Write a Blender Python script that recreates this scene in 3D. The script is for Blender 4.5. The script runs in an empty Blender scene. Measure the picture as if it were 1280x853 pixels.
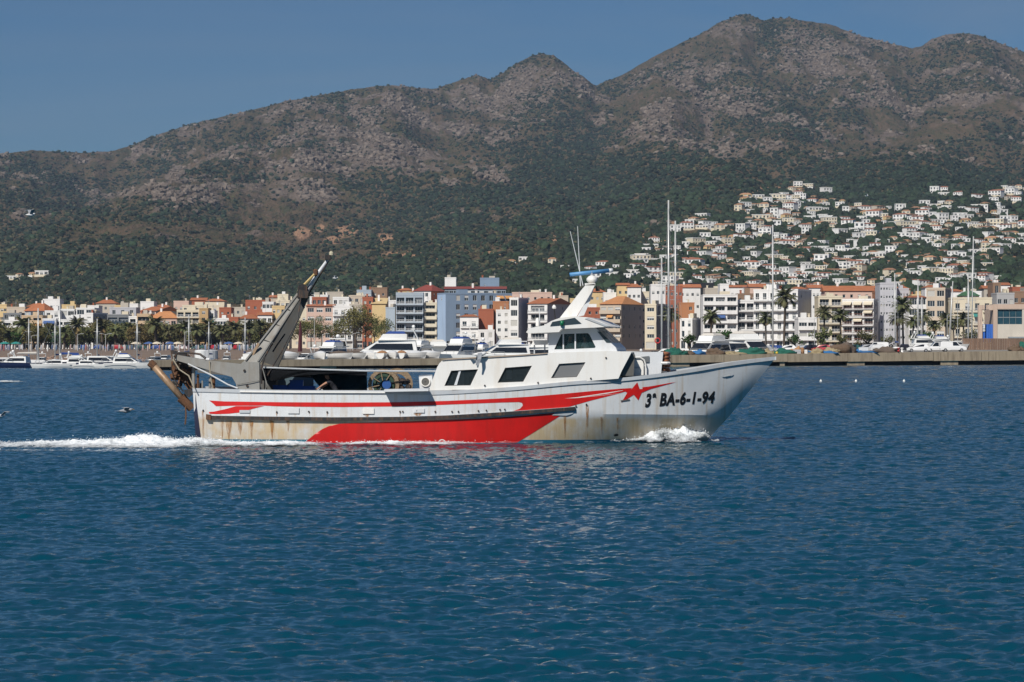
import bpy, bmesh, math, random
import numpy as np
from mathutils import Vector, Matrix, noise as mnoise
from mathutils.bvhtree import BVHTree
from mathutils.geometry import tessellate_polygon

rnd = random.Random(11)
SC = bpy.context.scene
COL = SC.collection
R = math.radians
F = 3555.556          # focal length expressed in photo pixels (100 mm on a 36 mm sensor)
CZ = 3.8              # eye height over the water
HY = 430.0            # photo row of the horizon
def PX(px, Y): return (px - 640.0) / F * Y
def PZ(y, Y): return CZ - (y - HY) / F * Y

# ------------------------------------------------------------------ camera, sky, sun, exposure
cam_d = bpy.data.cameras.new('camera'); cam = bpy.data.objects.new('camera', cam_d); COL.objects.link(cam)
cam.location = (0, 0, CZ); cam.rotation_euler = (R(90), 0, 0)
cam_d.lens = 100; cam_d.sensor_width = 36; cam_d.shift_y = 3.5 / 1280
cam_d.clip_start = 0.5; cam_d.clip_end = 60000
SC.camera = cam

SUN_EL, SUN_AZ = R(41), R(25)      # azimuth: degrees to the left of straight behind the camera
world = bpy.data.worlds.new('World'); SC.world = world; world.use_nodes = True
wn = world.node_tree; wn.nodes.clear()
sky = wn.nodes.new('ShaderNodeTexSky'); sky.sky_type = 'NISHITA'; sky.sun_disc = False
sky.sun_elevation = SUN_EL; sky.sun_rotation = math.pi + SUN_AZ
sky.altitude = 0; sky.air_density = 1.0; sky.dust_density = 0.3; sky.ozone_density = 3.0
hs = wn.nodes.new('ShaderNodeHueSaturation'); hs.inputs['Saturation'].default_value = 1.0; hs.inputs['Value'].default_value = 1.0
tint = wn.nodes.new('ShaderNodeMix'); tint.data_type = 'RGBA'; tint.blend_type = 'MULTIPLY'; tint.inputs[0].default_value = 1.0
tint.inputs[7].default_value = (0.205, 0.365, 0.555, 1)     # a polarising filter darkens the whole sky evenly
bg = wn.nodes.new('ShaderNodeBackground'); bg.inputs['Strength'].default_value = 0.06
wo = wn.nodes.new('ShaderNodeOutputWorld')
wn.links.new(sky.outputs[0], hs.inputs['Color']); wn.links.new(hs.outputs[0], tint.inputs[6])
# thin, even cirrus veils over the whole sky
gen = wn.nodes.new('ShaderNodeTexCoord'); mp = wn.nodes.new('ShaderNodeMapping'); mp.inputs['Scale'].default_value = (1.2, 1.2, 9.0); mp.inputs['Rotation'].default_value = (0, .12, 0)
cn = wn.nodes.new('ShaderNodeTexNoise'); cn.inputs['Scale'].default_value = 2.2; cn.inputs['Detail'].default_value = 5; cn.inputs['Roughness'].default_value = .55; cn.inputs['Distortion'].default_value = .6
cr_ = wn.nodes.new('ShaderNodeValToRGB'); cr_.color_ramp.elements[0].position = .42; cr_.color_ramp.elements[1].position = .75; cr_.color_ramp.elements[1].color = (.30,.30,.30,1)
veil = wn.nodes.new('ShaderNodeMix'); veil.data_type = 'RGBA'; veil.inputs[7].default_value = (3.2, 3.5, 3.9, 1)
wn.links.new(gen.outputs['Generated'], mp.inputs[0]); wn.links.new(mp.outputs[0], cn.inputs['Vector']); wn.links.new(cn.outputs['Fac'], cr_.inputs[0]); wn.links.new(cr_.outputs[0], veil.inputs[0])
wn.links.new(tint.outputs[2], veil.inputs[6]); wn.links.new(veil.outputs[2], bg.inputs['Color']); wn.links.new(bg.outputs[0], wo.inputs['Surface'])

sun_d = bpy.data.lights.new('sun', 'SUN'); sun_d.energy = 3.6; sun_d.angle = R(0.5); sun_d.color = (1.0, 0.95, 0.87)
sun = bpy.data.objects.new('sun', sun_d); COL.objects.link(sun)
SUNV = Vector((-math.sin(SUN_AZ) * math.cos(SUN_EL), -math.cos(SUN_AZ) * math.cos(SUN_EL), math.sin(SUN_EL)))
sun.rotation_euler = SUNV.to_track_quat('Z', 'Y').to_euler(); sun.location = (-60, -120, 200)

SC.view_settings.view_transform = 'Standard'; SC.view_settings.look = 'None'
SC.view_settings.exposure = 0.36; SC.view_settings.gamma = 1.0; SC.view_settings.use_curve_mapping = False
SC.render.engine = 'CYCLES'
SC.cycles.use_denoising = True
SC.cycles.max_bounces = 6; SC.cycles.diffuse_bounces = 2; SC.cycles.glossy_bounces = 3
SC.cycles.transmission_bounces = 4; SC.cycles.transparent_max_bounces = 12; SC.cycles.volume_bounces = 0
SC.cycles.caustics_reflective = False; SC.cycles.caustics_refractive = False

# ------------------------------------------------------------------ helpers
LABELLED = []
def tag(o, label, cat, group=None, px=None):
    o['label'] = label; o['category'] = cat
    if group: o['group'] = group
    LABELLED.append((o, o.location.x / max(1.0, o.location.y) * F + 640 if px is None else px))
    return o
def link(o, parent=None):
    COL.objects.link(o)
    if parent is not None: o.parent = parent
    return o
def empty(name, loc, rz=0.0):
    o = bpy.data.objects.new(name, None); o.empty_display_size = 0.2
    o.location = loc; o.rotation_euler = (0, 0, rz); COL.objects.link(o); return o
def inst(name, mesh, parent=None, loc=(0, 0, 0), rz=0.0, sc=None):
    o = bpy.data.objects.new(name, mesh); COL.objects.link(o)
    if parent is not None: o.parent = parent
    o.location = loc; o.rotation_euler = (0, 0, rz)
    if sc: o.scale = sc
    return o
def spawn(parts, name, loc, rz=0.0, sc=None):
    """one thing from a recipe: parts = [(part name, mesh, location, [sub-parts])]; meshes are shared, objects are not"""
    root = empty(name, loc, rz)
    if sc: root.scale = sc
    for p in parts:
        o = inst(p[0], p[1], root, p[2])
        for q in (p[3] if len(p) > 3 else ()): inst(q[0], q[1], o, q[2])
    return root

class MB:
    def __init__(s): s.v = []; s.f = []; s.m = []
    def add(s, vs, fs, m=0):
        b = len(s.v); s.v += [tuple(v) for v in vs]
        for f in fs: s.f.append([i + b for i in f]); s.m.append(m)
        return s
    def box(s, x0, x1, y0, y1, z0, z1, m=0):
        return s.add([(x0,y0,z0),(x1,y0,z0),(x1,y1,z0),(x0,y1,z0),(x0,y0,z1),(x1,y0,z1),(x1,y1,z1),(x0,y1,z1)],
              [(3,2,1,0),(4,5,6,7),(0,1,5,4),(1,2,6,5),(2,3,7,6),(3,0,4,7)], m)
    def hexa(s, p, m=0):   # 8 points: bottom ring 0-3, top ring 4-7
        return s.add(p, [(3,2,1,0),(4,5,6,7),(0,1,5,4),(1,2,6,5),(2,3,7,6),(3,0,4,7)], m)
    def loft(s, rings, m=0, closed=True, cap=True):
        n = len(rings[0]); b = len(s.v)
        for r in rings: s.v += [tuple(p) for p in r]
        for i in range(len(rings) - 1):
            for j in range(n if closed else n - 1):
                k = (j + 1) % n
                s.f.append([b+i*n+j, b+i*n+k, b+(i+1)*n+k, b+(i+1)*n+j]); s.m.append(m)
        if cap and closed:
            s.f.append([b + j for j in range(n)][::-1]); s.m.append(m)
            s.f.append([b + (len(rings)-1)*n + j for j in range(n)]); s.m.append(m)
        return s
    def tube(s, pts, rad, n=6, m=0, cap=True):
        pts = [Vector(p) for p in pts]
        if not hasattr(rad, '__len__'): rad = [rad] * len(pts)
        rings = []
        for i, p in enumerate(pts):
            d = (pts[min(i+1, len(pts)-1)] - pts[max(i-1, 0)]).normalized()
            up = Vector((0,0,1)) if abs(d.z) < .95 else Vector((1,0,0))
            a = d.cross(up).normalized(); c = a.cross(d)
            rings.append([p + (a*math.cos(t) + c*math.sin(t)) * rad[i] for t in [2*math.pi*j/n for j in range(n)]])
        return s.loft(rings, m, True, cap)
    def lathe(s, prof, n=10, c=(0,0,0), m=0):   # prof: (r, z)
        rings = [[(c[0]+r*math.cos(2*math.pi*j/n), c[1]+r*math.sin(2*math.pi*j/n), c[2]+z) for j in range(n)] for r, z in prof]
        return s.loft(rings, m)
    def build(s, name, mats, parent=None, smooth=False, loc=None):
        me = s.mesh(name, mats, smooth)
        o = bpy.data.objects.new(name, me); COL.objects.link(o)
        if parent is not None: o.parent = parent
        if loc: o.location = loc
        return o
    def mesh(s, name, mats, smooth=False):
        me = bpy.data.meshes.new(name); me.from_pydata(s.v, [], s.f)
        if not isinstance(mats, (list, tuple)): mats = [mats]
        for m in mats: me.materials.append(m)
        if len(mats) > 1: me.polygons.foreach_set('material_index', s.m)
        if smooth: me.polygons.foreach_set('use_smooth', [True] * len(me.polygons))
        bm = bmesh.new(); bm.from_mesh(me); bmesh.ops.recalc_face_normals(bm, faces=bm.faces[:]); bm.to_mesh(me); bm.free()
        me.update(); return me

def grid_mesh(name, V, nr, nc, mat, smooth=True):
    """V: (nr*nc,3) array, row-major"""
    me = bpy.data.meshes.new(name)
    idx = np.arange(nr * nc).reshape(nr, nc)
    q = np.stack([idx[:-1,:-1], idx[:-1,1:], idx[1:,1:], idx[1:,:-1]], -1).reshape(-1, 4)
    me.vertices.add(nr * nc); me.vertices.foreach_set('co', V.astype(np.float32).ravel())
    me.loops.add(q.size); me.loops.foreach_set('vertex_index', q.ravel().astype(np.int32))
    me.polygons.add(len(q)); me.polygons.foreach_set('loop_start', np.arange(0, q.size, 4, dtype=np.int32))
    me.polygons.foreach_set('loop_total', np.full(len(q), 4, dtype=np.int32))
    if smooth: me.polygons.foreach_set('use_smooth', np.ones(len(q), dtype=bool))
    me.materials.append(mat); me.update(calc_edges=True); me.validate()
    return me

# numpy gradient noise
def gnoise(x, y, seed=0):
    r = np.random.RandomState(seed); P = r.permutation(256); P = np.concatenate([P, P, P])
    ang = r.rand(256) * 2 * np.pi; gx, gy = np.cos(ang), np.sin(ang)
    xi = np.floor(x).astype(int); yi = np.floor(y).astype(int); xf = x - xi; yf = y - yi
    u = xf**3*(xf*(xf*6-15)+10); v = yf**3*(yf*(yf*6-15)+10)
    def g(i, j, dx, dy):
        h = P[(P[i & 255] + j) & 255]; return gx[h]*dx + gy[h]*dy
    a = g(xi, yi, xf, yf); b = g(xi+1, yi, xf-1, yf); c = g(xi, yi+1, xf, yf-1); d = g(xi+1, yi+1, xf-1, yf-1)
    return (a+(b-a)*u) + ((c+(d-c)*u) - (a+(b-a)*u))*v
def fbm(x, y, octv=5, seed=0, gain=.5, ridged=False):
    s = 0; a = 1; t = 0
    for o in range(octv):
        n = gnoise(x, y, seed+o)
        if ridged: n = 1 - np.abs(n)*2.2
        s = s + a*n; t += a; x = x*2.03+17.1; y = y*2.03+5.3; a *= gain
    return s / t

# ------------------------------------------------------------------ materials
MATS = {}
class NB:
    def __init__(s, m): s.t = m.node_tree; s.n = s.t.nodes; s.l = s.t.links
    def new(s, t, **kw):
        n = s.n.new('ShaderNode' + t)
        for k, v in kw.items():
            if k.startswith('i_'): n.inputs[k[2:].replace('_', ' ')].default_value = v
            else: setattr(n, k, v)
        return n
    def noise(s, vec, scale, detail=4, rough=.55, dist=0.0):
        n = s.new('TexNoise'); n.inputs['Scale'].default_value = scale; n.inputs['Detail'].default_value = detail
        n.inputs['Roughness'].default_value = rough; n.inputs['Distortion'].default_value = dist
        if vec is not None: s.l.new(vec, n.inputs['Vector'])
        return n.outputs['Fac']
    def ramp(s, fac, stops):
        n = s.new('ValToRGB'); e = n.color_ramp.elements
        while len(e) < len(stops): e.new(0.5)
        for i, (p, c) in enumerate(stops):
            e[i].position = p; e[i].color = c if len(c) == 4 else (*c, 1)
        s.l.new(fac, n.inputs[0]); return n.outputs[0]
    def mix(s, fac, a, b, mode='MIX'):
        n = s.new('Mix', data_type='RGBA', blend_type=mode)
        for k, v in ((0, fac), (6, a), (7, b)):
            if hasattr(v, 'is_linked') or isinstance(v, bpy.types.NodeSocket): s.l.new(v, n.inputs[k])
            elif k == 0: n.inputs[0].default_value = v
            else: n.inputs[k].default_value = (*v, 1) if len(v) == 3 else v
        return n.outputs[2]
    def math(s, op, a, b=0.0, clamp=False):
        n = s.new('Math', operation=op, use_clamp=clamp)
        for k, v in ((0, a), (1, b)):
            if isinstance(v, bpy.types.NodeSocket): s.l.new(v, n.inputs[k])
            else: n.inputs[k].default_value = v
        return n.outputs[0]
    def mapping(s, vec, scale=(1,1,1), loc=(0,0,0)):
        n = s.new('Mapping'); n.inputs['Scale'].default_value = scale; n.inputs['Location'].default_value = loc
        s.l.new(vec, n.inputs['Vector']); return n.outputs[0]
def base_mat(name):
    m = bpy.data.materials.new(name); m.use_nodes = True; b = m.node_tree.nodes['Principled BSDF']; return m, NB(m), b
def mat(name, col=(.5,.5,.5), rough=.6, var=.18, scale=2.0, metal=0.0, bump=0.0, bscale=20.0, dirt=None, dirt_amt=0.0, coat=0.0, vary=0.0, spec=.5):
    if name in MATS: return MATS[name]
    m, nb, b = base_mat(name)
    tc = nb.new('TexCoord').outputs['Object']
    n1 = nb.noise(tc, scale, 5, .6)
    dark = tuple(c * (1 - var) for c in col); lite = tuple(min(1, c * (1 + var * .5)) for c in col)
    c = nb.mix(n1, dark, lite)
    if dirt:
        st = nb.noise(nb.mapping(tc, (1.6, 1.6, .25)), scale * 1.3, 6, .65)
        f = nb.ramp(st, [(.48, (0,0,0)), (.75, (dirt_amt,)*3)])
        c = nb.mix(f, c, dirt)
    if vary:
        rn = nb.new('ObjectInfo').outputs['Random']
        h = nb.new('HueSaturation'); nb.l.new(c, h.inputs['Color'])
        nb.l.new(nb.math('ADD', nb.math('MULTIPLY', rn, vary*2), 1 - vary), h.inputs['Value']); c = h.outputs[0]
    nb.l.new(c, b.inputs['Base Color'])
    b.inputs['Roughness'].default_value = rough; b.inputs['Metallic'].default_value = metal
    b.inputs['Coat Weight'].default_value = coat; b.inputs['Specular IOR Level'].default_value = spec
    if bump:
        bn = nb.new('Bump'); bn.inputs['Strength'].default_value = bump; bn.inputs['Distance'].default_value = .05
        nb.l.new(nb.noise(tc, bscale, 4), bn.inputs['Height']); nb.l.new(bn.outputs[0], b.inputs['Normal'])
    MATS[name] = m; return m
def glass_mat(name, col=(.03,.045,.055), rough=.08):
    if name in MATS: return MATS[name]
    m, nb, b = base_mat(name)
    tc = nb.new('TexCoord').outputs['Object']
    c = nb.mix(nb.noise(tc, .9, 2), tuple(x*.5 for x in col), tuple(x*1.6 for x in col))
    nb.l.new(c, b.inputs['Base Color']); b.inputs['Roughness'].default_value = rough; b.inputs['IOR'].default_value = 1.5
    MATS[name] = m; return m
def leaf_mat(name, c0, c1, vary=.25, rough=.75, trans=0.0):
    if name in MATS: return MATS[name]
    m, nb, b = base_mat(name)
    tc = nb.new('TexCoord').outputs['Object']
    c = nb.mix(nb.ramp(nb.noise(tc, .8, 4), [(.35, (0,0,0)), (.65, (1,1,1))]), c0, c1)
    h = nb.new('HueSaturation'); nb.l.new(c, h.inputs['Color'])
    rn = nb.new('ObjectInfo').outputs['Random']
    nb.l.new(nb.math('ADD', nb.math('MULTIPLY', rn, vary*2), 1-vary), h.inputs['Value'])
    nb.l.new(nb.math('ADD', nb.math('MULTIPLY', rn, .05), .475), h.inputs['Hue'])
    nb.l.new(h.outputs[0], b.inputs['Base Color']); b.inputs['Roughness'].default_value = rough
    b.inputs['Specular IOR Level'].default_value = .25
    MATS[name] = m; return m
def wall_mat(name, col):
    return mat('wall_' + name, col, .8, .1, .25, bump=0, dirt=tuple(c*.72 for c in col), dirt_amt=.55, vary=.04)
# ================================================================== THE SETTING
# ------------------------------------------------------------------ mountain
A0, A1, NCOL = -.27, .27, 760
NROW = 430
colA = np.linspace(A0, A1, NCOL)
rowY = 1150.0 * (7600.0/1150.0) ** np.linspace(0, 1, NROW)
AA, YY = np.meshgrid(colA, rowY); XX = AA * YY; PXX = AA * F + 640
SKY = np.array([(-400,215),(-200,205),(-60,198),(0,193),(40,188),(60,189),(100,191),(140,189),(158,184),(175,177),(205,166),(240,155),(270,148),(300,141),(330,134),(360,126),(400,119),(440,112),
 (470,108),(490,107),(510,108.5),(530,111),(545,111),(558,106),(572,102),(585,97),(598,94.5),(606,97),(614,99),(625,93),(640,84),(655,74),(668,69),(680,67),(692,69),(700,75),(715,87),(730,97),(744,108),
 (756,102),(775,95),(800,81),(820,69),(840,60),(862,49),(880,40),(900,28),(915,22),(927,18),(938,19),(950,24),(958,26),(968,22.5),(990,23),(1010,27),(1030,29.5),(1045,33),(1070,43),(1100,51),(1120,56),
 (1140,60.5),(1152,58),(1165,49),(1180,44),(1200,41.5),(1220,43),(1240,50),(1260,58),(1280,65),(1340,90),(1420,100),(1600,150)], float)
skyy = np.interp(PXX[0], SKY[:,0], SKY[:,1]) + 3.4*fbm(PXX[0]/8.0, PXX[0]*0+.5, 4, 13, .65)*(.6+.8*np.exp(-((PXX[0]-645)/85)**2)+.5*np.exp(-((PXX[0]-960)/120)**2))
skyR = np.interp(PXX[0], [-400,0,300,545,680,745,935,1150,1230,1400,1600], [5200,5200,5300,5500,5600,5900,5600,5900,5600,5700,5800])
zsky = CZ + (HY - skyy)/F*skyR
k = np.ones(61)/61
zs_s = np.convolve(np.pad(zsky, 30, mode='edge'), k, 'valid')
T = np.clip((YY - 1300)/(skyR[None] - 1300), 0, 1.4)
base = zs_s[None] * np.where(T < 1, .80*T**1.75, .80 - .9*(T-1)) + (YY-1150)*.004
SPURS = [
 [(545,110,5450),(505,170,4900),(455,225,4200),(405,268,3600),(370,310,2900),(330,348,2200)],
 [(440,112,5350),(380,180,4500),(300,235,3800),(230,290,3000),(180,335,2300)],
 [(680,68,5600),(688,135,5000),(640,200,4300),(575,255,3700),(520,310,2900),(480,348,2100)],
 [(300,141,5300),(255,205,4500),(180,255,3800),(110,300,3100),(60,345,2300)],
 [(140,190,5200),(60,235,4400),(-20,275,3700),(-90,320,2900)],
 [(935,19,5600),(905,95,5000),(850,170,4300),(790,235,3600),(730,290,2900),(690,335,2200)],
 [(1010,28,5650),(1000,120,5000),(960,190,4300)],
 [(1150,57,5850),(1075,120,5000),(985,178,4300),(930,222,3500),(865,265,2800),(815,310,2150),(785,345,1700)],
 [(1215,42,5600),(1235,125,4800),(1190,195,4000),(1120,240,3200),(1060,290,2500),(1010,335,1900)],
 [(1400,80,5700),(1340,160,4700),(1300,225,3700),(1250,280,2700),(1215,335,1900),(1200,352,1600)],
]
Zt = base.copy()
for sp in SPURS:
    P = np.array([(PX(p, Y), Y, PZ(y, Y)) for p, y, Y in sp])
    best = np.full(XX.shape, -1e3)
    for i in range(len(P)-1):
        d = P[i+1,:2] - P[i,:2]; L2 = (d**2).sum()
        t = np.clip(((XX-P[i,0])*d[0] + (YY-P[i,1])*d[1])/L2, 0, 1)
        dist = np.hypot(XX-P[i,0]-t*d[0], YY-P[i,1]-t*d[1])
        zc = P[i,2] + t*(P[i+1,2]-P[i,2])
        best = np.maximum(best, zc - .42*(np.sqrt(dist**2 + 70**2) - 70))
    kk = 14.0
    Zt = np.maximum(Zt, best) + kk*np.log1p(np.exp(-np.abs(Zt-best)/kk))
amp = np.clip((Zt-15)/160, 0, 1)
wx = XX + 90*fbm(XX/420, YY/420, 3, 90); wy = YY + 90*fbm(XX/420+9, YY/420, 3, 91)
Zt = Zt + amp*(88*(fbm(wx/430, wy/1500, 6, 3, .55, True)-.45) + 13*fbm(XX/80, YY/220, 4, 20))
SV = Zt*1.15 + YY*.06     # stretched along the slope so that patches look as wide as tall
rockn = fbm((XX+.8*SV)/210+3.1, SV/120, 5, 40, .6) + .6*fbm((XX+.6*SV)/44, SV/30, 3, 44)
elev_px = HY - (Zt-CZ)/YY*F
hi = np.clip((330-elev_px)/150, 0, 1)
rock = np.clip((rockn + .16*hi - .12)*3.4, 0, 1) * np.clip((372-elev_px)/50, 0, 1)
# rocky areas read off the photograph: (px, y, rx, ry, strength)
for (cx, cy, rx, ry, s_) in [(400,190,90,55,.8),(300,215,120,45,.5),(560,200,80,40,.45),(650,110,70,40,.7),(880,105,80,60,.8),(1040,75,90,40,.6),(1180,130,110,60,.5),(500,150,60,30,.7),(210,235,90,50,.5),(820,150,40,40,.5),(100,260,80,40,.3),(885,150,7,30,1.2),(815,142,10,10,1.0),(905,170,12,8,1.0),
      (740,270,60,60,-.8),(700,200,60,50,-.6),(620,270,90,50,-.4),(960,40,20,45,-.6),(300,330,300,25,-1.0),(1020,200,120,30,-.5),(1200,235,120,30,-.9)]:
    rock = rock + s_*np.exp(-((PXX-cx)/rx)**2-((elev_px-cy)/ry)**2)*(.55+.9*rockn)
rock = np.clip(rock, 0, 1)
crag = np.abs(fbm(XX/46, SV/34, 4, 60, .6))*2.2
Zt = Zt + amp*rock*(9*crag - 2)
for it in range(4):        # keep the crest on the skyline of the photograph
    e = ((Zt-CZ)/YY); cur = e.max(0); tgt = (HY-skyy)/F
    ratio = tgt/np.maximum(cur, 1e-4)
    w = np.clip((YY-2200)/2600, 0, 1); w = w*w*(3-2*w)
    Zt = CZ + (Zt-CZ)*(1 + (ratio[None]-1)*w)
Zt[0] = 0.0
ELEV = (Zt-CZ)/YY
RUN = np.maximum.accumulate(ELEV, 0)
VIS = ELEV >= RUN - 1e-4
def ground_hit(px, y):
    c = np.interp((px-640)/F, colA, np.arange(NCOL)); i = int(round(min(max(c, 0), NCOL-1)))
    tgt = (HY-y)/F; r = int(np.argmax(RUN[:, i] >= tgt))
    return Vector((PX(px, rowY[r]), rowY[r], Zt[r, i])), r, i
def ground_z(X, Y):
    i = int(round(np.interp(X/Y, colA, np.arange(NCOL)))); r = int(np.argmin(np.abs(rowY - Y)))
    return Zt[r, i]

mm, nb, bs = base_mat('mountain_scrub')
geo = nb.new('NewGeometry').outputs['Position']
at = nb.new('Attribute', attribute_name='rock').outputs['Fac']
ao = nb.new('Attribute', attribute_name='earth').outputs['Fac']
gs = nb.mapping(geo, (1,.16,1.0)); n0 = nb.noise(gs, .022, 6, .7, .6); n1 = nb.noise(gs, .012, 6, .65); n2 = nb.noise(gs, .06, 6, .7); n3 = nb.noise(gs, .25, 3, .6)
green = nb.mix(nb.ramp(n1, [(.35,(0,0,0)),(.65,(1,1,1))]), (.042,.046,.022), (.076,.072,.034))
soil = nb.mix(n2, (.088,.060,.037), (.160,.110,.068))
c = nb.mix(nb.ramp(nb.math('ADD', nb.math('MULTIPLY', n2, .6), nb.math('MULTIPLY', n3, .4)), [(.42,(0,0,0)),(.56,(1,1,1))]), green, soil)
rk = nb.mix(n3, (.085,.064,.050), (.235,.182,.143))
rf = nb.ramp(nb.math('ADD', nb.math('MULTIPLY', at, .30), nb.math('ADD', nb.math('MULTIPLY', n0, .55), nb.math('MULTIPLY', n2, .55))), [(.68,(0,0,0)),(.79,(1,1,1))])
c = nb.mix(rf, c, rk)
ef = nb.math('MULTIPLY', nb.math('ADD', nb.math('MULTIPLY', ao, .8), nb.math('ADD', nb.math('MULTIPLY', n2, .7), nb.math('MULTIPLY', n0, .7))), .5)
c = nb.mix(nb.ramp(ef, [(.52,(0,0,0)),(.61,(.9,.9,.9))]), c, nb.mix(n3, (.33,.18,.105), (.50,.31,.195)))
nb.l.new(c, bs.inputs['Base Color']); bs.inputs['Roughness'].default_value = .95; bs.inputs['Specular IOR Level'].default_value = .1
bp = nb.new('Bump'); bp.inputs['Strength'].default_value = .9; bp.inputs['Distance'].default_value = 14.0
nb.l.new(nb.math('ADD', nb.math('MULTIPLY', n2, .7), nb.math('MULTIPLY', n3, .35)), bp.inputs['Height']); nb.l.new(bp.outputs[0], bs.inputs['Normal'])
me = grid_mesh('mountain', np.stack([XX, YY, Zt], -1).reshape(-1, 3), NROW, NCOL, mm)
earth = np.zeros_like(Zt); ep = HY - ELEV*F
for (cx, cy, rx, ry) in [(378,291,15,9),(400,286,7,7),(432,289,19,10),(415,300,12,6),(478,298,13,8),(505,318,34,4),(490,297,5,4),(540,322,10,4),(810,300,34,9),(795,322,14,10),(845,283,24,7),(1255,330,40,18),(960,237,40,5),(620,318,14,5),(700,300,30,7),(640,345,40,4),(100,345,60,4)]:
    earth = np.maximum(earth, np.exp(-((PXX-cx)/rx)**2-((ep-cy)/ry)**2))
for nm, ar in (('rock', rock), ('earth', earth)):
    a_ = me.attributes.new(nm, 'FLOAT', 'POINT'); a_.data.foreach_set('value', ar.astype(np.float32).ravel())
mountain = bpy.data.objects.new('mountain', me); COL.objects.link(mountain); mountain['kind'] = 'structure'

# ------------------------------------------------------------------ sea
def ocean_tile(N, L, kp, wind, seed, rms, spread=2):
    r = np.random.RandomState(seed); kx = np.fft.fftfreq(N, L/N)*2*np.pi
    KX, KY = np.meshgrid(kx, kx); K = np.hypot(KX, KY); K[0,0] = 1
    cosd = (KX*math.cos(wind)+KY*math.sin(wind))/K
    S = np.exp(-(kp/K)**2)/K**3.6 * (.12 + np.abs(cosd)**spread) * np.exp(-(K*.025)**2); S[0,0] = 0
    h = np.sqrt(S)*(r.randn(N,N)+1j*r.randn(N,N))
    z = np.real(np.fft.ifft2(h)); s_ = rms/z.std()
    dx = np.real(np.fft.ifft2(1j*KX/K*h))*s_; dy = np.real(np.fft.ifft2(1j*KY/K*h))*s_
    return z*s_, dx, dy
def bil(t, u, v):
    N = t.shape[0]; u = (u*N) % N; v = (v*N) % N; i = np.floor(u).astype(int) % N; j = np.floor(v).astype(int) % N; fu = u-np.floor(u); fv = v-np.floor(v)
    i1 = (i+1)%N; j1 = (j+1)%N
    return (t[j,i]*(1-fu)+t[j,i1]*fu)*(1-fv)+(t[j1,i]*(1-fu)+t[j1,i1]*fu)*fv
T1 = ocean_tile(1024, 46.0, 2*math.pi/1.5, R(80), 5, .020); T2 = ocean_tile(1024, 29.3, 2*math.pi/.5, R(98), 6, .0115, 2)
def waves(X, Y):
    r = .3; u1, v1 = X/46.0, Y/46.0; u2, v2 = (X*math.cos(r)-Y*math.sin(r))/29.3, (X*math.sin(r)+Y*math.cos(r))/29.3
    gust = .75 + .5*np.clip(fbm(X/23, Y/40, 3, 70)+.5, 0, 1)
    return [ (bil(T1[q],u1,v1) + bil(T2[q],u2,v2))*gust for q in range(3)]
SY0, SY1, SA = 24.0, 170.0, .225
sy = [SY0]
while sy[-1] < SY1: sy.append(sy[-1] + .085 + .0011*(sy[-1]-SY0))
sy = np.array(sy); sa = np.linspace(-SA, SA, 500)
SAA, SYY = np.meshgrid(sa, sy); SXX = SAA*SYY
fade = np.clip((SA-.003-np.abs(SAA))/.02, 0, 1)*np.clip((SYY-SY0-.3)/2, 0, 1)
wz, wdx, wdy = waves(SXX, SYY)
V = np.stack([SXX - wdx*fade*.6, SYY - wdy*fade*.6, wz*fade], -1).reshape(-1, 3)
SY2 = 560.0; fy = [SY1]
while fy[-1] < SY2: fy.append(fy[-1] + .26 + .0006*(fy[-1]-SY1))
fy = np.array(fy); FAA, FYY = np.meshgrid(np.linspace(-SA, SA, 300), fy); FXX = FAA*FYY
ff = np.clip((SA-.003-np.abs(FAA))/.02, 0, 1)*np.clip((fy[-1]-FYY)/20, 0, 1)
gz, gdx, gdy = waves(FXX, FYY)
VF = np.stack([FXX - gdx*ff*.6, FYY - gdy*ff*.6, gz*ff], -1).reshape(-1, 3); SY2 = fy[-1]
sm, nb, bs = base_mat('sea_water')
pos = nb.new('NewGeometry').outputs['Position']
n1 = nb.noise(nb.mapping(pos, (1,1,1)), .05, 3)
far = nb.noise(nb.mapping(pos, (.9,.45,1)), .55, 5, .6); mid = nb.noise(nb.mapping(pos, (1.1,.8,1)), 2.6, 4, .6); fin = nb.noise(nb.mapping(pos, (1.2,1,1)), 9.0, 3, .6)
gust = nb.noise(nb.mapping(pos, (.35,1,1)), .035, 3)
c = nb.mix(n1, (.0008,.043,.074), (.0012,.053,.088))
nb.l.new(c, bs.inputs['Base Color']); bs.inputs['Roughness'].default_value = .08; bs.inputs['IOR'].default_value = 1.33; bs.inputs['Specular IOR Level'].default_value = .27
def slope(scale, sx, sy, amt, det=3):
    n = nb.new('TexNoise'); n.inputs['Scale'].default_value = scale; n.inputs['Detail'].default_value = det; n.inputs['Roughness'].default_value = .6
    nb.l.new(nb.mapping(pos, (sx, sy, 1)), n.inputs['Vector'])
    v1 = nb.new('VectorMath', operation='SUBTRACT'); nb.l.new(n.outputs['Color'], v1.inputs[0]); v1.inputs[1].default_value = (.5,.5,.5)
    v2 = nb.new('VectorMath', operation='MULTIPLY'); nb.l.new(v1.outputs[0], v2.inputs[0]); v2.inputs[1].default_value = (amt, amt, 0)
    return v2.outputs[0]
def vadd(a, b):
    v = nb.new('VectorMath', operation='ADD'); nb.l.new(a, v.inputs[0]); nb.l.new(b, v.inputs[1]); return v.outputs[0]
depth = nb.new('SeparateXYZ'); nb.l.new(pos, depth.inputs[0])
mr = nb.new('MapRange'); nb.l.new(depth.outputs['Y'], mr.inputs['Value'])
for k_, v_ in (('From Min', 60), ('From Max', 200), ('To Min', 0), ('To Max', 1)): mr.inputs[k_].default_value = v_
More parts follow.
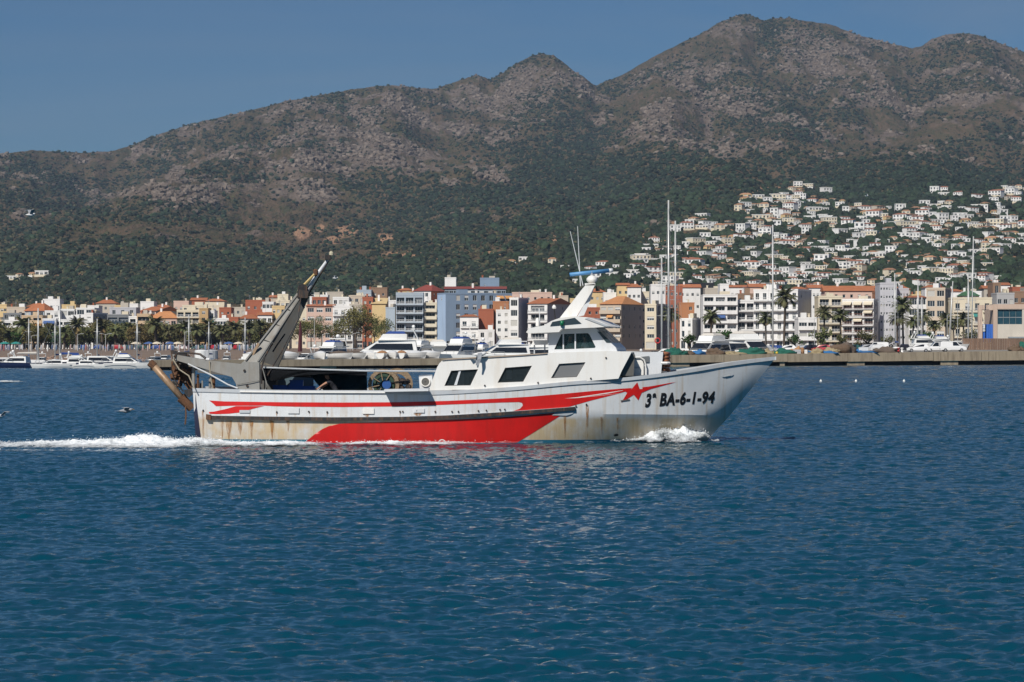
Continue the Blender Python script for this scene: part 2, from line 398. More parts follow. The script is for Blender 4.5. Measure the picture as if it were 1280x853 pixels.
# beyond the modelled waves the same chop is carried by the shading normal
big = nb.new('VectorMath', operation='SCALE'); nb.l.new(vadd(slope(1.1, .8, .8, .5, 4), slope(.06, .35, 1.2, .25, 2)), big.inputs[0]); nb.l.new(mr.outputs[0], big.inputs['Scale'])
nv = vadd(vadd(slope(2.4, .8, 1, .34), slope(9.0, .9, 1.2, .36)), big.outputs[0])
nn = nb.new('VectorMath', operation='NORMALIZE'); nb.l.new(vadd(nb.new('NewGeometry').outputs['Normal'], nv), nn.inputs[0])
nb.l.new(nn.outputs[0], bs.inputs['Normal'])
me = grid_mesh('sea', V, len(sy), len(sa), sm)
mf = grid_mesh('sea_far', VF, len(fy), 300, sm)
sea = bpy.data.objects.new('sea', me); COL.objects.link(sea); sea['kind'] = 'structure'
bm = bmesh.new(); bm.from_mesh(me); bm.from_mesh(mf); XL = 4000
for quad in [((-XL,SY2),(XL,SY2),(XL,640),(-XL,640)), ((-XL,-500),(XL,-500),(XL,SY0),(-XL,SY0)),
             ((-XL,SY0),(-SA*SY0,SY0),(-SA*SY2,SY2),(-XL,SY2)), ((SA*SY0,SY0),(XL,SY0),(XL,SY2),(SA*SY2,SY2))]:
    bm.faces.new([bm.verts.new((x, y, 0)) for x, y in quad])
bm.to_mesh(me); bm.free()

# ------------------------------------------------------------------ land the town stands on
gm = mat('town_ground', (.23,.165,.12), .95, .35, .05, bump=.3, bscale=.6, dirt=(.12,.09,.07), dirt_amt=.7)
g = MB()
g.add([(-4000,612,-.6),(-22,612,-.6),(-22,640,1.5),(-4000,650,1.3)], [(0,1,2,3)])
g.add([(-4000,650,1.3),(-22,640,1.5),(-22,720,2),(-4000,760,2)], [(0,1,2,3)])
g.add([(-4000,760,2),(-22,720,2),(4000,720,2),(4000,1420,2),(-4000,1420,2)], [(0,1,2,3,4)])
g.add([(-22,600,-.6),(35,600,-.6),(35,720,2),(-22,720,2)], [(0,1,2,3)])
g.build('ground', gm)['kind'] = 'structure'
quay_m = mat('quay_concrete', (.50,.40,.275), .9, .25, .5, bump=.25, bscale=8, dirt=(.16,.11,.075), dirt_amt=.75)
quay_d = mat('quay_shade', (.035,.03,.028), .95, .3, 1)  # near-black colour stands for the shade under the quay
pave = mat('quay_paving', (.27,.25,.215), .9, .25, .3, dirt=(.15,.12,.1), dirt_amt=.6)

# quay: a straight line from the photo's left to its right, slightly receding, built of concrete bays on a recessed face coloured dark as shade
QL, QR = (186, 408.), (1330, 524.)
def quayY(px): return QL[1] + (QR[1]-QL[1])*(px-QL[0])/(QR[0]-QL[0])
def quayTop(px): return np.interp(px, [186, 345, 550, 840, 1000, 1280, 1330], [1.45,1.42,1.52,1.92,2.1,2.5,2.55])
quay = MB()
def qp(px, z, dy=0): 
    Y = quayY(px) + dy; return (PX(px, quayY(px)), Y, z)
qs = [186,345,415,480,550,640,720,800,840,905,985,1060,1090,1167,1176,1185,1205,1227,1236,1245,1290,1330]
deck = MB()
for i in range(len(qs)-1):
    a, b_ = qs[i], qs[i+1]; za, zb = quayTop(a)-.02, quayTop(b_)-.02
    ra, rb = [ (14 if p < 868 else 118) for p in (a+.1, b_-.1)]
    if a < 868 < b_: ra = rb = 14
    deck.add([qp(a,za,.5), qp(b_,zb,.5), qp(b_,zb,rb), qp(a,za,ra)], [(0,1,2,3)])
    deck.add([qp(a,za,ra), qp(b_,zb,rb), qp(b_,-1,rb), qp(a,-1,ra)], [(0,1,2,3)])
quay_o = deck.build('quay', pave); quay_o['kind'] = 'structure'
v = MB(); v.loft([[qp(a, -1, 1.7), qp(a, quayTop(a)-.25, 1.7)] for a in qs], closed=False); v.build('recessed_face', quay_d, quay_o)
for i in range(len(qs)-1):
    a, b_ = qs[i]+.25, qs[i+1]-.25; za, zb = quayTop(a), quayTop(b_)
    th = float(np.interp(a, [186,550,840,1330], [.98,1.05,1.3,1.75]))
    s_ = MB(); s_.hexa([qp(a,za-th,0), qp(b_,zb-th,0), qp(b_,zb-th,1.5), qp(a,za-th,1.5), qp(a,za,0), qp(b_,zb,0), qp(b_,zb,1.5), qp(a,za,1.5)])
    s_.build('concrete_bay', quay_m, quay_o)
for a, b_ in [(830,862),(1059,1081),(1176,1198),(975,981),(400,420),(250,262),(1300,1320)]:
    s_ = MB(); s_.hexa([qp(a,-1,.25), qp(b_,-1,.25), qp(b_,-1,1.6), qp(a,-1,1.6), qp(a,.85,.25), qp(b_,.85,.25), qp(b_,.85,1.6), qp(a,.85,1.6)])
    s_.build('support_block', quay_m, quay_o)
# ================================================================== THE TOWN
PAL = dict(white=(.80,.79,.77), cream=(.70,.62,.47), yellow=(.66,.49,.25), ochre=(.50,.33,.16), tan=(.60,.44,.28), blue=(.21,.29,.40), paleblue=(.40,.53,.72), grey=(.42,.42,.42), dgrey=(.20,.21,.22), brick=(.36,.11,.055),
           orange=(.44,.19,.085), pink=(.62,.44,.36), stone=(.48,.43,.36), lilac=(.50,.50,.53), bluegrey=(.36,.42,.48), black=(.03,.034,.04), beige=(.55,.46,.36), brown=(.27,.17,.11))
W_ = {k_: wall_mat(k_, v_) for k_, v_ in PAL.items()}
tile_m = mat('terracotta_tiles', (.42,.15,.065), .85, .35, .6, bump=.5, bscale=4, vary=.12)
tile_o = mat('orange_tiles', (.56,.25,.10), .85, .3, .6, bump=.5, bscale=4)
tile_d = mat('dark_red_tiles', (.26,.06,.045), .85, .3, .6)
rail_w = mat('white_railing', (.70,.70,.70), .5, .1, 2); rail_g = mat('grey_railing', (.30,.32,.34), .5, .1, 2); rail_b = mat('brown_railing', (.24,.10,.06), .6, .2, 2)
win_g = [glass_mat('town_glass_%d' % i, c_) for i, c_ in enumerate([(.03,.04,.05), (.05,.065,.08), (.015,.018,.02)])]
win_f = mat('window_frame_white', (.62,.62,.60), .6, .1, 3); shut = mat('roller_shutter', (.55,.54,.50), .7, .1, 3); awn = {c_: mat('awning_' + c_, v_, .85, .12, 3) for c_, v_ in dict(blue=(.06,.12,.30), green=(.05,.22,.15), orange=(.62,.30,.10), cream=(.68,.60,.46), teal=(.03,.25,.22)).items()}
roof_grey = mat('flat_roof_screed', (.36,.33,.30), .9, .2, .5)
WM = {}
def window_mesh(w, h_, kind):
    key = (round(w, 1), round(h_, 1), kind)
    if key not in WM:
        w, h_ = key[0], key[1]; mb = MB(); fw = .07 if w < 2.2 else .09
        mb.box(-w/2, w/2, .02, .06, 0, h_, 1 if kind == 3 else 0)
        if kind != 3:
            mb.box(-w/2, w/2, -.03, .02, 0, fw, 1); mb.box(-w/2, w/2, -.03, .02, h_-fw, h_, 1); n = 1 if w < 1.0 else (2 if w < 2.2 else max(3, int(w/1.1)))
            for i in range(n+1):
                x = -w/2 + fw/2 + (w-fw)*i/n; mb.box(x-fw/2, x+fw/2, -.03, .02, fw, h_-fw, 1)
            if kind == 1: mb.box(-w/2+fw, w/2-fw, -.025, .015, h_*.55, h_-fw, 1)
        else:
            for i in range(6): mb.box(-w/2, w/2, -.02, .02, h_*i/6+.02, h_*(i+1)/6-.03, 1)
        WM[key] = mb.mesh('window', [win_g[kind % 3], shut if kind == 3 else win_f])
    return WM[key]
BM_ = {}
def balcony_mesh(w, d, style, wm):
    key = (round(w, 1), round(d, 1), style, wm.name)
    if key not in BM_:
        w, d = key[0], key[1]; mb = MB(); rm = dict(w=rail_w, g=rail_g, b=rail_b, s=wm, x=win_g[1])[style]
        mb.box(-w/2, w/2, -d, 0, -.2, 0, 0)
        if style in 'sx':
            mb.box(-w/2, w/2, -d, -d+.08, 0, .95, 1); mb.box(-w/2, -w/2+.08, -d+.08, 0, 0, .95, 1); mb.box(w/2-.08, w/2, -d+.08, 0, 0, .95, 1)
        else:
            mb.box(-w/2, w/2, -d, -d+.06, .92, 1.0, 1); mb.box(-w/2, w/2, -d+.01, -d+.05, .08, .13, 1)
            n = max(4, int(w/.33))
            for i in range(n+1): x = -w/2+.03+(w-.06)*i/n; mb.box(x-.03, x+.03, -d+.01, -d+.05, 0, .92, 1)
            for sx in (-1, 1): mb.box(sx*(w/2-.03)-.03, sx*(w/2-.03)+.03, -d+.06, 0, .92, 1.0, 1)
        BM_[key] = mb.mesh('balcony', [wm, rm])
    return BM_[key]
def facade(mb, W, H, ops, depth, o=(0,0,0), ax=(1,0,0), inn=(0,1,0), m=0):
    """wall face with recessed openings: ops = (x0, x1, z0, z1)"""
    o = Vector(o); ax = Vector(ax); inn = Vector(inn)
    xs = sorted({0.0, W} | {round(q, 3) for p in ops for q in p[:2]}); zs = sorted({0.0, H} | {round(q, 3) for p in ops for q in p[2:4]})
    def pt(x, z, d=0): return o + ax*x + Vector((0,0,z)) + inn*d
    for i in range(len(xs)-1):
        for j in range(len(zs)-1):
            cx, cz = (xs[i]+xs[i+1])/2, (zs[j]+zs[j+1])/2
            if any(p[0] < cx < p[1] and p[2] < cz < p[3] for p in ops): continue
            mb.add([pt(xs[i],zs[j]), pt(xs[i+1],zs[j]), pt(xs[i+1],zs[j+1]), pt(xs[i],zs[j+1])], [(0,1,2,3)], m)
    for a, b_, c_, d_ in ops:
        q = [pt(a,c_), pt(b_,c_), pt(b_,d_), pt(a,d_)]; r_ = [pt(a,c_,depth), pt(b_,c_,depth), pt(b_,d_,depth), pt(a,d_,depth)]
        mb.add(q+r_, [(0,1,5,4),(1,2,6,5),(2,3,7,6),(3,0,4,7)] + [(4,5,6,7)], m)
FRONTS = []
def building(short, label, x0, x1, yt, Y, wall='white', fl=4, bays=3, win=(1.2,1.5), rail=None, bd=1.0, side=0, roof='flat', rtop=None, rmat=None, yb=437.0, zb=None, wk=0, side_wall=None, side_win=(2,), loggia=0.0, cat='building', group='waterfront buildings of the town', fl0=True, awning=None, name='apartment_building', parapet=.5, skip=(), dep=None):
    zb = 2.0 if zb is None else zb
    wf = (x1-x0)/F*Y; ph = 0.0; D = dep or 11.0
    if side:
        ph = R(24) if side > 0 else -R(24); wf_ = wf/math.cos(ph); D = abs(side)/F*Y/abs(math.sin(ph)); wf = wf_
    H = PZ(yt, Y) - zb
    if side >= 0: org = (PX(x0, Y), Y, zb)
    else: org = (PX(x0, Y), Y + 0.0, zb)
    o = empty(name, org, -ph if side else 0.0)
    if side: o.rotation_euler.z = ph * (-1) * (-1) if False else (-abs(ph) if side < 0 else abs(ph)*1.0)
    # a right-hand side shows when the front turns to the left: rotate clockwise seen from above
    if side > 0: o.rotation_euler.z = -abs(ph)
    if side < 0: o.rotation_euler.z = abs(ph)
    wmat = W_[wall]; fh = H/fl; ops = []; wins = []; bals = []
    pitch = wf/bays
    for f_ in range(fl):
        for b_ in range(bays):
            if (f_, b_) in skip or b_ in skip: continue
            ww = min(win[0], pitch*.88) if not loggia else pitch*loggia
            hh = min(win[1], fh*.8) if not loggia else fh*.68
            if f_ == 0 and fl0: ww, hh = min(pitch*.8, ww*1.5), fh*.75
            cx = pitch*(b_+.5); z0 = f_*fh + (fh*.12 if (rail or loggia or (f_ == 0 and fl0)) else fh*.3)
            ops.append((cx-ww/2, cx+ww/2, z0, min(z0+hh, f_*fh+fh*.9))); wins.append((cx, z0, ww, ops[-1][3]-z0, f_))
    mb = MB(); rec = .9 if loggia else .22
    facade(mb, wf, H, ops, rec)
    r_ = random.Random(hash(short) % 1000 if False else sum(map(ord, short)))
    sops = []; swins = []
    if side:
        n = max(1, int(D/4.5))
        for f_ in range(1, fl):
            for b_ in range(n):
                if r_.random() < side_win[0]*.3:
                    cx = D*(b_+.5)/n; sops.append((cx-.5, cx+.5, f_*fh+fh*.32, f_*fh+fh*.32+1.2)); swins.append((cx, f_*fh+fh*.32))
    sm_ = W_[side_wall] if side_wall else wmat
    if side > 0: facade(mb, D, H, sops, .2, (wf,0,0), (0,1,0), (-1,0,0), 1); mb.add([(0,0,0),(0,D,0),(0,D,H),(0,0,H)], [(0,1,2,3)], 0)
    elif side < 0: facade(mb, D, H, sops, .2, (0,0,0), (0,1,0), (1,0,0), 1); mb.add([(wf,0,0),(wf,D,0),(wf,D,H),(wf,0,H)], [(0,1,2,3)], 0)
    else:
        for x in (0, wf): mb.add([(x,0,0),(x,D,0),(x,D,H),(x,0,H)], [(0,1,2,3)], 1)
    mb.add([(0,D,0),(wf,D,0),(wf,D,H),(0,D,H)], [(0,1,2,3)], 0)
    mb.build('wall', [wmat, sm_], o)
    for cx, z0, ww, hh, f_ in wins:
        kd = r_.choice((0,0,1,2,3)) if wk == 0 else wk-1
        inst('window', window_mesh(ww, hh, 0 if loggia and kd == 3 else kd), o, (cx, rec-.07, z0))
    for cx, z0 in swins: inst('window', window_mesh(1.0, 1.2, r_.choice((0,1,3))), o, ((wf-.16 if side > 0 else .16), cx, z0), R(90) if side > 0 else R(-90))
    if rail:
        for f_ in range(1, fl):
            if len(rail) > 1 and rail[1] == '1':
                for b_ in range(bays):
                    if (f_, b_) in skip or b_ in skip: continue
                    inst('balcony', balcony_mesh(pitch*.86, bd, rail[0], wmat), o, (pitch*(b_+.5), -.003, f_*fh))
            else:
                bs_ = [b_ for b_ in range(bays) if b_ not in skip]; a_, c_ = min(bs_)*pitch, (max(bs_)+1)*pitch
                inst('balcony', balcony_mesh(c_-a_-.1, bd, rail[0], wmat), o, ((a_+c_)/2, -.003, f_*fh))
    if awning:
        for (f_, b_, col_) in awning:
            a_ = MB(); w2 = pitch*.42; a_.hexa([(-w2,-1.3,-.75),(w2,-1.3,-.75),(w2,-1.25,-.72),(-w2,-1.25,-.72),(-w2,-.05,0),(w2,-.05,0),(w2,-.01,.06),(-w2,-.01,.06)])
            a_.hexa([(-w2,-1.33,-1.0),(w2,-1.33,-1.0),(w2,-1.30,-1.0),(-w2,-1.30,-1.0),(-w2,-1.33,-.74),(w2,-1.33,-.74),(w2,-1.30,-.74),(-w2,-1.30,-.74)])
            a_.build('awning', awn[col_], o, loc=(pitch*(b_+.5), -.01, f_*fh+fh*.86))
    rm = rmat or tile_m
    if roof == 'flat':
        rb = MB(); rb.box(.25, wf-.25, .25, D-.25, H-.35, H-.3); rb.build('roof', roof_grey, o)
        pr = MB(); t = .22; pr.box(-.06, wf+.06, -.06, t, H+.002, H+parapet); pr.box(-.06, t, t, D, H+.002, H+parapet); pr.box(wf-t, wf+.06, t, D, H+.002, H+parapet)
        if parapet > 0: pr.build('parapet', wmat, o)
        if r_.random() < .75:                                    # stair head, tank or chimney on the roof
            k_ = MB(); w2 = min(3.2, wf*.3); xx = r_.uniform(.15, .6)*wf; k_.box(xx, xx+w2, D*.4, D*.4+3, H-.3, H+r_.uniform(1.2, 2.3)); k_.build('stair_head', W_[r_.choice(('white','cream','stone', wall))], o)
        for _ in range(r_.randint(0, 2)):
            k_ = MB(); xx = r_.uniform(.1,.9)*wf; yy = r_.uniform(.3,.8)*D; k_.box(xx-.3, xx+.3, yy-.3, yy+.3, H-.3, H+1.5); k_.box(xx-.4, xx+.4, yy-.4, yy+.4, H+1.503, H+1.65); k_.build('chimney', W_[r_.choice(('white','cream','brick'))], o)
        if r_.random() < .5:
            k_ = MB(); xx = r_.uniform(.1,.9)*wf; k_.tube([(xx,D*.5,H-.3),(xx,D*.5,H+2.6)], .04, 4)
            for q in range(4): k_.tube([(xx-.5+q*.05,D*.5,H+1.7+q*.25),(xx+.5-q*.05,D*.5,H+1.7+q*.25)], .025, 4)
            k_.build('aerial', rail_g, o)
    else:
        rise = (yt-rtop)/F*Y; e = .45; rf2 = MB()
        if roof == 'hip': q = [(-e,-e,H+.002),(wf+e,-e,H+.002),(wf+e,D+e,H+.002),(-e,D+e,H+.002),(min(D/2,wf*.3),D/2,H+rise),(wf-min(D/2,wf*.3),D/2,H+rise)]; fs = [(0,1,5,4),(1,2,5),(2,3,4,5),(3,0,4),(0,3,2,1)]
        elif roof == 'gable': q = [(-e,-e,H+.002),(wf+e,-e,H+.002),(wf+e,D+e,H+.002),(-e,D+e,H+.002),(-e,D/2,H+rise),(wf+e,D/2,H+rise)]; fs = [(0,1,5,4),(1,2,5),(2,3,4,5),(3,0,4),(0,3,2,1)]
        elif roof == 'endgable': q = [(-e,-e,H+.002),(wf+e,-e,H+.002),(wf+e,D+e,H+.002),(-e,D+e,H+.002),(wf/2,-e,H+rise),(wf/2,D+e,H+rise)]; fs = [(0,1,4),(1,2,5,4),(2,3,5),(3,0,4,5),(0,3,2,1)]
        elif roof == 'shed': q = [(-e,-e,H+.002),(wf+e,-e,H+.002),(wf+e,D+e,H+.002),(-e,D+e,H+.002),(-e,D+e,H+rise),(wf+e,D+e,H+rise)]; fs = [(0,1,5,4),(1,2,5),(2,3,4,5),(3,0,4),(0,3,2,1)]
        rf2.add(q, fs); ro_ = rf2.build('roof', rm, o)
        if r_.random() < .7:
            k_ = MB(); xx = r_.uniform(.2,.8)*wf; k_.box(xx-.35, xx+.35, D*.45, D*.45+.7, H+.1, H+rise+1.0); k_.build('chimney', W_['white'], o)
    tag(o, label, cat, group, px=(x0+x1)/2)
    FRONTS.append((x0, x1, short)); return o
B = building
def back(short, label, *a, **k_): 
    k_.setdefault('group', 'buildings in the rows behind the waterfront'); k_.setdefault('fl0', False); k_.setdefault('yb', 430)
    n = len(FRONTS); o = building(short, label, *a, **k_); FRONTS.pop(); return o
# --- waterfront, left to right
B('white terrace block', 'white terrace block at the far left edge of the waterfront', 2, 27, 402, 1000, 'white', 4, 2, loggia=.8, rail='s', bd=.8)
B('ochre block', 'ochre apartment block with orange balconies under a red tiled roof', 27, 53, 396, 1002, 'tan', 5, 2, loggia=.75, rail='s', bd=.8, awning=[(3,1,'orange')])
back('hip house', 'pale house with broad red hip roof behind the ochre block', 31, 57, 389, 1040, 'bluegrey', 5, 4, roof='hip', rtop=379, rmat=tile_m, side=11, side_wall='stone')
back('dark roof house', 'low house with dark roof line and small chimneys behind the white terrace block', 4, 27, 393, 1040, 'dgrey', 5, 3)
B('blue awning block', 'narrow white block with deep blue awnings on every floor', 53, 70, 400, 1001, 'white', 4, 1, loggia=.82, awning=[(1,0,'blue'),(2,0,'blue'),(3,0,'blue')])
back('small white house', 'small white rooftop house behind the blue awning block', 56, 75, 390, 1030, 'white', 5, 2)
B('white grid block', 'long white block with a grid of pinkish balconies', 70, 106, 401, 1003, 'white', 4, 4, loggia=.84, rail='s', bd=.5)
back('white penthouse', 'white penthouse with dark window above the long grid block', 76, 93, 388, 1035, 'white', 5, 2, win=(2.6,1.6))
back('second penthouse', 'white penthouse with framed window beside the slim white tower', 95, 118, 386.5, 1036, 'white', 5, 2, win=(2.6,1.8))
B('slim white tower', 'slim blank white tower with three slit windows', 106, 117, 393, 998, 'white', 6, 1, win=(1.6,.5), side=14, side_wall='grey', side_win=(3,))  # grey side colour carries the shade of the tower's right face
B('dark loggia block', 'dark grey block framed in white with glazed loggias', 134, 161, 395, 1000, 'dgrey', 4, 2, loggia=.86, rail='x', bd=.7)
back('grey penthouse', 'white and grey penthouse set back over the dark loggia block', 137, 170, 386, 1035, 'lilac', 5, 3)
B('narrow white house', 'narrow white house with bluish balconies beside the dark loggia block', 161, 171, 397, 1000, 'white', 4, 1, loggia=.7, rail='w', bd=.6)
B('tan loggia block', 'tan block with three dark full-width loggias', 171, 188, 394, 998, 'tan', 4, 1, loggia=.86, rail='s', bd=.6)
back('gable house', 'brown house with a red gable roof behind the tan loggia block', 175, 196, 389, 1050, 'pink', 5, 3, roof='gable', rtop=383, side=26, side_wall='grey')
B('arched ochre house', 'ochre house with orange tiled roof and arched dark windows', 188, 221, 398, 1000, 'pink', 3, 4, win=(1.6,2.2), roof='hip', rtop=389, rmat=tile_o, rail='w1', bd=.5)
B('cream grid block', 'cream five storey block with grey shutters', 221, 249, 389, 1001, 'cream', 6, 3, loggia=.8, rail='w', bd=.7)
back('cream penthouse', 'long cream penthouse with pipes along its roof', 228, 280, 383, 1050, 'cream', 6, 7, win=(1.0,1.2))
B('ochre tower', 'ochre brick tower standing proud of its neighbours', 249, 260, 387, 997, 'ochre', 6, 1, win=(1.2,1.0), skip=((1,0),(3,0)))
B('green awning house', 'white house with a green awning beside the ochre tower', 260, 268, 390, 1000, 'white', 5, 1, loggia=.7, awning=[(3,0,'teal')])
B('white slat block', 'white block with two rows of small square windows', 268, 286, 399.5, 1000, 'white', 4, 5, win=(1.0,1.1))
back('dark brick block', 'dark brick block with blank wall behind the white slat block', 274, 289, 386, 1040, 'brick', 5, 2, win=(.8,.8))
B('brick corner', 'plain reddish brick house between two white ones', 286, 298, 398, 999, 'brick', 4, 1, win=(.9,1.0))
B('arcaded white house', 'white house with rounded arches and low red roof', 298, 322, 398.5, 1000, 'white', 4, 4, win=(1.7,2.0), roof='hip', rtop=393)
B('low white house', 'white house with red roof line just behind the gantry leg', 322, 340, 394, 1002, 'white', 4, 3, roof='gable', rtop=390, rail='w', bd=.6)
B('yellow house', 'bright yellow house showing beside the trawler gantry', 340, 356, 384, 1005, 'yellow', 5, 3, win=(.9,1.2))
back('white jumble', 'white cottages with flat roofs beside the yellow house', 328, 342, 379, 1090, 'white', 6, 3)
back('cream jumble', 'cream house with terrace behind the yellow house', 345, 362, 377, 1100, 'cream', 6, 3)
B('beige house', 'beige house with flat red eaves behind the gantry top', 383, 416, 383, 1000, 'pink', 5, 3, win=(2.2,1.5), roof='shed', rtop=380)
back('brick step', 'brick house with stepped roof above the beige house', 390, 408, 373, 1060, 'brick', 6, 3)
back('white canopy house', 'white house with long white canopy roof right of the beige house', 416, 436, 373, 1050, 'white', 6, 3)
B('pale terrace house', 'pale terraced house half hidden behind the plane trees', 416, 441, 384, 1000, 'white', 5, 3, rail='w', bd=.8)
B('brown terrace block', 'brown and white terraced block above the plane trees', 437, 454, 382, 1003, 'stone', 5, 2, rail='w', bd=.8)
back('beige roof block', 'beige block with flat roof behind the brown terraces', 436, 456, 371, 1060, 'beige', 6, 3)
B('brick gable', 'brick house wedged left of the yellow gabled house', 453, 466, 373, 1002, 'brick', 6, 2, win=(.9,1.1))
back('glazed rooftop', 'pale glass and white rooftop storey above the brick gable', 446, 464, 364, 1070, 'bluegrey', 6, 4, win=(1.4,1.4))
back('brown slab', 'brown slab block with row of rooftop pipes', 464, 484, 361, 1080, 'brown', 6, 2, win=(.8,.9))
B('yellow gabled house', 'blank yellow house with sloping roof beside the grey wall', 465, 482, 380, 1000, 'yellow', 5, 2, win=(.8,.9), skip=((3,0),(3,1),(4,0),(4,1),(2,0)), roof='shed', rtop=372, rmat=W_['yellow'])
B('grey blank house', 'bluish grey house with few windows left of the balcony hotel', 482, 494, 386, 999, 'bluegrey', 5, 1, win=(1.0,1.0), skip=((4,0),(3,0)), side=5, side_wall='tan')
B('balcony hotel', 'white hotel with three bays of grey-blue balconies', 495, 529, 370, 990, 'bluegrey', 6, 3, loggia=.84, rail='w', bd=1.3, parapet=1.2)
back('red mansard', 'white house with a dark red mansard roof behind the balcony hotel', 517, 539, 364, 1050, 'white', 7, 2, win=(1.2,1.4), roof='hip', rtop=356, rmat=tile_d, side=16, side_wall='brick')
B('narrow beige block', 'narrow beige block with one column of balconies beside the blue building', 530, 546, 380, 992, 'cream', 6, 1, loggia=.72, rail='s', bd=1.0)
B('blue apartment block', 'large steel blue apartment block with curved balconies', 557, 640, 368, 985, 'blue', 6, 8, win=(1.5,1.9), side=-11, side_wall='paleblue', skip=((1,0),(2,0),(3,0),(4,0),(5,0)), dep=14, awning=[(5,6,'orange'),(5,7,'orange')])  # paler side colour paints the sunlight on the left face
back('blue penthouse', 'glazed blue penthouse with dark red roof on the blue apartment block', 556, 632, 361.5, 1012, 'bluegrey', 7, 14, win=(1.4,1.5), roof='shed', rtop=357.5, rmat=tile_d)
back('blue lift house', 'small blue lift house on the roof of the blue apartment block', 600, 624, 349, 1040, 'blue', 7, 2, win=(.6,.5), skip=((0,0),(1,0),(2,0),(3,0),(4,0),(5,0),(0,1),(1,1),(2,1),(3,1),(4,1),(5,1),(6,1)), name='rooftop_house')
back('white lift house', 'white rooftop cabin with rounded hood at the left of the blue roof', 556, 570, 348.5, 1041, 'white', 7, 1, win=(.5,.5), skip=(0,), name='rooftop_house')
B('white corner house', 'white three storey corner house with terracotta roof before the blue block', 575, 598, 396, 960, 'white', 3, 2, win=(1.4,1.6), roof='hip', rtop=393, rail='w1', bd=.7)
back('dark brick gable', 'deep red brick wall rising beside the white corner house', 598, 617, 388, 972, 'brick', 4, 1, win=(.6,.6), skip=(0,))
back('orange brick house', 'orange brick house with blank wall right of the blue block', 616, 636, 378.5, 978, 'orange', 5, 2, win=(.7,.8), skip=((0,0),(1,0),(2,0),(2,1),(4,0)))
B('low white cottage', 'low white cottage with rust-red parapet behind the moored yachts', 598, 618, 414, 950, 'white', 2, 2, win=(1.2,1.6))
B('white square-windowed house', 'narrow white house with small square windows left of the glass-fronted block', 620, 637, 389, 955, 'white', 5, 2, win=(1.0,1.1))
B('glass fronted block', 'white block with one column of large dark windows', 637, 648, 374, 950, 'white', 5, 1, win=(2.4,2.6), side=13, side_wall='lilac', side_win=(0,))
back('pink rooftop', 'pinkish house with pipes and chimneys behind the glass-fronted block', 640, 690, 367, 1030, 'pink', 6, 6, win=(.9,1.0))
B('red roofed balcony house', 'white house with blue balconies and red gable roof', 660, 684, 380, 950, 'white', 5, 1, loggia=.7, rail='w', bd=.6, roof='gable', rtop=372.5, side=32, side_wall='grey', side_win=(.4,))
back('filler behind mast', 'brick rooftop house behind the trawler radar mast', 716, 750, 386, 1000, 'brick', 5, 4, win=(.9,1.0))
B('beige corner block', 'beige corner apartment block with orange roof right of the radar mast', 750, 776, 380.5, 900, 'beige', 5, 3, win=(1.8,1.6), roof='hip', rtop=370, rmat=tile_o, side=30, side_wall='stone', side_win=(2.4,), rail='s', bd=.9, awning=[(3,1,'orange')])
B('cream slot block', 'cream block with two wide dark windows beside the pale masts', 806, 820, 382, 890, 'cream', 5, 1, win=(2.4,1.2), side=19, side_wall='dgrey')
back('orange brick panel', 'orange brick building with pale frame behind the masts', 849, 868, 380, 980, 'orange', 5, 2, win=(1.0,1.2), skip=(0,))
B('old white house', 'small old white house with tall windows between the masts and palm', 850, 865, 400, 860, 'white', 3, 2, win=(.9,1.8), side=12, side_wall='grey')
back('black hall', 'large windowless dark hall with grey left flank above the rooftops', 862, 894, 355, 1180, 'black', 5, 1, skip=(0,), side=-16, side_wall='bluegrey', side_win=(0,), name='industrial_hall')
back('white stair tower', 'white square stair tower behind the shaded balcony hotel', 900, 911, 356.5, 1000, 'white', 7, 1, win=(.8,.9), skip=((0,0),(1,0),(2,0),(3,0),(4,0)))
B('shaded balcony hotel', 'white hotel with a shaded lilac balcony bay in the middle', 879, 922, 369.5, 850, 'white', 6, 3, loggia=.8, rail='s', bd=.5, awning=[(3,1,'blue')], parapet=.3)
B('white balcony block', 'white block with stacked white balconies right of the shaded hotel', 922, 943, 377, 852, 'white', 5, 2, loggia=.82, rail='w', bd=1.0)
back('brown penthouse', 'dark brown penthouse on the white balcony block', 922, 943, 369, 880, 'brown', 6, 3, win=(.8,.9))
B('tall white block', 'tall white block with shaded grey right flank behind the tall palm', 942, 995, 364, 840, 'white', 6, 6, win=(1.1,1.9), side=22, side_wall='lilac', side_win=(2.2,), rail='w', bd=1.1, skip=(0,1) if False else ())  # right flank painted greyer to hold its shade
B('low white villa', 'low white villa with terrace in front of the tall white block', 998, 1021, 399, 810, 'white', 3, 2, win=(2.4,1.6), rail='s', bd=.8)
B('yellow penthouse block', 'white block with yellow penthouse frame behind the two palms', 1023, 1053, 372, 835, 'cream', 6, 2, loggia=.78, rail='w', bd=.8)
B('green awning block', 'white framed block with brown balconies and pale green awnings', 1053, 1090, 376, 830, 'white', 6, 3, loggia=.82, rail='b', bd=.8, side=8, side_wall='grey', awning=[(5,0,'cream'),(5,1,'cream'),(5,2,'cream'),(4,2,'cream'),(3,1,'cream')])
back('long tile roof', 'long house with broad terracotta roof behind the green awning block', 1031, 1098, 364, 930, 'pink', 6, 7, win=(.9,1.1), roof='gable', rtop=357)
back('brick strip', 'orange brick strip between the awning block and the pale tower', 1096, 1102, 366, 860, 'orange', 6, 1, skip=(0,))
B('pale tower', 'pale grey tower with fine speckled cladding', 1100, 1121, 355.5, 835, 'lilac', 8, 6, win=(.5,.7), fl0=False)
B('lower pale tower', 'lower wing of the pale speckled tower', 1121, 1136, 362.5, 838, 'lilac', 7, 4, win=(.5,.7), fl0=False)
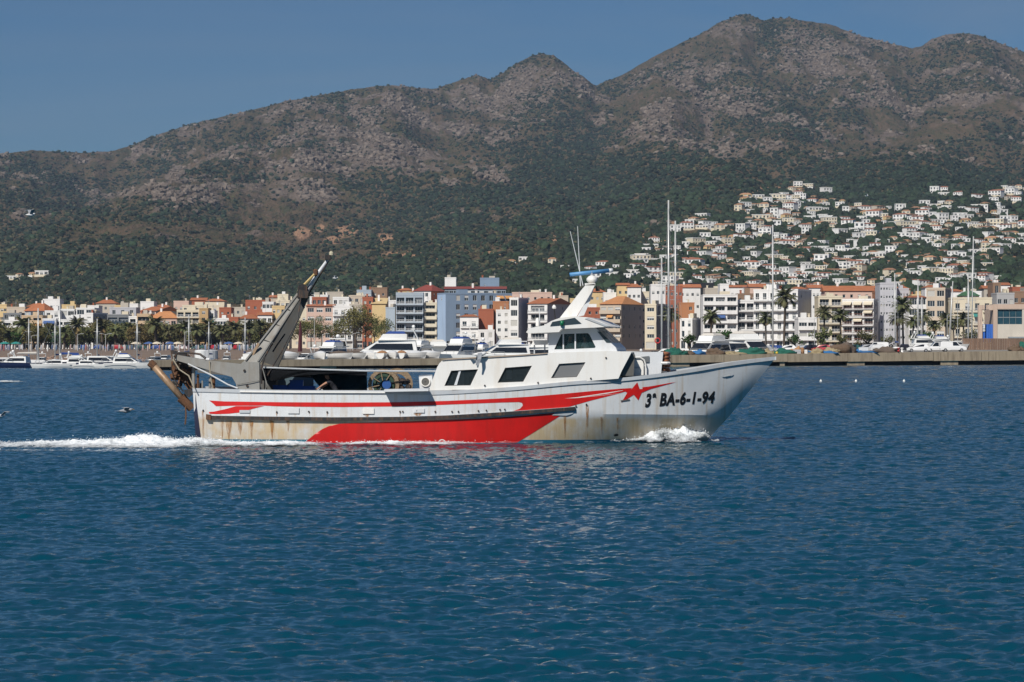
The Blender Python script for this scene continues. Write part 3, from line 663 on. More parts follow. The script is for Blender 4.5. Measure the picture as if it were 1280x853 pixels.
B('white dark-window house', 'white house with two wide dark windows right of the pale tower', 1136, 1158, 372, 830, 'white', 5, 2, win=(2.2,2.0), roof='shed', rtop=369)
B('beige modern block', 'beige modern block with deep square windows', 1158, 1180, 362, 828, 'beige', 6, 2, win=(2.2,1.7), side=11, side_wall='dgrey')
B('cream villa', 'long cream villa with green awning right of the modern block', 1191, 1240, 374, 820, 'cream', 4, 4, win=(1.3,2.0), awning=[(2,2,'teal')], rail='w1', bd=.6)
back('brown church tower', 'brown stone church tower with arched opening', 1241, 1251, 355, 1000, 'brown', 5, 1, win=(1.2,2.6), skip=((0,0),(1,0),(2,0),(3,0)), name='church_tower', cat='tower')
back('green dome house', 'house with a low green roof behind the cream villa', 1203, 1224, 370, 930, 'green' if 'green' in W_ else 'cream', 4, 3, roof='hip', rtop=363.5, rmat=mat('green_tiles', (.05,.14,.06), .7, .3, 1))
back('grey cube house', 'grey house with brick base at the right edge behind the port building', 1246, 1268, 368, 920, 'grey', 4, 3)
back('last brick house', 'brick house with pale windows at the far right edge of the town', 1266, 1300, 366, 960, 'brown', 4, 4)
# --- rows behind: small houses whose tops show between the waterfront roofs
NUMW = ['first','second','third','fourth','fifth','sixth','seventh','eighth','ninth','tenth']
r_ = random.Random(21); px = -6; k2 = 0; seen_s = {}
while px < 1300:
    w = r_.uniform(12, 26); Y = r_.uniform(1105, 1230); yt = r_.uniform(375, 386) if px < 330 else r_.uniform(363, 377)
    if px > 770: yt = r_.uniform(356, 372)
    mid = px + w/2; near = min(FRONTS, key=lambda q: abs((q[0]+q[1])/2 - mid))[2]
    col_ = r_.choice(['white','white','cream','pink','brick','stone','beige','yellow','white']); rf3 = r_.choice(['flat','flat','gable','hip'])
    lab = 'small %s %s house in the back rows above the %s' % (col_, 'flat roofed' if rf3 == 'flat' else 'red roofed', near)
    if 560 < mid < 640: yt += 8
    back('filler%d' % k2, lab, px, px+w, yt, Y, col_, r_.randint(4, 5), r_.randint(2, 4), win=(1.0,1.2), roof=rf3, rtop=yt-r_.uniform(3, 5), name='town_house', cat='house', group='houses in the back rows of the town', zb=2)
    k2 += 1; px += w * r_.uniform(.75, 1.25)
# ------------------------------------------------------------------ houses on the hillside
HP = []
HOUSE_SPOTS = []      # (X, Y, radius) kept clear of trees
hw = {c_: W_[c_] for c_ in ('white','cream','pink','yellow','stone')}
def house_recipe(w, d, h_, col_, roof, rm, bays, fl, terrace):
    mb = MB(); ops = []; wins = []; fh = h_/fl; pt = w/bays
    for f_ in range(fl):
        for b_ in range(bays):
            ww = pt*(.72 if (terrace and f_ == 0) else .5); hh = fh*.62; cx = pt*(b_+.5); z0 = f_*fh+fh*.2 + 1.5
            ops.append((cx-ww/2, cx+ww/2, z0, z0+hh)); wins.append((cx, z0, ww, hh))
    facade(mb, w, h_+1.5, ops, .5); H = h_+1.5
    mb.add([(0,0,0),(0,d,0),(0,d,H),(0,0,H)], [(0,1,2,3)]); mb.add([(w,0,0),(w,d,0),(w,d,H),(w,0,H)], [(0,1,2,3)]); mb.add([(0,d,0),(w,d,0),(w,d,H),(0,d,H)], [(0,1,2,3)])
    mb.v = [(x-w/2, y, z-1.5) for x, y, z in mb.v]
    parts = [('wall', mb.mesh('house_wall', W_[col_]), (0,0,0))]
    rb = MB(); e = .28; z = h_
    if roof == 'hip': rb.add([(-w/2-e,-e,z+.003),(w/2+e,-e,z+.003),(w/2+e,d+e,z+.003),(-w/2-e,d+e,z+.003),(-w/4,d/2,z+1.25),(w/4,d/2,z+1.25)], [(0,1,5,4),(1,2,5),(2,3,4,5),(3,0,4),(0,3,2,1)])
    elif roof == 'shed': rb.add([(-w/2-e,-e,z+.003),(w/2+e,-e,z+.003),(w/2+e,d+e,z+.9),(-w/2-e,d+e,z+.9),(-w/2-e,-e,z-.2),(w/2+e,-e,z-.2),(w/2+e,d+e,z+.7),(-w/2-e,d+e,z+.7)], [(0,1,2,3),(4,7,6,5),(0,4,5,1),(1,5,6,2),(2,6,7,3),(3,7,4,0)])
    else: rb.box(-w/2-.2, w/2+.2, -.2, d+.2, z+.003, z+.5)
    parts.append(('roof', rb.mesh('house_roof', rm), (0,0,0)))
    for cx, z0, ww, hh in wins: parts.append(('window', window_mesh(ww, hh, rnd.choice((0,2,1))), (cx-w/2, .42, z0-1.5)))
    if terrace:
        tb = MB(); tb.box(-w*.5, w*.5, -2.2, -.003, -1.6, .1); tb.box(-w*.5, w*.5, -2.2, -2.05, .103, .85); parts.append(('terrace', tb.mesh('house_terrace', W_['white' if col_ != 'white' else 'cream']), (0,0,0)))
    return parts
hr1 = mat('hill_tiles_red', (.34,.135,.08), .9, .3, .6, vary=.3); hr2 = mat('hill_tiles_tan', (.42,.22,.125), .9, .3, .6, vary=.3)
roofs = {'red': hr1, 'orange': hr2, 'white': W_['white']}
for i, (w, d, h_, col_, roof, rn_, b_, fl, t) in enumerate([(9,7,3.4,'white','flat','white',3,1,True),(8,7,5.6,'white','flat','white',3,2,False),(11,7,5.4,'white','hip','red',4,2,True),(7,6,5.2,'cream','hip','orange',2,2,False),(12,7,3.2,'white','flat','white',4,1,True),
      (9,7,5.4,'white','shed','red',3,2,False),(8,6,3.2,'yellow','hip','orange',3,1,True),(10,7,5.6,'white','flat','white',3,2,True),(13,8,5.6,'cream','flat','white',5,2,True),(6,6,5.4,'white','flat','white',2,2,False),(9,7,3.4,'stone','shed','orange',3,1,False)]):
    ds = {'white':'white','cream':'cream','pink':'pinkish','yellow':'yellow','stone':'stone coloured'}[col_]
    HP.append((house_recipe(w, d, h_, col_, roof, roofs[rn_], b_, fl, t), w, '%s %s house, %s' % ('low' if fl == 1 else 'tall', ds, 'flat roof' if roof == 'flat' else ('red' if rn_ == 'red' else 'tan') + ' tiled roof'), ds))
REG = [(783,352),(790,335),(803,316),(815,304),(840,296),(850,288),(865,276),(880,268),(925,262),(932,248),(960,240),(1000,234),(1040,236),(1055,255),(1090,262),(1150,258),(1160,242),(1182,238),(1190,262),(1215,268),(1228,245),(1245,236),(1295,236),(1295,305),(1262,312),(1240,322),(1232,345),(1260,362),(783,362)]
def inside(x, y):
    c_ = False; n = len(REG)
    for i in range(n):
        (xa, ya), (xb, yb) = REG[i], REG[(i+1)%n]
        if (ya > y) != (yb > y) and x < (xb-xa)*(y-ya)/(yb-ya)+xa: c_ = not c_
    return c_
DNX, DNY = np.meshgrid(np.arange(780,1300)/46., np.arange(230,366)/22.); DN = fbm(DNX, DNY, 3, 77)
spots = []; r_ = random.Random(5); tries = 0
fixed = [(1168,244,1),(1035,243,1),(948,250,4),(972,252,8),(992,252,8),(878,290,4),(898,288,4),(1197,247,2),(1243,247,2),(1262,246,7),(1270,254,2),(955,262,3),(985,264,2),(862,285,9)]
for q in fixed: spots.append(q)
while tries < 40000 and len(spots) < 560:
    tries += 1; x = r_.uniform(782, 1295); y = 362 - (362-236)*r_.random()**1.25
    if not inside(x, y): continue
    dn = float(DN[int(y-230), int(x-780)])
    if dn < -.10 + .0012*(300-y): continue
    if any(abs(x-q[0]) < 9.6 and abs(y-q[1]) < 4.3 for q in spots): continue
    spots.append((x, y, None))
extra = [(14,352,0),(26,350,3),(38,348,6),(52,345,0),(640,330,6),(655,328,0),(690,332,3),(350,215,1),(706,338,0),(735,342,5),(752,336,2),(765,348,0),(770,338,9),(742,352,7),(722,354,4)]
random.Random(2).shuffle(spots); r_.shuffle(spots)
keep_ = sorted(spots, key=lambda q: (q[2] is None, -q[1]*.25 + 40*r_.random()))[:282]; rest_ = [q for q in spots if q not in keep_]; spots = keep_
spots.sort(key=lambda q: q[1])
rows = {}
for q in spots:
    rows.setdefault(int((q[1]-232)//9), []).append(q)
ORD = lambda n: ['first','second','third','fourth','fifth','sixth','seventh','eighth','ninth','tenth','eleventh','twelfth','thirteenth','fourteenth','fifteenth','sixteenth','seventeenth','eighteenth','nineteenth','twentieth'][n] if n < 20 else ('twenty-' + ['first','second','third','fourth','fifth','sixth','seventh','eighth','ninth'][n-20] if n < 29 else 'thirtieth' if n == 29 else 'thirty-' + ['first','second','third','fourth','fifth','sixth','seventh','eighth','ninth'][n-30])
def put_house(x, y, kind, label):
    p, ri, ci = ground_hit(x, y); rec, w, ds, _ = HP[kind if kind is not None else r_.randrange(len(HP))]
    s_ = r_.uniform(.58, .95)*min(1.25, p.y/2100.0 + .12) * (.5 if y < 225 else 1)
    o = spawn(rec, 'hillside_house', p, r_.uniform(-.9, .7), (s_*r_.uniform(.9,1.2), s_, s_*r_.uniform(.85,1.1))); HOUSE_SPOTS.append((p.x, p.y, w*.55*s_))
    tag(o, label % ds, 'house', 'houses on the hillside', px=x); return o
for k_, row in sorted(rows.items()):
    row.sort(key=lambda q: q[0])
    for n, q in enumerate(row): put_house(q[0], q[1], q[2], '%s, ' + '%s from left, %s row down the hillside' % (ORD(n), ORD(k_)))
for (x, y, kd), lb in zip(extra, ['%s at the left edge below the mountain','%s second from the left edge below the mountain','%s third from the left edge below the mountain','%s with bushes, last of the small group at the far left','%s on the slope above the blue block','%s on the slope just right of the blue block','%s on the slope left of the whip antennas','%s alone high on the mountain flank',
    '%s on the slope just below the radar scanner','%s below the scanner cap right of the mast','%s beside the brown slope right of the mast','%s low behind the beige corner block','%s under the brown slope left of the hillside houses','%s between mast and beige corner block','%s just right of the mast foot']): put_house(x, y, kd, lb)

# the remaining, smaller houses between them: one mass
rm_ = MB(); rmats = []
for (x, y, kd) in rest_:
    p, ri, ci = ground_hit(x, y); rec, w, ds, _ = HP[r_.randrange(len(HP))]; s_ = r_.uniform(.5, .85)*min(1.25, p.y/2100.0 + .12); M = Matrix.Translation(p) @ Matrix.Rotation(r_.uniform(-.9,.7), 4, 'Z') @ Matrix.Diagonal((s_*r_.uniform(.9,1.2), s_, s_, 1))
    HOUSE_SPOTS.append((p.x, p.y, w*.5*s_))
    for q in rec:
        off = Vector(q[2]); me_ = q[1]
        for m_ in me_.materials:
            if m_ not in rmats: rmats.append(m_)
        b0 = len(rm_.v); rm_.v += [tuple(M @ (v_.co + off)) for v_ in me_.vertices]
        for pg in me_.polygons: rm_.f.append([b0+i_ for i_ in pg.vertices]); rm_.m.append(rmats.index(me_.materials[pg.material_index]))
rest_o = rm_.build('distant_houses', rmats); rest_o['kind'] = 'stuff'
# ------------------------------------------------------------------ scrub, trees and rocks on the mountain (one mass each)
def scatter(name, pts, scl, rot, mat_, subd=2, flat=.75, rough=.45, nscale=1.6, seed=0):
    me = bpy.data.meshes.new(name); n = len(pts)
    me.vertices.add(n); me.vertices.foreach_set('co', np.asarray(pts, np.float32).ravel())
    a = me.attributes.new('scl', 'FLOAT_VECTOR', 'POINT'); a.data.foreach_set('vector', np.asarray(scl, np.float32).ravel())
    a = me.attributes.new('rot', 'FLOAT_VECTOR', 'POINT'); a.data.foreach_set('vector', np.asarray(rot, np.float32).ravel())
    o = bpy.data.objects.new(name, me); COL.objects.link(o); me.materials.append(mat_); o['kind'] = 'stuff'
    ng = bpy.data.node_groups.new(name + '_scatter', 'GeometryNodeTree')
    ng.interface.new_socket('Geometry', in_out='INPUT', socket_type='NodeSocketGeometry'); ng.interface.new_socket('Geometry', in_out='OUTPUT', socket_type='NodeSocketGeometry')
    N = ng.nodes; Lk = ng.links; gi = N.new('NodeGroupInput'); go = N.new('NodeGroupOutput')
    ico = N.new('GeometryNodeMeshIcoSphere'); ico.inputs['Radius'].default_value = .5; ico.inputs['Subdivisions'].default_value = subd
    sp = N.new('GeometryNodeSetPosition'); nz = N.new('ShaderNodeTexNoise'); nz.inputs['Scale'].default_value = nscale; nz.inputs['Detail'].default_value = 3
    ps = N.new('GeometryNodeInputPosition'); ad = N.new('ShaderNodeVectorMath'); ad.operation = 'ADD'; ad.inputs[1].default_value = (seed*3.1, 0, 0)
    Lk.new(ps.outputs[0], ad.inputs[0]); Lk.new(ad.outputs[0], nz.inputs['Vector'])
    sb = N.new('ShaderNodeVectorMath'); sb.operation = 'SUBTRACT'; sb.inputs[1].default_value = (.5,.5,.5); Lk.new(nz.outputs['Color'], sb.inputs[0])
    ml = N.new('ShaderNodeVectorMath'); ml.operation = 'SCALE'; ml.inputs['Scale'].default_value = rough*2; Lk.new(sb.outputs[0], ml.inputs[0])
    Lk.new(ico.outputs[0], sp.inputs['Geometry']); Lk.new(ml.outputs[0], sp.inputs['Offset'])
    tr = N.new('GeometryNodeTransform'); tr.inputs['Scale'].default_value = (1, 1, flat); Lk.new(sp.outputs[0], tr.inputs['Geometry'])
    smt = N.new('GeometryNodeSetMaterial'); smt.inputs['Material'].default_value = mat_; Lk.new(tr.outputs[0], smt.inputs['Geometry'])
    ip = N.new('GeometryNodeInstanceOnPoints'); Lk.new(gi.outputs[0], ip.inputs['Points']); Lk.new(smt.outputs[0], ip.inputs['Instance'])
    for nm, sk in (('scl', 'Scale'), ('rot', 'Rotation')):
        at_ = N.new('GeometryNodeInputNamedAttribute'); at_.data_type = 'FLOAT_VECTOR'; at_.inputs['Name'].default_value = nm
        Lk.new(at_.outputs[0], ip.inputs[sk])
    Lk.new(ip.outputs[0], go.inputs[0])
    md = o.modifiers.new('scatter', 'NODES'); md.node_group = ng
    return o

def pick(n, weight, seed):
    """n random places on the slopes the camera side can see, weighted"""
    r = np.random.RandomState(seed)
    w = (weight * VIS_S).ravel(); p = np.cumsum(w); p /= p[-1]
    k_ = np.searchsorted(p, r.rand(n)); ri, ci = np.unravel_index(k_, Zt.shape)
    fr, fc = r.rand(n), r.rand(n); r1 = np.minimum(ri+1, NROW-1); c1 = np.minimum(ci+1, NCOL-1)
    Y = rowY[ri]*(1-fr)+rowY[r1]*fr; A = colA[ci]*(1-fc)+colA[c1]*fc
    Z = (Zt[ri,ci]*(1-fr)+Zt[r1,ci]*fr)*(1-fc)+(Zt[ri,c1]*(1-fr)+Zt[r1,c1]*fr)*fc
    return np.stack([A*Y, Y, Z], 1), ri, ci, r
def grow_scrub():
    global VIS_S
    EP = HY - ELEV*F
    dE = np.maximum(0, np.diff(RUN, axis=0, append=RUN[-1:]))            # picture height of each cell: even density as seen
    inframe = (np.abs(PXX-640) < 800)
    VIS_S = (dE*F + .12*VIS) * VIS * inframe
    veg = np.clip(.46 + 3.0*fbm((XX+.5*SV)/170+7, SV/95, 5, 33, .65) - .40*rock, .03, 1.6) * (1-.85*earth)
    for (cx, cy, rx, ry, s_) in [(740,280,70,70,.9),(700,200,70,60,.6),(430,350,600,20,.5),(1130,230,160,28,.8),(560,290,80,40,.5),(960,45,14,40,1.2),(60,250,60,40,.5)]:
        veg = veg + s_*np.exp(-((PXX-cx)/rx)**2-((EP-cy)/ry)**2)
    veg *= np.clip((385-EP)/10, 0, 1)
    def clear(P):
        keep = np.ones(len(P), bool)
        for (hx, hy, hr) in HOUSE_SPOTS:
            keep &= ~((np.abs(P[:,0]-hx) < hr) & (P[:,1] > hy-hr*2.6) & (P[:,1] < hy+hr*1.2))
        return keep
    def go(name, n, wgt, s0, s1, m, sd, **kw):
        P, ri, ci, r = pick(n, wgt, sd); k_ = clear(P); P = P[k_]; n = len(P)
        s = s0 + (s1-s0)*r.rand(n)**2.2
        sc = np.stack([s*(.8+.5*r.rand(n)), s*(.8+.5*r.rand(n)), s*(.75+.5*r.rand(n))], 1); P[:,2] += sc[:,2]*.18
        rt = np.stack([r.rand(n)*.5, r.rand(n)*.5, r.rand(n)*6.28], 1)
        return scatter(name, P, sc, rt, m, **kw)
    dk = leaf_mat('scrub_dark', (.012,.020,.011), (.025,.037,.019), .5)
    ol = leaf_mat('scrub_olive', (.052,.050,.026), (.092,.078,.042), .45)
    pi = leaf_mat('pine_green', (.017,.030,.014), (.036,.050,.023), .45)
    rk_ = mat('outcrop_rock', (.175,.138,.11), .9, .45, .25, vary=.35)
    low = np.clip((EP-235)/60, 0, 1); 
    hillf = np.exp(-((PXX-1030)/330)**4)*np.clip((EP-225)/20, 0, 1)
    go('scrub', 62000, veg*(1-.4*low), 1.8, 6.4, dk, 1)
    go('undergrowth', 24000, veg*(.35+.8*low), 1.6, 4.5, ol, 2, seed=1)
    go('forest', 11000, veg*(.42*low+.08)*np.clip(.4+2.2*fbm(XX/120, SV/60, 3, 55), .05, 1.5) + 1.5*hillf*np.clip(.7+2.0*fbm(XX/60, SV/25, 3, 56), .1, 1.5), 3.0, 8.0, pi, 3, seed=2, rough=.4, flat=.9)
    go('rubble', 8500, np.clip(rock*1.9-.85, 0, 1)**2*(1-earth)*np.clip((300-EP)/40,0,1), 1.8, 8.5, rk_, 4, seed=3, subd=1, rough=.6, flat=.8, nscale=2.2)
grow_scrub()
# ================================================================== THE TRAWLER
YC = 110.8                       # centreline distance
SHEAR = .13                      # the boat points a little towards the viewer: its far side shows further right
def P3(px, y, Y=108.3): return Vector((PX(px, Y), Y, PZ(y, Y)))
def hermite(tab, n):
    t = np.array(tab, float); s = (t[:,0]-t[0,0])/(t[-1,0]-t[0,0]); q = np.linspace(0, 1, n) ** .92
    m = np.gradient(t, s, axis=0); out = np.zeros((n, 3))
    for a in range(n):
        i = min(np.searchsorted(s, q[a], 'right')-1, len(s)-2); h_ = s[i+1]-s[i]; u = (q[a]-s[i])/h_
        out[a] = (2*u**3-3*u**2+1)*t[i]+(u**3-2*u**2+u)*h_*m[i]+(-2*u**3+3*u**2)*t[i+1]+(u**3-u**2)*h_*m[i+1]
    return out
NS = 110
LV = [hermite(x, NS) for x in (
 [(241,486.5,2.3),(300,488,2.55),(364,489,2.7),(482,489.5,2.8),(540,490.5,2.8),(590,488.2,2.8),(640,485,2.78),(720,477.6,2.68),(760,475,2.55),(826,468,2.12),(870,461.5,1.62),(902,456,1.12),(940,450.6,.5),(970,447,.04)],
 [(243,523,2.25),(300,523,2.55),(364,523,2.7),(482,523,2.8),(590,520,2.78),(640,518.5,2.7),(720,518,2.56),(780,518,2.26),(830,518.5,1.8),(870,519,1.22),(895,519.5,.66),(912,520,.04)],
 [(245,557,2.1),(300,557,2.45),(364,557,2.6),(482,557,2.7),(600,557,2.6),(700,556,2.12),(780,554,1.35),(840,551,.68),(870,549,.3),(887,547,.03)],
 [(249,590,1.5),(300,590,1.9),(482,590,2.1),(600,590,1.9),(700,590,1.4),(780,590,.8),(840,588,.3),(866,580,.02)])]
def lvl(l, side):
    out = []
    for px, y, b in LV[l]:
        Y = YC - side*b; Yn = YC - b; out.append(Vector((PX(px, Yn) , Y, PZ(y, Yn))))
    return out
def hull_rows(side):
    rows = []
    for l in range(3):
        A_, B_ = lvl(l, side), lvl(l+1, side); n = (7, 6, 3)[l]
        for k_ in range(n):
            t = k_/n; row = []
            for i in range(NS):
                p = A_[i].lerp(B_[i], t)
                if l == 0: p.y += side * -.04*math.sin(math.pi*t) * max(0, (i/NS-.68)/.32)**1.2 * (1-max(0, (i/NS-.9)/.1))   # hollow flare at the bow
                row.append(p)
            rows.append(row)
    rows.append(lvl(3, side)); return rows
hull = MB()
for side in (1, -1):
    rows = hull_rows(side)
    hull.loft(rows, closed=False)
rn, rf_ = hull_rows(1), hull_rows(-1)
hull.loft([[r[0] for r in rn], [r[0] for r in rf_]], closed=False)                 # transom
hm_, nb, bs = base_mat('hull_paint')
geo = nb.new('TexCoord').outputs['Object']; sep = nb.new('SeparateXYZ'); nb.l.new(geo, sep.inputs[0])
nw = nb.noise(geo, 1.1, 6, .6); stv = nb.noise(nb.mapping(geo, (1.1, .3, .55)), 1.3, 7, .7); stf = nb.noise(nb.mapping(geo, (9, .3, .35)), 1.2, 4, .6)
scuff = nb.noise(nb.mapping(geo, (1, 1, 1.6)), 7, 6, .7)
def zr(a, b):
    n = nb.new('MapRange'); nb.l.new(sep.outputs['Z'], n.inputs['Value']); n.inputs['From Min'].default_value = a; n.inputs['From Max'].default_value = b; return n.outputs[0]
def xr(a, b):
    n = nb.new('MapRange'); nb.l.new(sep.outputs['X'], n.inputs['Value']); n.inputs['From Min'].default_value = a; n.inputs['From Max'].default_value = b; return n.outputs[0]
c = nb.mix(nw, (.56,.58,.60), (.69,.71,.72))
c = nb.mix(nb.ramp(scuff, [(.55,(0,0,0)),(.75,(.30,.30,.30))]), c, (.40,.40,.39))
# rust-coloured stain below the rubbing rail, running down in streaks
stain = nb.math('MULTIPLY', nb.ramp(nb.math('ADD', nb.math('MULTIPLY', stv, .7), nb.math('MULTIPLY', nw, .35)), [(.37,(.05,.05,.05)),(.58,(1,1,1))]), nb.math('MULTIPLY', zr(1.05, .9), xr(9.2, 6.8)))
c = nb.mix(nb.math('MULTIPLY', stain, .92), c, nb.mix(stf, (.46,.30,.13), (.68,.57,.38)))
rust = nb.math('MULTIPLY', nb.ramp(stf, [(.60,(0,0,0)),(.72,(1,1,1))]), nb.math('MULTIPLY', nb.ramp(stv, [(.45,(0,0,0)),(.62,(1,1,1))]), zr(1.6, .9)))
c = nb.mix(nb.math('MULTIPLY', rust, nb.math('MULTIPLY', xr(5.5, 2.0), .75)), c, (.30,.13,.04))
up = nb.math('MULTIPLY', nb.ramp(nb.noise(nb.mapping(geo, (5, .3, .3)), 1.3, 5), [(.52,(0,0,0)),(.72,(1,1,1))]), .5)
c = nb.mix(up, c, (.45,.33,.2))
nb.l.new(c, bs.inputs['Base Color']); bs.inputs['Roughness'].default_value = .42
bp = nb.new('Bump'); bp.inputs['Strength'].default_value = .12; bp.inputs['Distance'].default_value = .04; nb.l.new(nb.noise(nb.mapping(geo,(1,1,1)), 1.2, 3), bp.inputs['Height']); nb.l.new(bp.outputs[0], bs.inputs['Normal'])

trawler = empty('fishing_trawler', (0, YC, 0)); 
tag(trawler, 'white steel fishing trawler with red stripes and star, under way in the foreground', 'trawler')
def tpart(mb, name, mats, parent=None, smooth=False):
    """meshes are written in scene coordinates, then hung on the boat's empty"""
    p = parent or trawler
    base_ = Vector((0, 0, 0))
    q = p
    while q is not None: base_ += q.location; q = q.parent
    mb.v = [tuple(Vector(v_) - base_) for v_ in mb.v]
    return mb.build(name, mats, p, smooth)
hb = BVHTree.FromPolygons([tuple(v_) for v_ in hull.v], hull.f)
hullo = tpart(hull, 'hull', hm_, smooth=True); hullo.data.set_sharp_from_angle(angle=R(24))
EYE = Vector((0, 0, CZ))
def on_hull(px, y, off=.008):
    d = (P3(px, y, 100) - EYE).normalized()
    h_ = hb.ray_cast(EYE, d)
    if h_[0] is None:
        return P3(px, y, YC-.1)
    n = h_[1] if h_[1].dot(d) < 0 else -h_[1]
    return h_[0] + n*off
def decal(name, poly, m, off=.008, parent=None, step=(9, 5), mats2=None):
    bm = bmesh.new()
    loops = poly if isinstance(poly[0][0], (tuple, list)) else [poly]
    pts = [Vector((p[0], p[1], 0)) for lp in loops for p in lp]
    vs = [bm.verts.new(p) for p in pts]
    for tri in tessellate_polygon([[Vector((p[0], p[1], 0)) for p in lp] for lp in loops]):
        try: bm.faces.new([vs[i] for i in tri])
        except ValueError: pass
    x0 = min(p.x for p in pts); x1 = max(p.x for p in pts); y0 = min(p.y for p in pts); y1 = max(p.y for p in pts)
    def cuts(a, b, st):
        n = int((b-a)/st); return [a + (i+.5)*st for i in range(n)]
    for x in cuts(x0, x1, step[0]): bmesh.ops.bisect_plane(bm, geom=bm.verts[:]+bm.edges[:]+bm.faces[:], plane_co=(x,0,0), plane_no=(1,0,0))
    for y in cuts(y0, y1, step[1]): bmesh.ops.bisect_plane(bm, geom=bm.verts[:]+bm.edges[:]+bm.faces[:], plane_co=(0,y,0), plane_no=(0,1,0))
    mb = MB(); bm.verts.index_update()
    mb.add([on_hull(v_.co.x, v_.co.y, off) for v_ in bm.verts], [[v_.index for v_ in f_.verts] for f_ in bm.faces]); bm.free()
    return tpart(mb, name, m, parent or hullo, True)
tarp0 = mat('dark_fitting', (.03,.035,.045), .7, .3, 4)
nrope = mat('pale_rope', (.42,.36,.26), .9, .2, 8)
red = mat('red_boat_paint', (.62,.012,.010), .4, .22, 1.2, dirt=(.30,.015,.01), dirt_amt=.6)
white_p = mat('white_boat_paint', (.80,.79,.76), .45, .06, 1.5, dirt=(.55,.43,.28), dirt_amt=.28)
grey_p = mat('grey_boat_paint', (.47,.50,.53), .5, .15, 1.5, dirt=(.3,.2,.1), dirt_amt=.3)
cool_w = mat('cool_white_paint', (.66,.68,.70), .45, .1, 1.2, dirt=(.42,.38,.32), dirt_amt=.3)
navy_p = mat('navy_boat_paint', (.018,.022,.055), .5, .3, 2)
teal_p = mat('teal_antifouling', (.02,.17,.27), .6, .3, 2, dirt=(.08,.2,.22), dirt_amt=.5)
black_r = mat('black_rubber', (.018,.018,.02), .6, .5, 4, dirt=(.25,.12,.05), dirt_amt=.55)
rust_m = mat('rusty_steel', (.16,.075,.035), .85, .5, 6, bump=.5, bscale=30, dirt=(.05,.035,.03), dirt_amt=.8)
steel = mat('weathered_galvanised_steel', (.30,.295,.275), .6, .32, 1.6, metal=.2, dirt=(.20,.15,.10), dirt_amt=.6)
dsteel = mat('weathered_shaded_steel', (.125,.125,.12), .6, .35, 1.6, metal=.2, dirt=(.12,.09,.06), dirt_amt=.6)  # darker twin of the steel; on the far gantry leg it carries shade
ink = mat('black_lettering', (.008,.009,.012), .5, .2, 3)
dark_g = glass_mat('dark_cabin_glass')
# --- paint on the hull
decal('waterline_band', [(246,549),(300,549.3),(500,550),(700,550),(790,549.3),(850,548),(850,560),(700,566),(400,567),(247,567)], teal_p, .006)
decal('red_sweep', [(379.5,554),(386,549),(394,542.5),(403,536.5),(412,532.5),(424,530),(440,529),(500,527.5),(600,523.5),(650,520),(708,515),(700,520),(676,535),(660,545),(646,553.5),(560,554),(450,554)], red, .010)
decal('red_stripe', [(261.5,500.8),(280,502),(350,503),(430,503.4),(500,503),(560,501.3),(620,498.6),(660,496.2),(700,492.8),(740,489),(776,486),(790,485.2),(784,489),(768,493.5),(740,500.5),(712,508.5),(690,512.5),(650,516),(628,517.6),
  (640,514.6),(650,511),(653.5,507),(652.5,503.8),(648,502.8),(620,503.6),(560,506),(500,508.2),(430,509),(370,508.6),(344,508),(330,507.2),(294,507.3),(270,508),(267,505)], red, .010)
decal('red_stripe_tail', [(261,515.2),(268,514.6),(282,511.6),(295,507.9),(330,507.9),(322,509.7),(312,512.4),(300,515.8),(286,517.4),(270,517.9),(262,517.3)], red, .0115)
decal('white_slash', [(706,498.2),(722,496.6),(790,486.2),(760,492),(730,496.2),(790,490.5),(720,497.8)], white_p, .013)
star = []
for px, y in [(796.5,478),(799.5,486.5),(814,486),(802,491),(797.8,500.5),(792,493.5),(776.5,503.5),(784,491),(776,486.8),(789.5,486.4)]: star.append((px, y))
decal('red_star', star, red, .0155)
decal('red_streak', [(803,484.2),(812,483.2),(846,477.3),(814,486.2),(803,487)], red, .014)
decal('navy_stern_edge', [(241.2,493),(244.2,493),(252.5,557),(245.2,557)], navy_p, .012)
def ring(cx, cy, rx, ry, w, n=18): return [[(cx+rx*math.cos(t), cy+ry*math.sin(t)) for t in [2*math.pi*i/n for i in range(n)]], [(cx+(rx-w)*math.cos(t), cy+(ry-w)*math.sin(t)) for t in [2*math.pi*i/n for i in range(n)]]]
decal('load_line_ring', ring(552.5, 554.2, 5, 5, 1.2), white_p, .013); decal('load_line_bar', [(545,553.6),(560,553.6),(560,554.7),(545,554.7)], white_p, .014)
# --- lettering
fc = bpy.data.curves.new('lettering', 'FONT'); fc.body = '3\u00aa BA-6-1-94'; fc.size = 1; fc.offset = .045; fc.resolution_u = 4; fc.space_character = 1.12
fo = bpy.data.objects.new('lettering_source', fc); COL.objects.link(fo)
dg = bpy.context.evaluated_depsgraph_get(); fm = bpy.data.meshes.new_from_object(fo.evaluated_get(dg)); bpy.data.objects.remove(fo)
xs = [v_.co.x for v_ in fm.vertices]; ys = [v_.co.y for v_ in fm.vertices]; x0, x1, y0, y1 = min(xs), max(xs), min(ys), max(ys)
mb = MB(); vv = []
for v_ in fm.vertices:
    u = (v_.co.x-x0)/(x1-x0); w = (v_.co.y - 0)/(.72)
    px = 806 + u*86 + w*2.4; y = 508.6 - u*5.6 - 2*u*(1-u)*.6 - w*(16.2 - 2.6*u)
    vv.append(on_hull(px, y, .016))
mb.add(vv, [list(p.vertices) for p in fm.polygons]); tpart(mb, 'registration_lettering', ink, hullo)
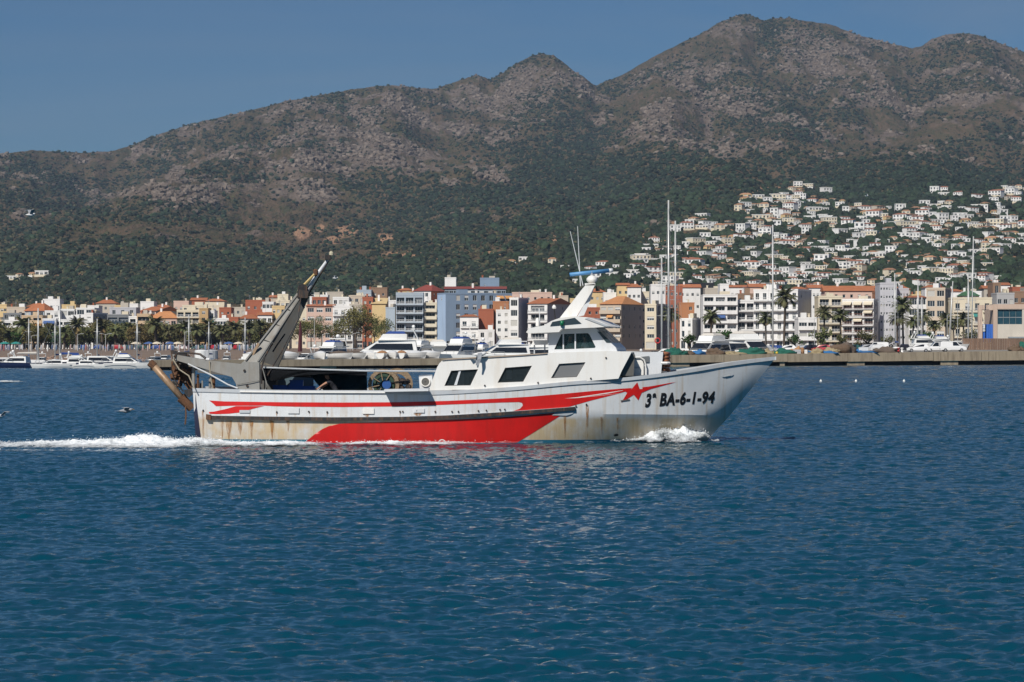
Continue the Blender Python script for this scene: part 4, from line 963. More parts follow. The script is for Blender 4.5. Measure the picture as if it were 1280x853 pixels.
# --- rails along the hull
def sweep(name, path, w, hgt, m, parent=None, inset=0.0):
    """bar following the near side of the hull; path in photo pixels (centre line)"""
    mb = MB(); rings = []
    for px, y in path:
        p = on_hull(px, y, 0); 
        rings.append([p+Vector((0,-w,-hgt/2)), p+Vector((0,-w,hgt/2)), p+Vector((0,.06+inset,hgt/2)), p+Vector((0,.06+inset,-hgt/2))])
    mb.loft(rings); return tpart(mb, name, m, parent)
def dense(pts, st=10):
    t = np.array(pts, float); x = np.arange(t[0,0], t[-1,0], st); x = np.append(x, t[-1,0]); return [(a, float(np.interp(a, t[:,0], t[:,1]))) for a in x]
rail = sweep('rubbing_rail', dense([(259,521.8),(330,523),(420,524),(500,523.4),(560,521.6),(620,518),(680,513.8),(719,510.8)]), .11, .13, black_r)
sweep('rail_strip', dense([(264,519.9),(330,521.1),(420,522.1),(500,521.5),(560,519.7),(620,516.1),(680,511.9),(712,509.4)]), .085, .035, grey_p, rail)
sweep('rail_end', [(258,521.2),(261,521.6),(264,521.8)], .16, .2, rust_m, rail)
decal('rail_fairing', [(696,514.5),(720,512.6),(716,517),(708,519.5),(690,519)], grey_p, .03)
# cap rail on the bulwark, both sides
cap = MB()
for side in (1, -1):
    L = lvl(0, side); rr = []
    for i, p in enumerate(L):
        o_ = -side*.035; rr.append([p+Vector((0,o_,.035)), p+Vector((0,o_,-.10)), p+Vector((0,side*.16,-.10)), p+Vector((0,side*.16,.035))])
    cap.loft(rr)
tpart(cap, 'cap_rail', grey_p)
sweep('white_gunwale_strip', dense([(300,489.4),(364,490.3),(482,490.6)]), .075, .06, white_p)
mb = MB(); dk_ = lambda sd: [p.lerp(q, min(.9, .85/max(.2, p.z-q.z))) + Vector((-.15*(i/NS > .9), sd*min(.12, abs(YC-p.y)*.5), 0)) for i, (p, q) in enumerate(zip(lvl(0,sd), lvl(1,sd)))]; Ld = dk_(1); Lf = dk_(-1)
mb.loft([Ld, Lf], closed=False); tpart(mb, 'deck', mat('deck_planks', (.16,.13,.10), .85, .3, 2))
# shelf that overhangs the side amidships (its shadow falls on the hull)
mb = MB(); a = on_hull(481, 492, 0)+Vector((0,0,.10)); b_ = on_hull(536, 492, 0)+Vector((0,0,.13))
mb.hexa([a+Vector((0,-.62,-.03)), b_+Vector((0,-.62,-.03)), b_+Vector((0,.5,-.06)), a+Vector((0,.5,-.06)), a+Vector((0,-.62,.06)), b_+Vector((0,-.62,.06)), b_+Vector((0,.5,.06)), a+Vector((0,.5,.06))])
tpart(mb, 'side_shelf', cool_w)
# scuppers, freeing ports, fittings, anchor pocket
for px, y in [(254,513),(346,515),(386,514.5),(409,515),(500,514.5),(503.5,514.5),(521,514),(544,514.5),(565,514.5),(573,514.5),(598,513.5),(608,513),(625,512),(631,511.8),(720,507.5),(733,505.5)]:
    mb = MB(); p = on_hull(px, y, 0); mb.tube([p+Vector((0,.05,0)), p+Vector((0,-.05,-.01))], .034, 6); tpart(mb, 'scupper', black_r, hullo)
streak = bpy.data.materials.new('rust_streak'); streak.use_nodes = True; nb = NB(streak); bs = nb.n['Principled BSDF']
tcs = nb.new('TexCoord').outputs['Object']; f_ = nb.ramp(nb.noise(nb.mapping(tcs, (5,1,.9)), 2.5, 5), [(.32,(0,0,0)),(.68,(.85,.85,.85))])
bs.inputs['Base Color'].default_value = (.40,.19,.06,1); bs.inputs['Roughness'].default_value = .9; nb.l.new(f_, bs.inputs['Alpha'])
for px, y0, y1, w in [(254,514,553,2.4),(346,516,522,1.6),(387,515,521,1.5),(409,516,521,1.5),(500,515.5,521,1.6),(521,515,521,1.6),(544,515.5,520,1.4),(314.5,527,552,3.5),(734,506.5,549,3.0),(278,526,552,2),(300,526,545,5),(340,526,550,4),(458,517,522,8),(522,517,521,8),(360,526,540,3),(286,526,552,6),(706,520,548,2.5),(752,521,547,2.2),(772,522,545,2)]:
    decal('rust_streak', [(px-w*.7,y0),(px+w*.7,y0),(px+w*.4,y0*.4+y1*.6),(px+w*.1,y1),(px-w*.35,y0*.4+y1*.6)], streak, .014)
for px, y, w, h_, m_ in [(460.5,514,14,7,white_p),(367,513.5,14,7,cool_w),(524,513.5,13,5,cool_w),(306,514.5,13,3.4,grey_p)]:
    mb = MB(); p = [on_hull(px+sx*w/2, y+sy*h_/2, .0) for sx, sy in ((-1,1),(1,1),(1,-1),(-1,-1))]
    mb.hexa([p[0], p[1], p[1]+Vector((0,-.05,0)), p[0]+Vector((0,-.05,0)), p[3], p[2], p[2]+Vector((0,-.05,0)), p[3]+Vector((0,-.05,0))]); tpart(mb, 'freeing_port', m_, hullo)
decal('hawse_hole', [(901.5,470.3),(902.6,468.2),(907,466.9),(914,466.3),(916.5,467.2),(915,469.6),(909,471),(903.5,471.4)], cool_w, .03)
decal('hawse_slot', [(905,469.6),(912,468.1),(912.5,468.9),(905.5,470.4)], white_p, .05)
decal('fairlead', [(775.5,500.6),(787,498.8),(787,500.4),(776,502.2)], dsteel, .03)
decal('hull_opening', [(767,543.5),(771,542),(773,543),(772.5,545),(768,545.6)], black_r, .012)

# --- superstructure: side panels with real window openings
def panel(mb, outer, holes, Y, m=0, flip=1):
    loops = [[P3(x, y, Y) for x, y in outer]] + [[P3(x, y, Y) for x, y in h_] for h_ in holes]
    pts = [p for l in loops for p in l]
    tris = tessellate_polygon([[Vector((p.x, p.z, 0)) for p in l] for l in loops])
    mb.add(pts, [list(t) for t in tris], m)
def reveal(mb, hole, Y, d, m=0):
    for i in range(len(hole)):
        a, b_ = P3(*hole[i], Y), P3(*hole[(i+1)%len(hole)], Y); mb.add([a, b_, b_+Vector((0,d,0)), a+Vector((0,d,0))], [(0,1,2,3)], m)
def prism(mb, poly, Yn, Yf, shear=SHEAR, m=0, near=True, far=True, tum=0.0):
    n = len(poly); near_p = [P3(x, y, Yn) for x, y in poly]
    far_p = [p + Vector((shear*(Yf-Yn), Yf-Yn, 0)) for p in near_p]; b = len(mb.v)
    mb.v += [tuple(p) for p in near_p + far_p]
    for i in range(n): mb.f.append([b+i, b+(i+1)%n, b+n+(i+1)%n, b+n+i]); mb.m.append(m)
    for flag, off in ((near, 0), (far, n)):
        if flag:
            for t in tessellate_polygon([[Vector((p.x, p.z, 0)) for p in (near_p if off == 0 else far_p)]]): mb.f.append([b+off+i for i in t]); mb.m.append(m)
def pane(hole, Y, name, m, parent):
    mb = MB(); pts = [P3(x, y, Y) for x, y in hole]; n = len(pts); mb.add(pts + [p+Vector((0,.03,0)) for p in pts], [list(range(n)), list(range(n, 2*n))[::-1]] + [(i,(i+1)%n,n+(i+1)%n,n+i) for i in range(n)])
    return tpart(mb, name, m, parent)
YN = 108.12; YF = 113.3
house = [(536.5,488),(541,474),(546.5,459),(549.5,454),(553.5,450.3),(560,448.5),(600,446.3),(650,443.6),(690,441.2),(730,439.9),(762,439),(789.5,440.3),(786,447),(777,464),(773,473.5),(740,476.2),(700,479.5),(640,484.2),(590,487.2)]
wins = [[(555.5,482.6),(564,463.6),(597.5,461.8),(588,482)], [(622,478.6),(631.5,460),(665,457.4),(654,477.4)], [(688.7,472.9),(698.8,455),(732,453),(720.9,471.5)]]
dh = MB(); panel(dh, house, wins, YN)
for w_ in wins: reveal(dh, w_, YN, .09)
prism(dh, house, YN, YF, near=False)
house_o = tpart(dh, 'deckhouse', white_p)
smoke = bpy.data.materials.new('smoked_glass'); smoke.use_nodes = True; b_n = smoke.node_tree.nodes['Principled BSDF']; b_n.inputs['Base Color'].default_value = (.03,.04,.045,1); b_n.inputs['Roughness'].default_value = .04; b_n.inputs['Alpha'].default_value = .5
mess = mat('mess_room_panel', (.16,.135,.11), .7, .35, 2.5); mb = MB(); prism(mb, [(556,485),(566,463),(668,457),(656,480)], 109.3, 109.36, 0); tpart(mb, 'interior_panel', mess, house_o)
for a5, b5, m5 in (((573,484),(580,464),cool_w), ((586,480),(592,470),tarp0), ((633,474),(640,463),cool_w), ((646,476),(655,468),tarp0), ((560,481),(566,474),tarp0)):
    mb = MB(); prism(mb, [(a5[0],a5[1]),(a5[0],b5[1]),(b5[0],b5[1]),(b5[0],a5[1])], 108.7, 108.9, 0); tpart(mb, 'mess_room_fitting', m5, house_o)
for w_, m_ in zip(wins, (smoke, smoke, mat('grey_window_pane', (.17,.175,.18), .5, .1, 1))): pane(w_, YN+.085, 'window', m_, house_o)  # third window filled with an even grey pane
for w_ in wins:       # thin dark rubber frames
    fr = MB(); cx = sum(p[0] for p in w_)/4; cy = sum(p[1] for p in w_)/4
    inn = [(cx+(x-cx)*.965, cy+(y-cy)*.93) for x, y in w_]; panel(fr, w_, [inn], YN+.04); tpart(fr, 'window_frame', black_r, house_o)
mb = MB()                                                                                                   # mullion seen in the aft window
prism(mb, [(567.5,482),(574,463),(576.5,463),(571,482)], YN+.05, YN+.09, 0); tpart(mb, 'mullion', cool_w, house_o)
mb = MB(); prism(mb, [(552.5,450.8),(560,448.3),(600,446.2),(650,443.4),(684,441.2),(684,442.6),(650,445),(600,447.9),(560,450)], YN-.05, YN+.3); tpart(mb, 'roof_edge', mat('rust_stained_edge', (.42,.34,.27), .8, .35, 3), house_o)
for px, y in [(606,482.2),(672.5,478.6),(738.5,473.2),(757.5,447.5)]:
    mb = MB(); mb.tube([P3(px,y,YN+.02), P3(px,y,YN-.04)], .035, 8); tpart(mb, 'vent_plug', black_r, house_o)
# forward house, set in from the side, with round-topped door
fh = MB(); fwd = [(777,473),(786,440.5),(829,440.2),(826,469)]
prism(fh, fwd, 109.1, 112.9); fo_ = tpart(fh, 'forward_house', cool_w)
mb = MB(); prism(mb, [(776.5,470),(781,456),(788,444),(791,442),(793.5,444),(792,470)], YN+.25, 109.05, 0); tpart(mb, 'passage_shade_wall', dsteel, fo_)  # dark block stands in for the shade inside the passage
mb = MB(); prism(mb, [(789,447.5),(811.5,445.2),(811.5,452.8),(789,454.8)], 109.04, 109.1, 0); tpart(mb, 'window', glass_mat('grey_glass', (.16,.17,.18)), fo_)
mb = MB(); dr = [(790.5,470),(791,454),(792.5,450.5),(796,448.4),(800,448.6),(803,451),(804.5,455),(804.5,469)]; prism(mb, dr, 108.97, 109.02, 0); do = tpart(mb, 'door', white_p, fo_)
mb = MB(); mb.tube([P3(800,459.5,108.95), P3(793,460,108.95)], .02, 5); tpart(mb, 'handle', grey_p, do)
mb = MB(); mb.tube([P3(x, y, 108.9) for x, y in ((807,468),(807,456),(805,450),(800,446.8),(794,447))], .03, 6); tpart(mb, 'grab_rail', white_p, fo_)
# orange/brown gear lashed to the front of the house
mb = MB()
for y in (442,446.5,451,456.5,461.5): mb.tube([P3(829,y,109.3), P3(834,y+.5,109.5), P3(836,y+1,110.6)], .075, 7)
go_ = tpart(mb, 'lashed_floats', mat('faded_orange', (.34,.13,.06), .8, .3, 6), None, True)
mb = MB(); mb.lathe([(.17,-.05),(.2,0),(.17,.05)], 10, tuple(P3(832,454,109.15))); tpart(mb, 'lashing_ring', white_p, go_)

# wheelhouse
YW, YWF = 108.75, 112.7
wh = [(685.5,442),(685.5,410),(742,409),(746,411.5),(770,435),(771.5,440)]
wwin = [[(692.8,437),(701.6,418),(703.3,418),(703.3,436.8)], [(705,436.8),(705,417.8),(718.2,417.2),(718.2,436.4)], [(720,436.3),(720,417.1),(734.6,416.6),(737,418.5),(744.6,434),(743.5,435.2)]]
mb = MB(); panel(mb, wh, wwin, YW)
for w_ in wwin: reveal(mb, w_, YW, .08)
prism(mb, wh[:1]+wh[1:2]+wh[2:], YW, YWF, SHEAR, near=False)
who = tpart(mb, 'wheelhouse', cool_w)
clear_m = bpy.data.materials.new('clear_glass'); clear_m.use_nodes = True; b_n = clear_m.node_tree.nodes['Principled BSDF']; b_n.inputs['Base Color'].default_value = (.05,.10,.11,1); b_n.inputs['Roughness'].default_value = .03; b_n.inputs['Alpha'].default_value = .30
for w_ in wwin: pane(w_, YW+.06, 'window', clear_m, who)
mb = MB(); inn = MB(); prism(mb, [(687,440),(687,411),(741,410),(768,436)], YW+1.0, YW+1.05, 0); tpart(mb, 'interior_bulkhead', mat('interior_shade', (.02,.026,.03), .8, .4, 2), who)  # bulkhead coloured near-black as the dimness inside the wheelhouse
# windscreen panes on the raked front
def quad_on(name, m, p, parent):
    q = MB(); n = ((p[1]-p[0]).cross(p[3]-p[0])).normalized(); n = n if n.y < 0 or n.x > 0 else -n
    q.hexa([v_ - n*.01 for v_ in p] + [v_ + n*.018 for v_ in p]); return tpart(q, name, m, parent)
fa, fb = P3(746,411.5,YW), P3(770,435,YW); ex = Vector((SHEAR*(YWF-YW), YWF-YW, 0))
for u0, u1 in ((.03,.31),(.35,.65),(.69,.97)):
    quad_on('windscreen', dark_g, [fa.lerp(fb,.10)+ex*u0, fa.lerp(fb,.10)+ex*u1, fa.lerp(fb,.74)+ex*u1, fa.lerp(fb,.74)+ex*u0], who)
# side quarter light
mb = MB(); prism(mb, [(746.6,414.5),(750,415),(764,428.5),(758,428.5)], YW-.02, YW+.02, 0); tpart(mb, 'quarter_light', dark_g, who)
# visor roof
mb = MB(); prism(mb, [(657.5,415.5),(661.5,410.5),(680,407),(689,401.5),(700,397.5),(719,395.5),(735,397),(750,402),(763.5,408.3),(745,409.6),(702,411.4),(698.5,415.3),(660,417)], YW-.5, YWF+.4)
ro = tpart(mb, 'wheelhouse_roof', white_p)
mb = MB(); prism(mb, [(687.7,407.7),(690.4,402.6),(718.5,397.4),(726.5,404.3)], YW-.53, YW-.45, 0); tpart(mb, 'roof_window', dark_g, ro)
mb = MB(); p = P3(702.5,404,YW-.56); mb.tube([p+Vector((0,0,-.1)), p+Vector((0,0,.09))], .075, 10); tpart(mb, 'starboard_lamp', mat('green_lamp_lens', (.01,.16,.07), .25, .1, 3), ro, True)
mb = MB(); prism(mb, [(735,397.3),(763,408),(757,408.4),(731,398.6)], YW-.53, YW-.51, 0); tpart(mb, 'roof_rim', grey_p, ro)
# radar mast
mb = MB(); prism(mb, [(699.6,397.8),(720.5,396.3),(739,366),(743.5,356.8),(743.6,355.2),(732.5,356.3),(729,360)], 109.5, 110.0, 0)
ma = tpart(mb, 'radar_mast', white_p)
mb = MB(); prism(mb, [(721.6,396),(730,394.5),(738.5,375),(743,357.5),(740.6,363.5)], 111.2, 111.7, 0); tpart(mb, 'mast_leg', cool_w, ma)
mb = MB(); mb.hexa([P3(731,357,109.5),P3(744,357,109.5),P3(744,357,111.7),P3(731,357,111.7),P3(731,354.3,109.5),P3(744,354.3,109.5),P3(744,354.3,111.7),P3(731,354.3,111.7)]); tpart(mb, 'mast_platform', white_p, ma)
mb = MB(); q = P3(739.8,354.5,110.4); mb.lathe([(.10,0),(.17,.06),(.21,.12),(.20,.2),(.12,.28),(.05,.31)], 14, tuple(q)); rp = tpart(mb, 'radar_pedestal', white_p, ma, True)
mb = MB(); mb.tube([P3(712.5,343.6,110.1), P3(761,338.5,110.7)], .078, 8); sc_ = tpart(mb, 'radar_scanner', mat('blue_scanner', (.10,.30,.58), .45, .2, 3), ma, True)
mb = MB(); mb.tube([P3(761,338.5,110.7), P3(765.5,338,110.75)], .082, 8); tpart(mb, 'scanner_cap', cool_w, sc_, True)
mb = MB(); mb.tube([q+Vector((0,0,.28)), q+Vector((-.02,0,.46))], .05, 6); tpart(mb, 'scanner_shaft', grey_p, sc_)
for a, b2 in (((729,358),(712.7,289.4)), ((725.6,358),(722,283))):
    mb = MB(); mb.tube([P3(*a,110.8), P3(*b2,110.8)], [.022,.012], 5); tpart(mb, 'whip_antenna', cool_w, ma)
mb = MB(); mb.box(*[PX(744.5,110.6), PX(749.5,110.6)], 110.3, 110.7, PZ(364,110.5), PZ(358,110.5)); tpart(mb, 'mast_lamp', black_r, ma)
mb = MB(); mb.tube([P3(694.3,400,109.6), P3(692.6,386,109.6)], .03, 6); lp = tpart(mb, 'lamp_post', black_r)
mb = MB(); q = P3(692.6,386.5,109.6); mb.lathe([(.03,0),(.085,.03),(.075,.1),(.03,.16)], 9, tuple(q)); tpart(mb, 'deck_lamp', white_p, lp, True)
mb = MB(); q = P3(671.7,408.5,109.8); mb.lathe([(.06,0),(.07,.05),(.07,.25),(.04,.34)], 9, tuple(q)); tpart(mb, 'satellite_unit', white_p, None, True)
mb = MB(); mb.tube([P3(674.8,408,109.9), P3(674.3,386,109.9)], .02, 5); tpart(mb, 'aft_antenna', cool_w)
# boxes on the coach roof, aft of the wheelhouse
mb = MB(); 
mb.hexa([P3(665,431.5,109.6),P3(685,431,109.6),P3(685,431,111.5),P3(665,431.5,111.5),P3(666,425.5,109.6),P3(685,425.3,109.6),P3(685,425.3,111.5),P3(666,425.5,111.5)])
raft = tpart(mb, 'raft_tray', white_p)
for x in (668, 681):
    mb = MB(); mb.tube([P3(x,442.5,109.8), P3(x,431,109.8)], .03, 5); tpart(mb, 'tray_leg', grey_p, raft)

# --- stern gantry
st = MB(); arm = [(215.5,443),(240,447),(256,450),(285,453.5),(301,455.3),(304,452.2),(324,453),(324.5,489),(296,489),(295,480),(290,471.5),(276,467.5),(236,455.4),(216.5,449.5)]
prism(st, arm, 108.35, 108.75, 0); ga = tpart(st, 'gantry_base', steel)
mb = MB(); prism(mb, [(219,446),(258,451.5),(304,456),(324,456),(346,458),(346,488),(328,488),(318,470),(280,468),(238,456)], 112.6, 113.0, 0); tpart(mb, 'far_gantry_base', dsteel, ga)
def leg(poly, Ya, Yb, th, m_, name):
    """box leg leaning forward and inwards: poly = base left, base right, top right, top left"""
    mb = MB(); b0, b1, t1, t0 = [P3(*q, Y) for q, Y in zip(poly, (Ya, Ya, Yb, Yb))]
    d = Vector((0, th, 0)); mb.hexa([b0, b1, b1+d, b0+d, t0, t1, t1+d*.6, t0+d*.6]); return tpart(mb, name, m_)
l1 = leg([(304,453),(324.5,454),(377,369.5),(371,366.5)], 108.4, 110.3, .42, steel, 'gantry_leg')
l2 = leg([(326.5,452),(347,459),(386,371),(375.5,369.5)], 111.6, 110.9, .42, dsteel, 'gantry_leg')  # far leg takes the darker steel as its painted shade
for (a0, b0, yy) in (((307,451),(372,368),108.36), ((322.5,452),(375.5,371),108.36)):
    mb = MB(); mb.tube([P3(*a0,108.38), P3(*b0,110.26)], .035, 5); tpart(mb, 'edge_bead', rust_m if yy < 0 else steel, l1)
mb = MB()
prism(mb, [(312,446.5),(322,428.5),(324.5,430.5),(315,448)], 108.6, 108.66, 0); tpart(mb, 'rust_patch', mat('pale_rust', (.36,.25,.16), .9, .3, 4), l1)
for a0, a1 in (((342,404),(352,409)), ((330,425),(343,430)), ((356,385),(364,389))):
    mb = MB(); f0 = (454-a0[1])/88*1.9+108.36; mb.tube([P3(*a0,f0), P3(*a1,f0)], .02, 4); tpart(mb, 'weld_seam', dsteel, l1)
mb = MB(); mb.hexa([P3(371.5,372,110.1),P3(384.5,373,110.1),P3(384.5,373,111.6),P3(371.5,372,111.6),P3(372,362,110.1),P3(386,364,110.1),P3(386,364,111.6),P3(372,362,111.6)]); hd = tpart(mb, 'gantry_head', black_r)
mb = MB(); mb.tube([P3(378,361,110.2), P3(378,361,111.4)], .19, 12); tpart(mb, 'head_block', black_r, hd)
mb = MB(); mb.hexa([P3(384,370,110.4),P3(393,371,110.4),P3(393,371,110.9),P3(384,370,110.9),P3(384,368,110.4),P3(392,369,110.4),P3(392,369,110.9),P3(384,368,110.9)]); tpart(mb, 'head_bracket', black_r, hd)
mb = MB(); mb.tube([P3(383,366,110.6), P3(395,345,110.6), P3(410,324,110.6)], [.085,.07,.05], 7); tm = tpart(mb, 'topmast', cool_w, hd, True)
mb = MB(); mb.tube([P3(386,367.5,110.8), P3(411,326,110.8)], .03, 5); tpart(mb, 'topmast_cable', black_r, tm)
mb = MB(); mb.tube([P3(372.5,364,110.4), P3(393,343,110.4)], .05, 6); tpart(mb, 'yellow_stay', mat('ochre_paint', (.55,.40,.16), .6, .2, 3), hd)
mb = MB(); mb.lathe([(.06,-.12),(.09,-.08),(.09,.1),(.05,.14)], 8, tuple(P3(394.5,341,110.5))); tpart(mb, 'stay_fitting', rust_m, hd)
mb = MB(); mb.box(PX(406.5,110.6), PX(413.5,110.6), 110.4, 110.8, PZ(325,110.6), PZ(319,110.6)); tpart(mb, 'floodlight', black_r, hd)
mb = MB(); mb.lathe([(.05,0),(.085,.04),(.085,.14),(.04,.19)], 8, tuple(P3(414,320.5,110.6))); tpart(mb, 'masthead_lamp', mat('pale_lamp', (.55,.5,.36), .4, .1, 3), hd)
# cables and hydraulic lines down the gantry
for a0, pts, r_, m_ in (('hydraulic_hose', [(327,480,108.3),(326.5,462,108.3),(331,446,108.6),(352,410,109.6),(374,374,110.2)], .035, black_r), ('hydraulic_hose', [(341,440,109.2),(346,432,109.3),(356,418,109.8)], .03, black_r),
    ('hauling_wire', [(235,455,108.3),(262,468,108.28),(285,481,108.28),(297,485.5,108.3)], .03, cool_w), ('hauling_wire', [(296,481,108.3),(312,478,108.28),(324,476,108.3)], .015, dsteel), ('hydraulic_hose', [(218,446.5,108.28),(222,441,108.4),(236,441,108.4),(250,443,108.4),(257,448,108.3)], .045, black_r),
    ('hydraulic_hose', [(328,460,108.26),(334,482,108.26),(331,488,108.26)], .02, steel)):
    mb = MB(); mb.tube([P3(*q) for q in pts], r_, 6); tpart(mb, a0, m_, ga)
for px, y in ((305.5,463.5),(309,482.5)):
    mb = MB(); mb.tube([P3(px,y,108.36), P3(px,y,108.30)], .05, 8); tpart(mb, 'pin', black_r, ga)
# stern roller pole, rusty bracket plates, posts
mb = MB(); mb.tube([P3(190,455,108.8), P3(231,502,108.8)], [.135,.125], 10); rl = tpart(mb, 'stern_pole', mat('worn_tan_steel', (.40,.27,.17), .5, .4, 3, metal=.3, dirt=(.14,.07,.03), dirt_amt=.8), None, True)
mb = MB(); mb.tube([P3(226,497,108.8), P3(240,511,108.9)], [.19,.16], 8); tpart(mb, 'pole_socket', rust_m, rl)
mb = MB(); mb.tube([P3(187,453,108.8), P3(193,458,108.8)], .15, 8); tpart(mb, 'pole_tip', rust_m, rl)
for i, (pl, Ya, m_) in enumerate([([(213,438),(217,438),(236,443.5),(240,451),(228,456),(215,450)],109.0,black_r), ([(214,452),(221,451),(220,462),(214,464)],109.2,rust_m), ([(218,462),(232,456),(241,462),(241,487),(236,488),(226,476)],109.4,rust_m),
    ([(219,456),(236,454.5),(234,463),(228,466),(220,463)],109.1,black_r), ([(212,468),(222,464),(220,472),(213,473)],108.9,rust_m), ([(230,488),(238,486),(242,492),(236,497),(231,494)],108.7,black_r), ([(244,480),(252,479),(253,487),(244,487)],109.0,dsteel),
    ([(247,462),(290,467),(288,470),(247,466)],112.4,dsteel)]):
    mb = MB(); prism(mb, pl, Ya, Ya+.12, 0); tpart(mb, 'trawl_door_bracket', m_)
for px, y0, y1, r_, m_ in ((242,457,486,.07,steel),(247.5,468,486,.05,rust_m),(262.5,472,486,.05,steel),(267,470,486,.07,rust_m),(253,476,486,.035,steel),(232,440,457,.05,black_r),(298.5,483,488,.05,dsteel),(332,474,488,.06,dsteel)):
    mb = MB(); mb.tube([P3(px,y1,108.8), P3(px,y0,108.8)], r_, 7); tpart(mb, 'deck_post', m_)
r5 = random.Random(17)
for i in range(16):       # frames, shackles and bars of the trawl doors stowed under the gantry arm
    x0, y0 = r5.uniform(214,240), r5.uniform(452,480); a5 = r5.uniform(-1.2,1.9); l5 = r5.uniform(6,15)
    mb = MB(); mb.tube([P3(x0,y0,108.7+r5.random()), P3(min(246,x0+l5*math.cos(a5)),min(489,y0+l5*abs(math.sin(a5))),108.7+r5.random())], r5.choice((.03,.045,.06)), 5); tpart(mb, 'trawl_door_bar', r5.choice((rust_m, rust_m, black_r, dsteel)))
for i, pts in enumerate([[(216,449,108.2),(224,462,108.2),(236,470,108.2),(243,486,108.2)],[(219,447,108.25),(214,460,108.3),(218,474,108.4),(229,490,108.5)],[(262,452,108.3),(263,470,108.4),(266,486,108.5)],[(376,372,110.0),(372,400,109.5),(352,440,108.9),(334,470,108.6)]]):
    mb = MB(); mb.tube([P3(*q) for q in pts], .025, 5); tpart(mb, 'deck_rope', (nrope, black_r)[i % 2])
mb = MB(); mb.tube([P3(232,508,108.7), P3(232.5,521,108.7), P3(231.5,531,108.7)], .03, 5); tpart(mb, 'trailing_chain', rust_m)
# awning over the working deck + hanging net
tarp = mat('dark_tarpaulin', (.010,.011,.013), .9, .4, 1.5, bump=.4, bscale=3, spec=.1); netm = mat('teal_net', (.008,.045,.055), .9, .6, 3, bump=.8, bscale=14)
def sheet(pts_top, pts_bot, Yt, Yb, n, sag, m_, name, parent=None, wob=.05):
    mb = MB(); rings = []; nz = 6
    for i in range(n+1):
        u = i/n; a = Vector(P3(*[np.interp(u, [q[0] for q in pts_top], [q[k_] for q in pts_top]) for k_ in (1,2)], Yt)); b2 = Vector(P3(*[np.interp(u, [q[0] for q in pts_bot], [q[k_] for q in pts_bot]) for k_ in (1,2)], Yb))
        rings.append([a.lerp(b2, j/nz) + Vector((0, wob*math.sin(u*23+j*1.3)+wob*math.sin(u*9+j), -sag*math.sin(math.pi*u)*math.sin(math.pi*j/nz)*.5)) for j in range(nz+1)])
    mb.loft(rings, closed=False); return tpart(mb, name, m_, parent, True)
aw = sheet([(0,327.5,459.5),(.5,395,462),(1,459,464)], [(0,327.5,473),(.3,365,471.5),(.6,400,473),(1,459,470)], 108.7, 112.3, 26, .1, tarp, 'awning', None, .03)
sheet([(0,327.5,459.8),(.5,395,462.2),(1,459,464.2)], [(0,327.5,476),(.25,352,475),(.45,370,470),(.75,400,468),(1,459,469.5)], 108.68, 108.72, 26, 0, tarp, 'awning_valance', aw, .02)
mb = MB(); mb.tube([P3(327,459.5,108.66), P3(395,462,108.66), P3(459,464,108.66), P3(546,464.3,108.9)], .035, 6); tpart(mb, 'awning_pole', grey_p, aw)
sheet([(0,386,468),(1,458.5,465)], [(0,404,488),(1,459,490)], 109.9, 109.6, 22, 0, netm, 'hanging_net', aw, .09)
sheet([(0,327,458),(1,392,463)], [(0,327,490),(1,392,490)], 113.2, 113.3, 8, 0, mat('far_bulwark_paint', (.10,.15,.18), .7, .3, 2), 'far_screen', aw, .02)
mb = MB(); prism(mb, [(329,476),(345,476),(345,489),(329,489)], 111.2, 112.2, 0); tpart(mb, 'winch_housing', dsteel)
# net drum
dr_c = P3(479.5, 481, 109.2)
def disc(c_, r0, r1, y0, y1, n=28):
    mb = MB(); rings = []
    for (r_, y_) in ((r0,y0),(r1,y0),(r1,y1),(r0,y1),(r0,y0)): rings.append([(c_.x+r_*math.cos(2*math.pi*i/n), c_.y+y_, c_.z+r_*math.sin(2*math.pi*i/n)) for i in range(n)])
    mb.loft(rings, cap=False); return mb
tan = mat('tan_net_rope', (.30,.22,.14), .9, .45, 7, bump=.8, bscale=26)
drum = tpart(disc(dr_c, .46, .60, 0, .12), 'drum_flange', tan)
for nm, r0, r1, y0, y1, m_, dx in (('wound_net', .05, .52, .15, 1.5, tan, .1), ('drum_flange_far', .40, .62, 1.5, 1.62, tan, .45), ('green_rope', .31, .42, .02, .14, mat('green_rope', (.035,.07,.045), .9, .5, 9), .0), ('blue_hub', .0001, .17, -.12, .3, mat('blue_hub_paint', (.02,.09,.30), .5, .3, 4), .12), ('dark_core', .17, .31, .05, .2, netm, .05)):
    tpart(disc(dr_c + Vector((dx,0,.0)), r0, r1, y0, y1, 24), nm, m_, drum)
for i in range(8):
    mb = MB(); t = i*math.pi/4+.2; d_ = Vector((math.cos(t), 0, math.sin(t))); mb.tube([dr_c+d_*.16+Vector((0,-.01,0)), dr_c+d_*.5+Vector((0,-.01,0))], .022, 5); tpart(mb, 'spoke', tan, drum)
mb = MB(); r2 = random.Random(4)
for i in range(10): 
    q = P3(r2.uniform(500,512), r2.uniform(475,486), 109.3); mb.lathe([(.02,-.1),(.11,-.04),(.1,.05),(.02,.11)], 6, tuple(q))
tpart(mb, 'snagged_floats', black_r, drum)
mb = MB(); prism(mb, [(523.5,469.5),(540,468.5),(541,485),(524.5,486)], 109.0, 109.6, 0); bx_ = tpart(mb, 'fan_box', cool_w)
tpart(disc(P3(531.8,477.5,108.97), .02, .15, -.02, .03, 16), 'fan_grille', dsteel, bx_); tpart(disc(P3(531.8,477.5,108.97), .15, .19, -.04, .04, 16), 'fan_ring', white_p, bx_)
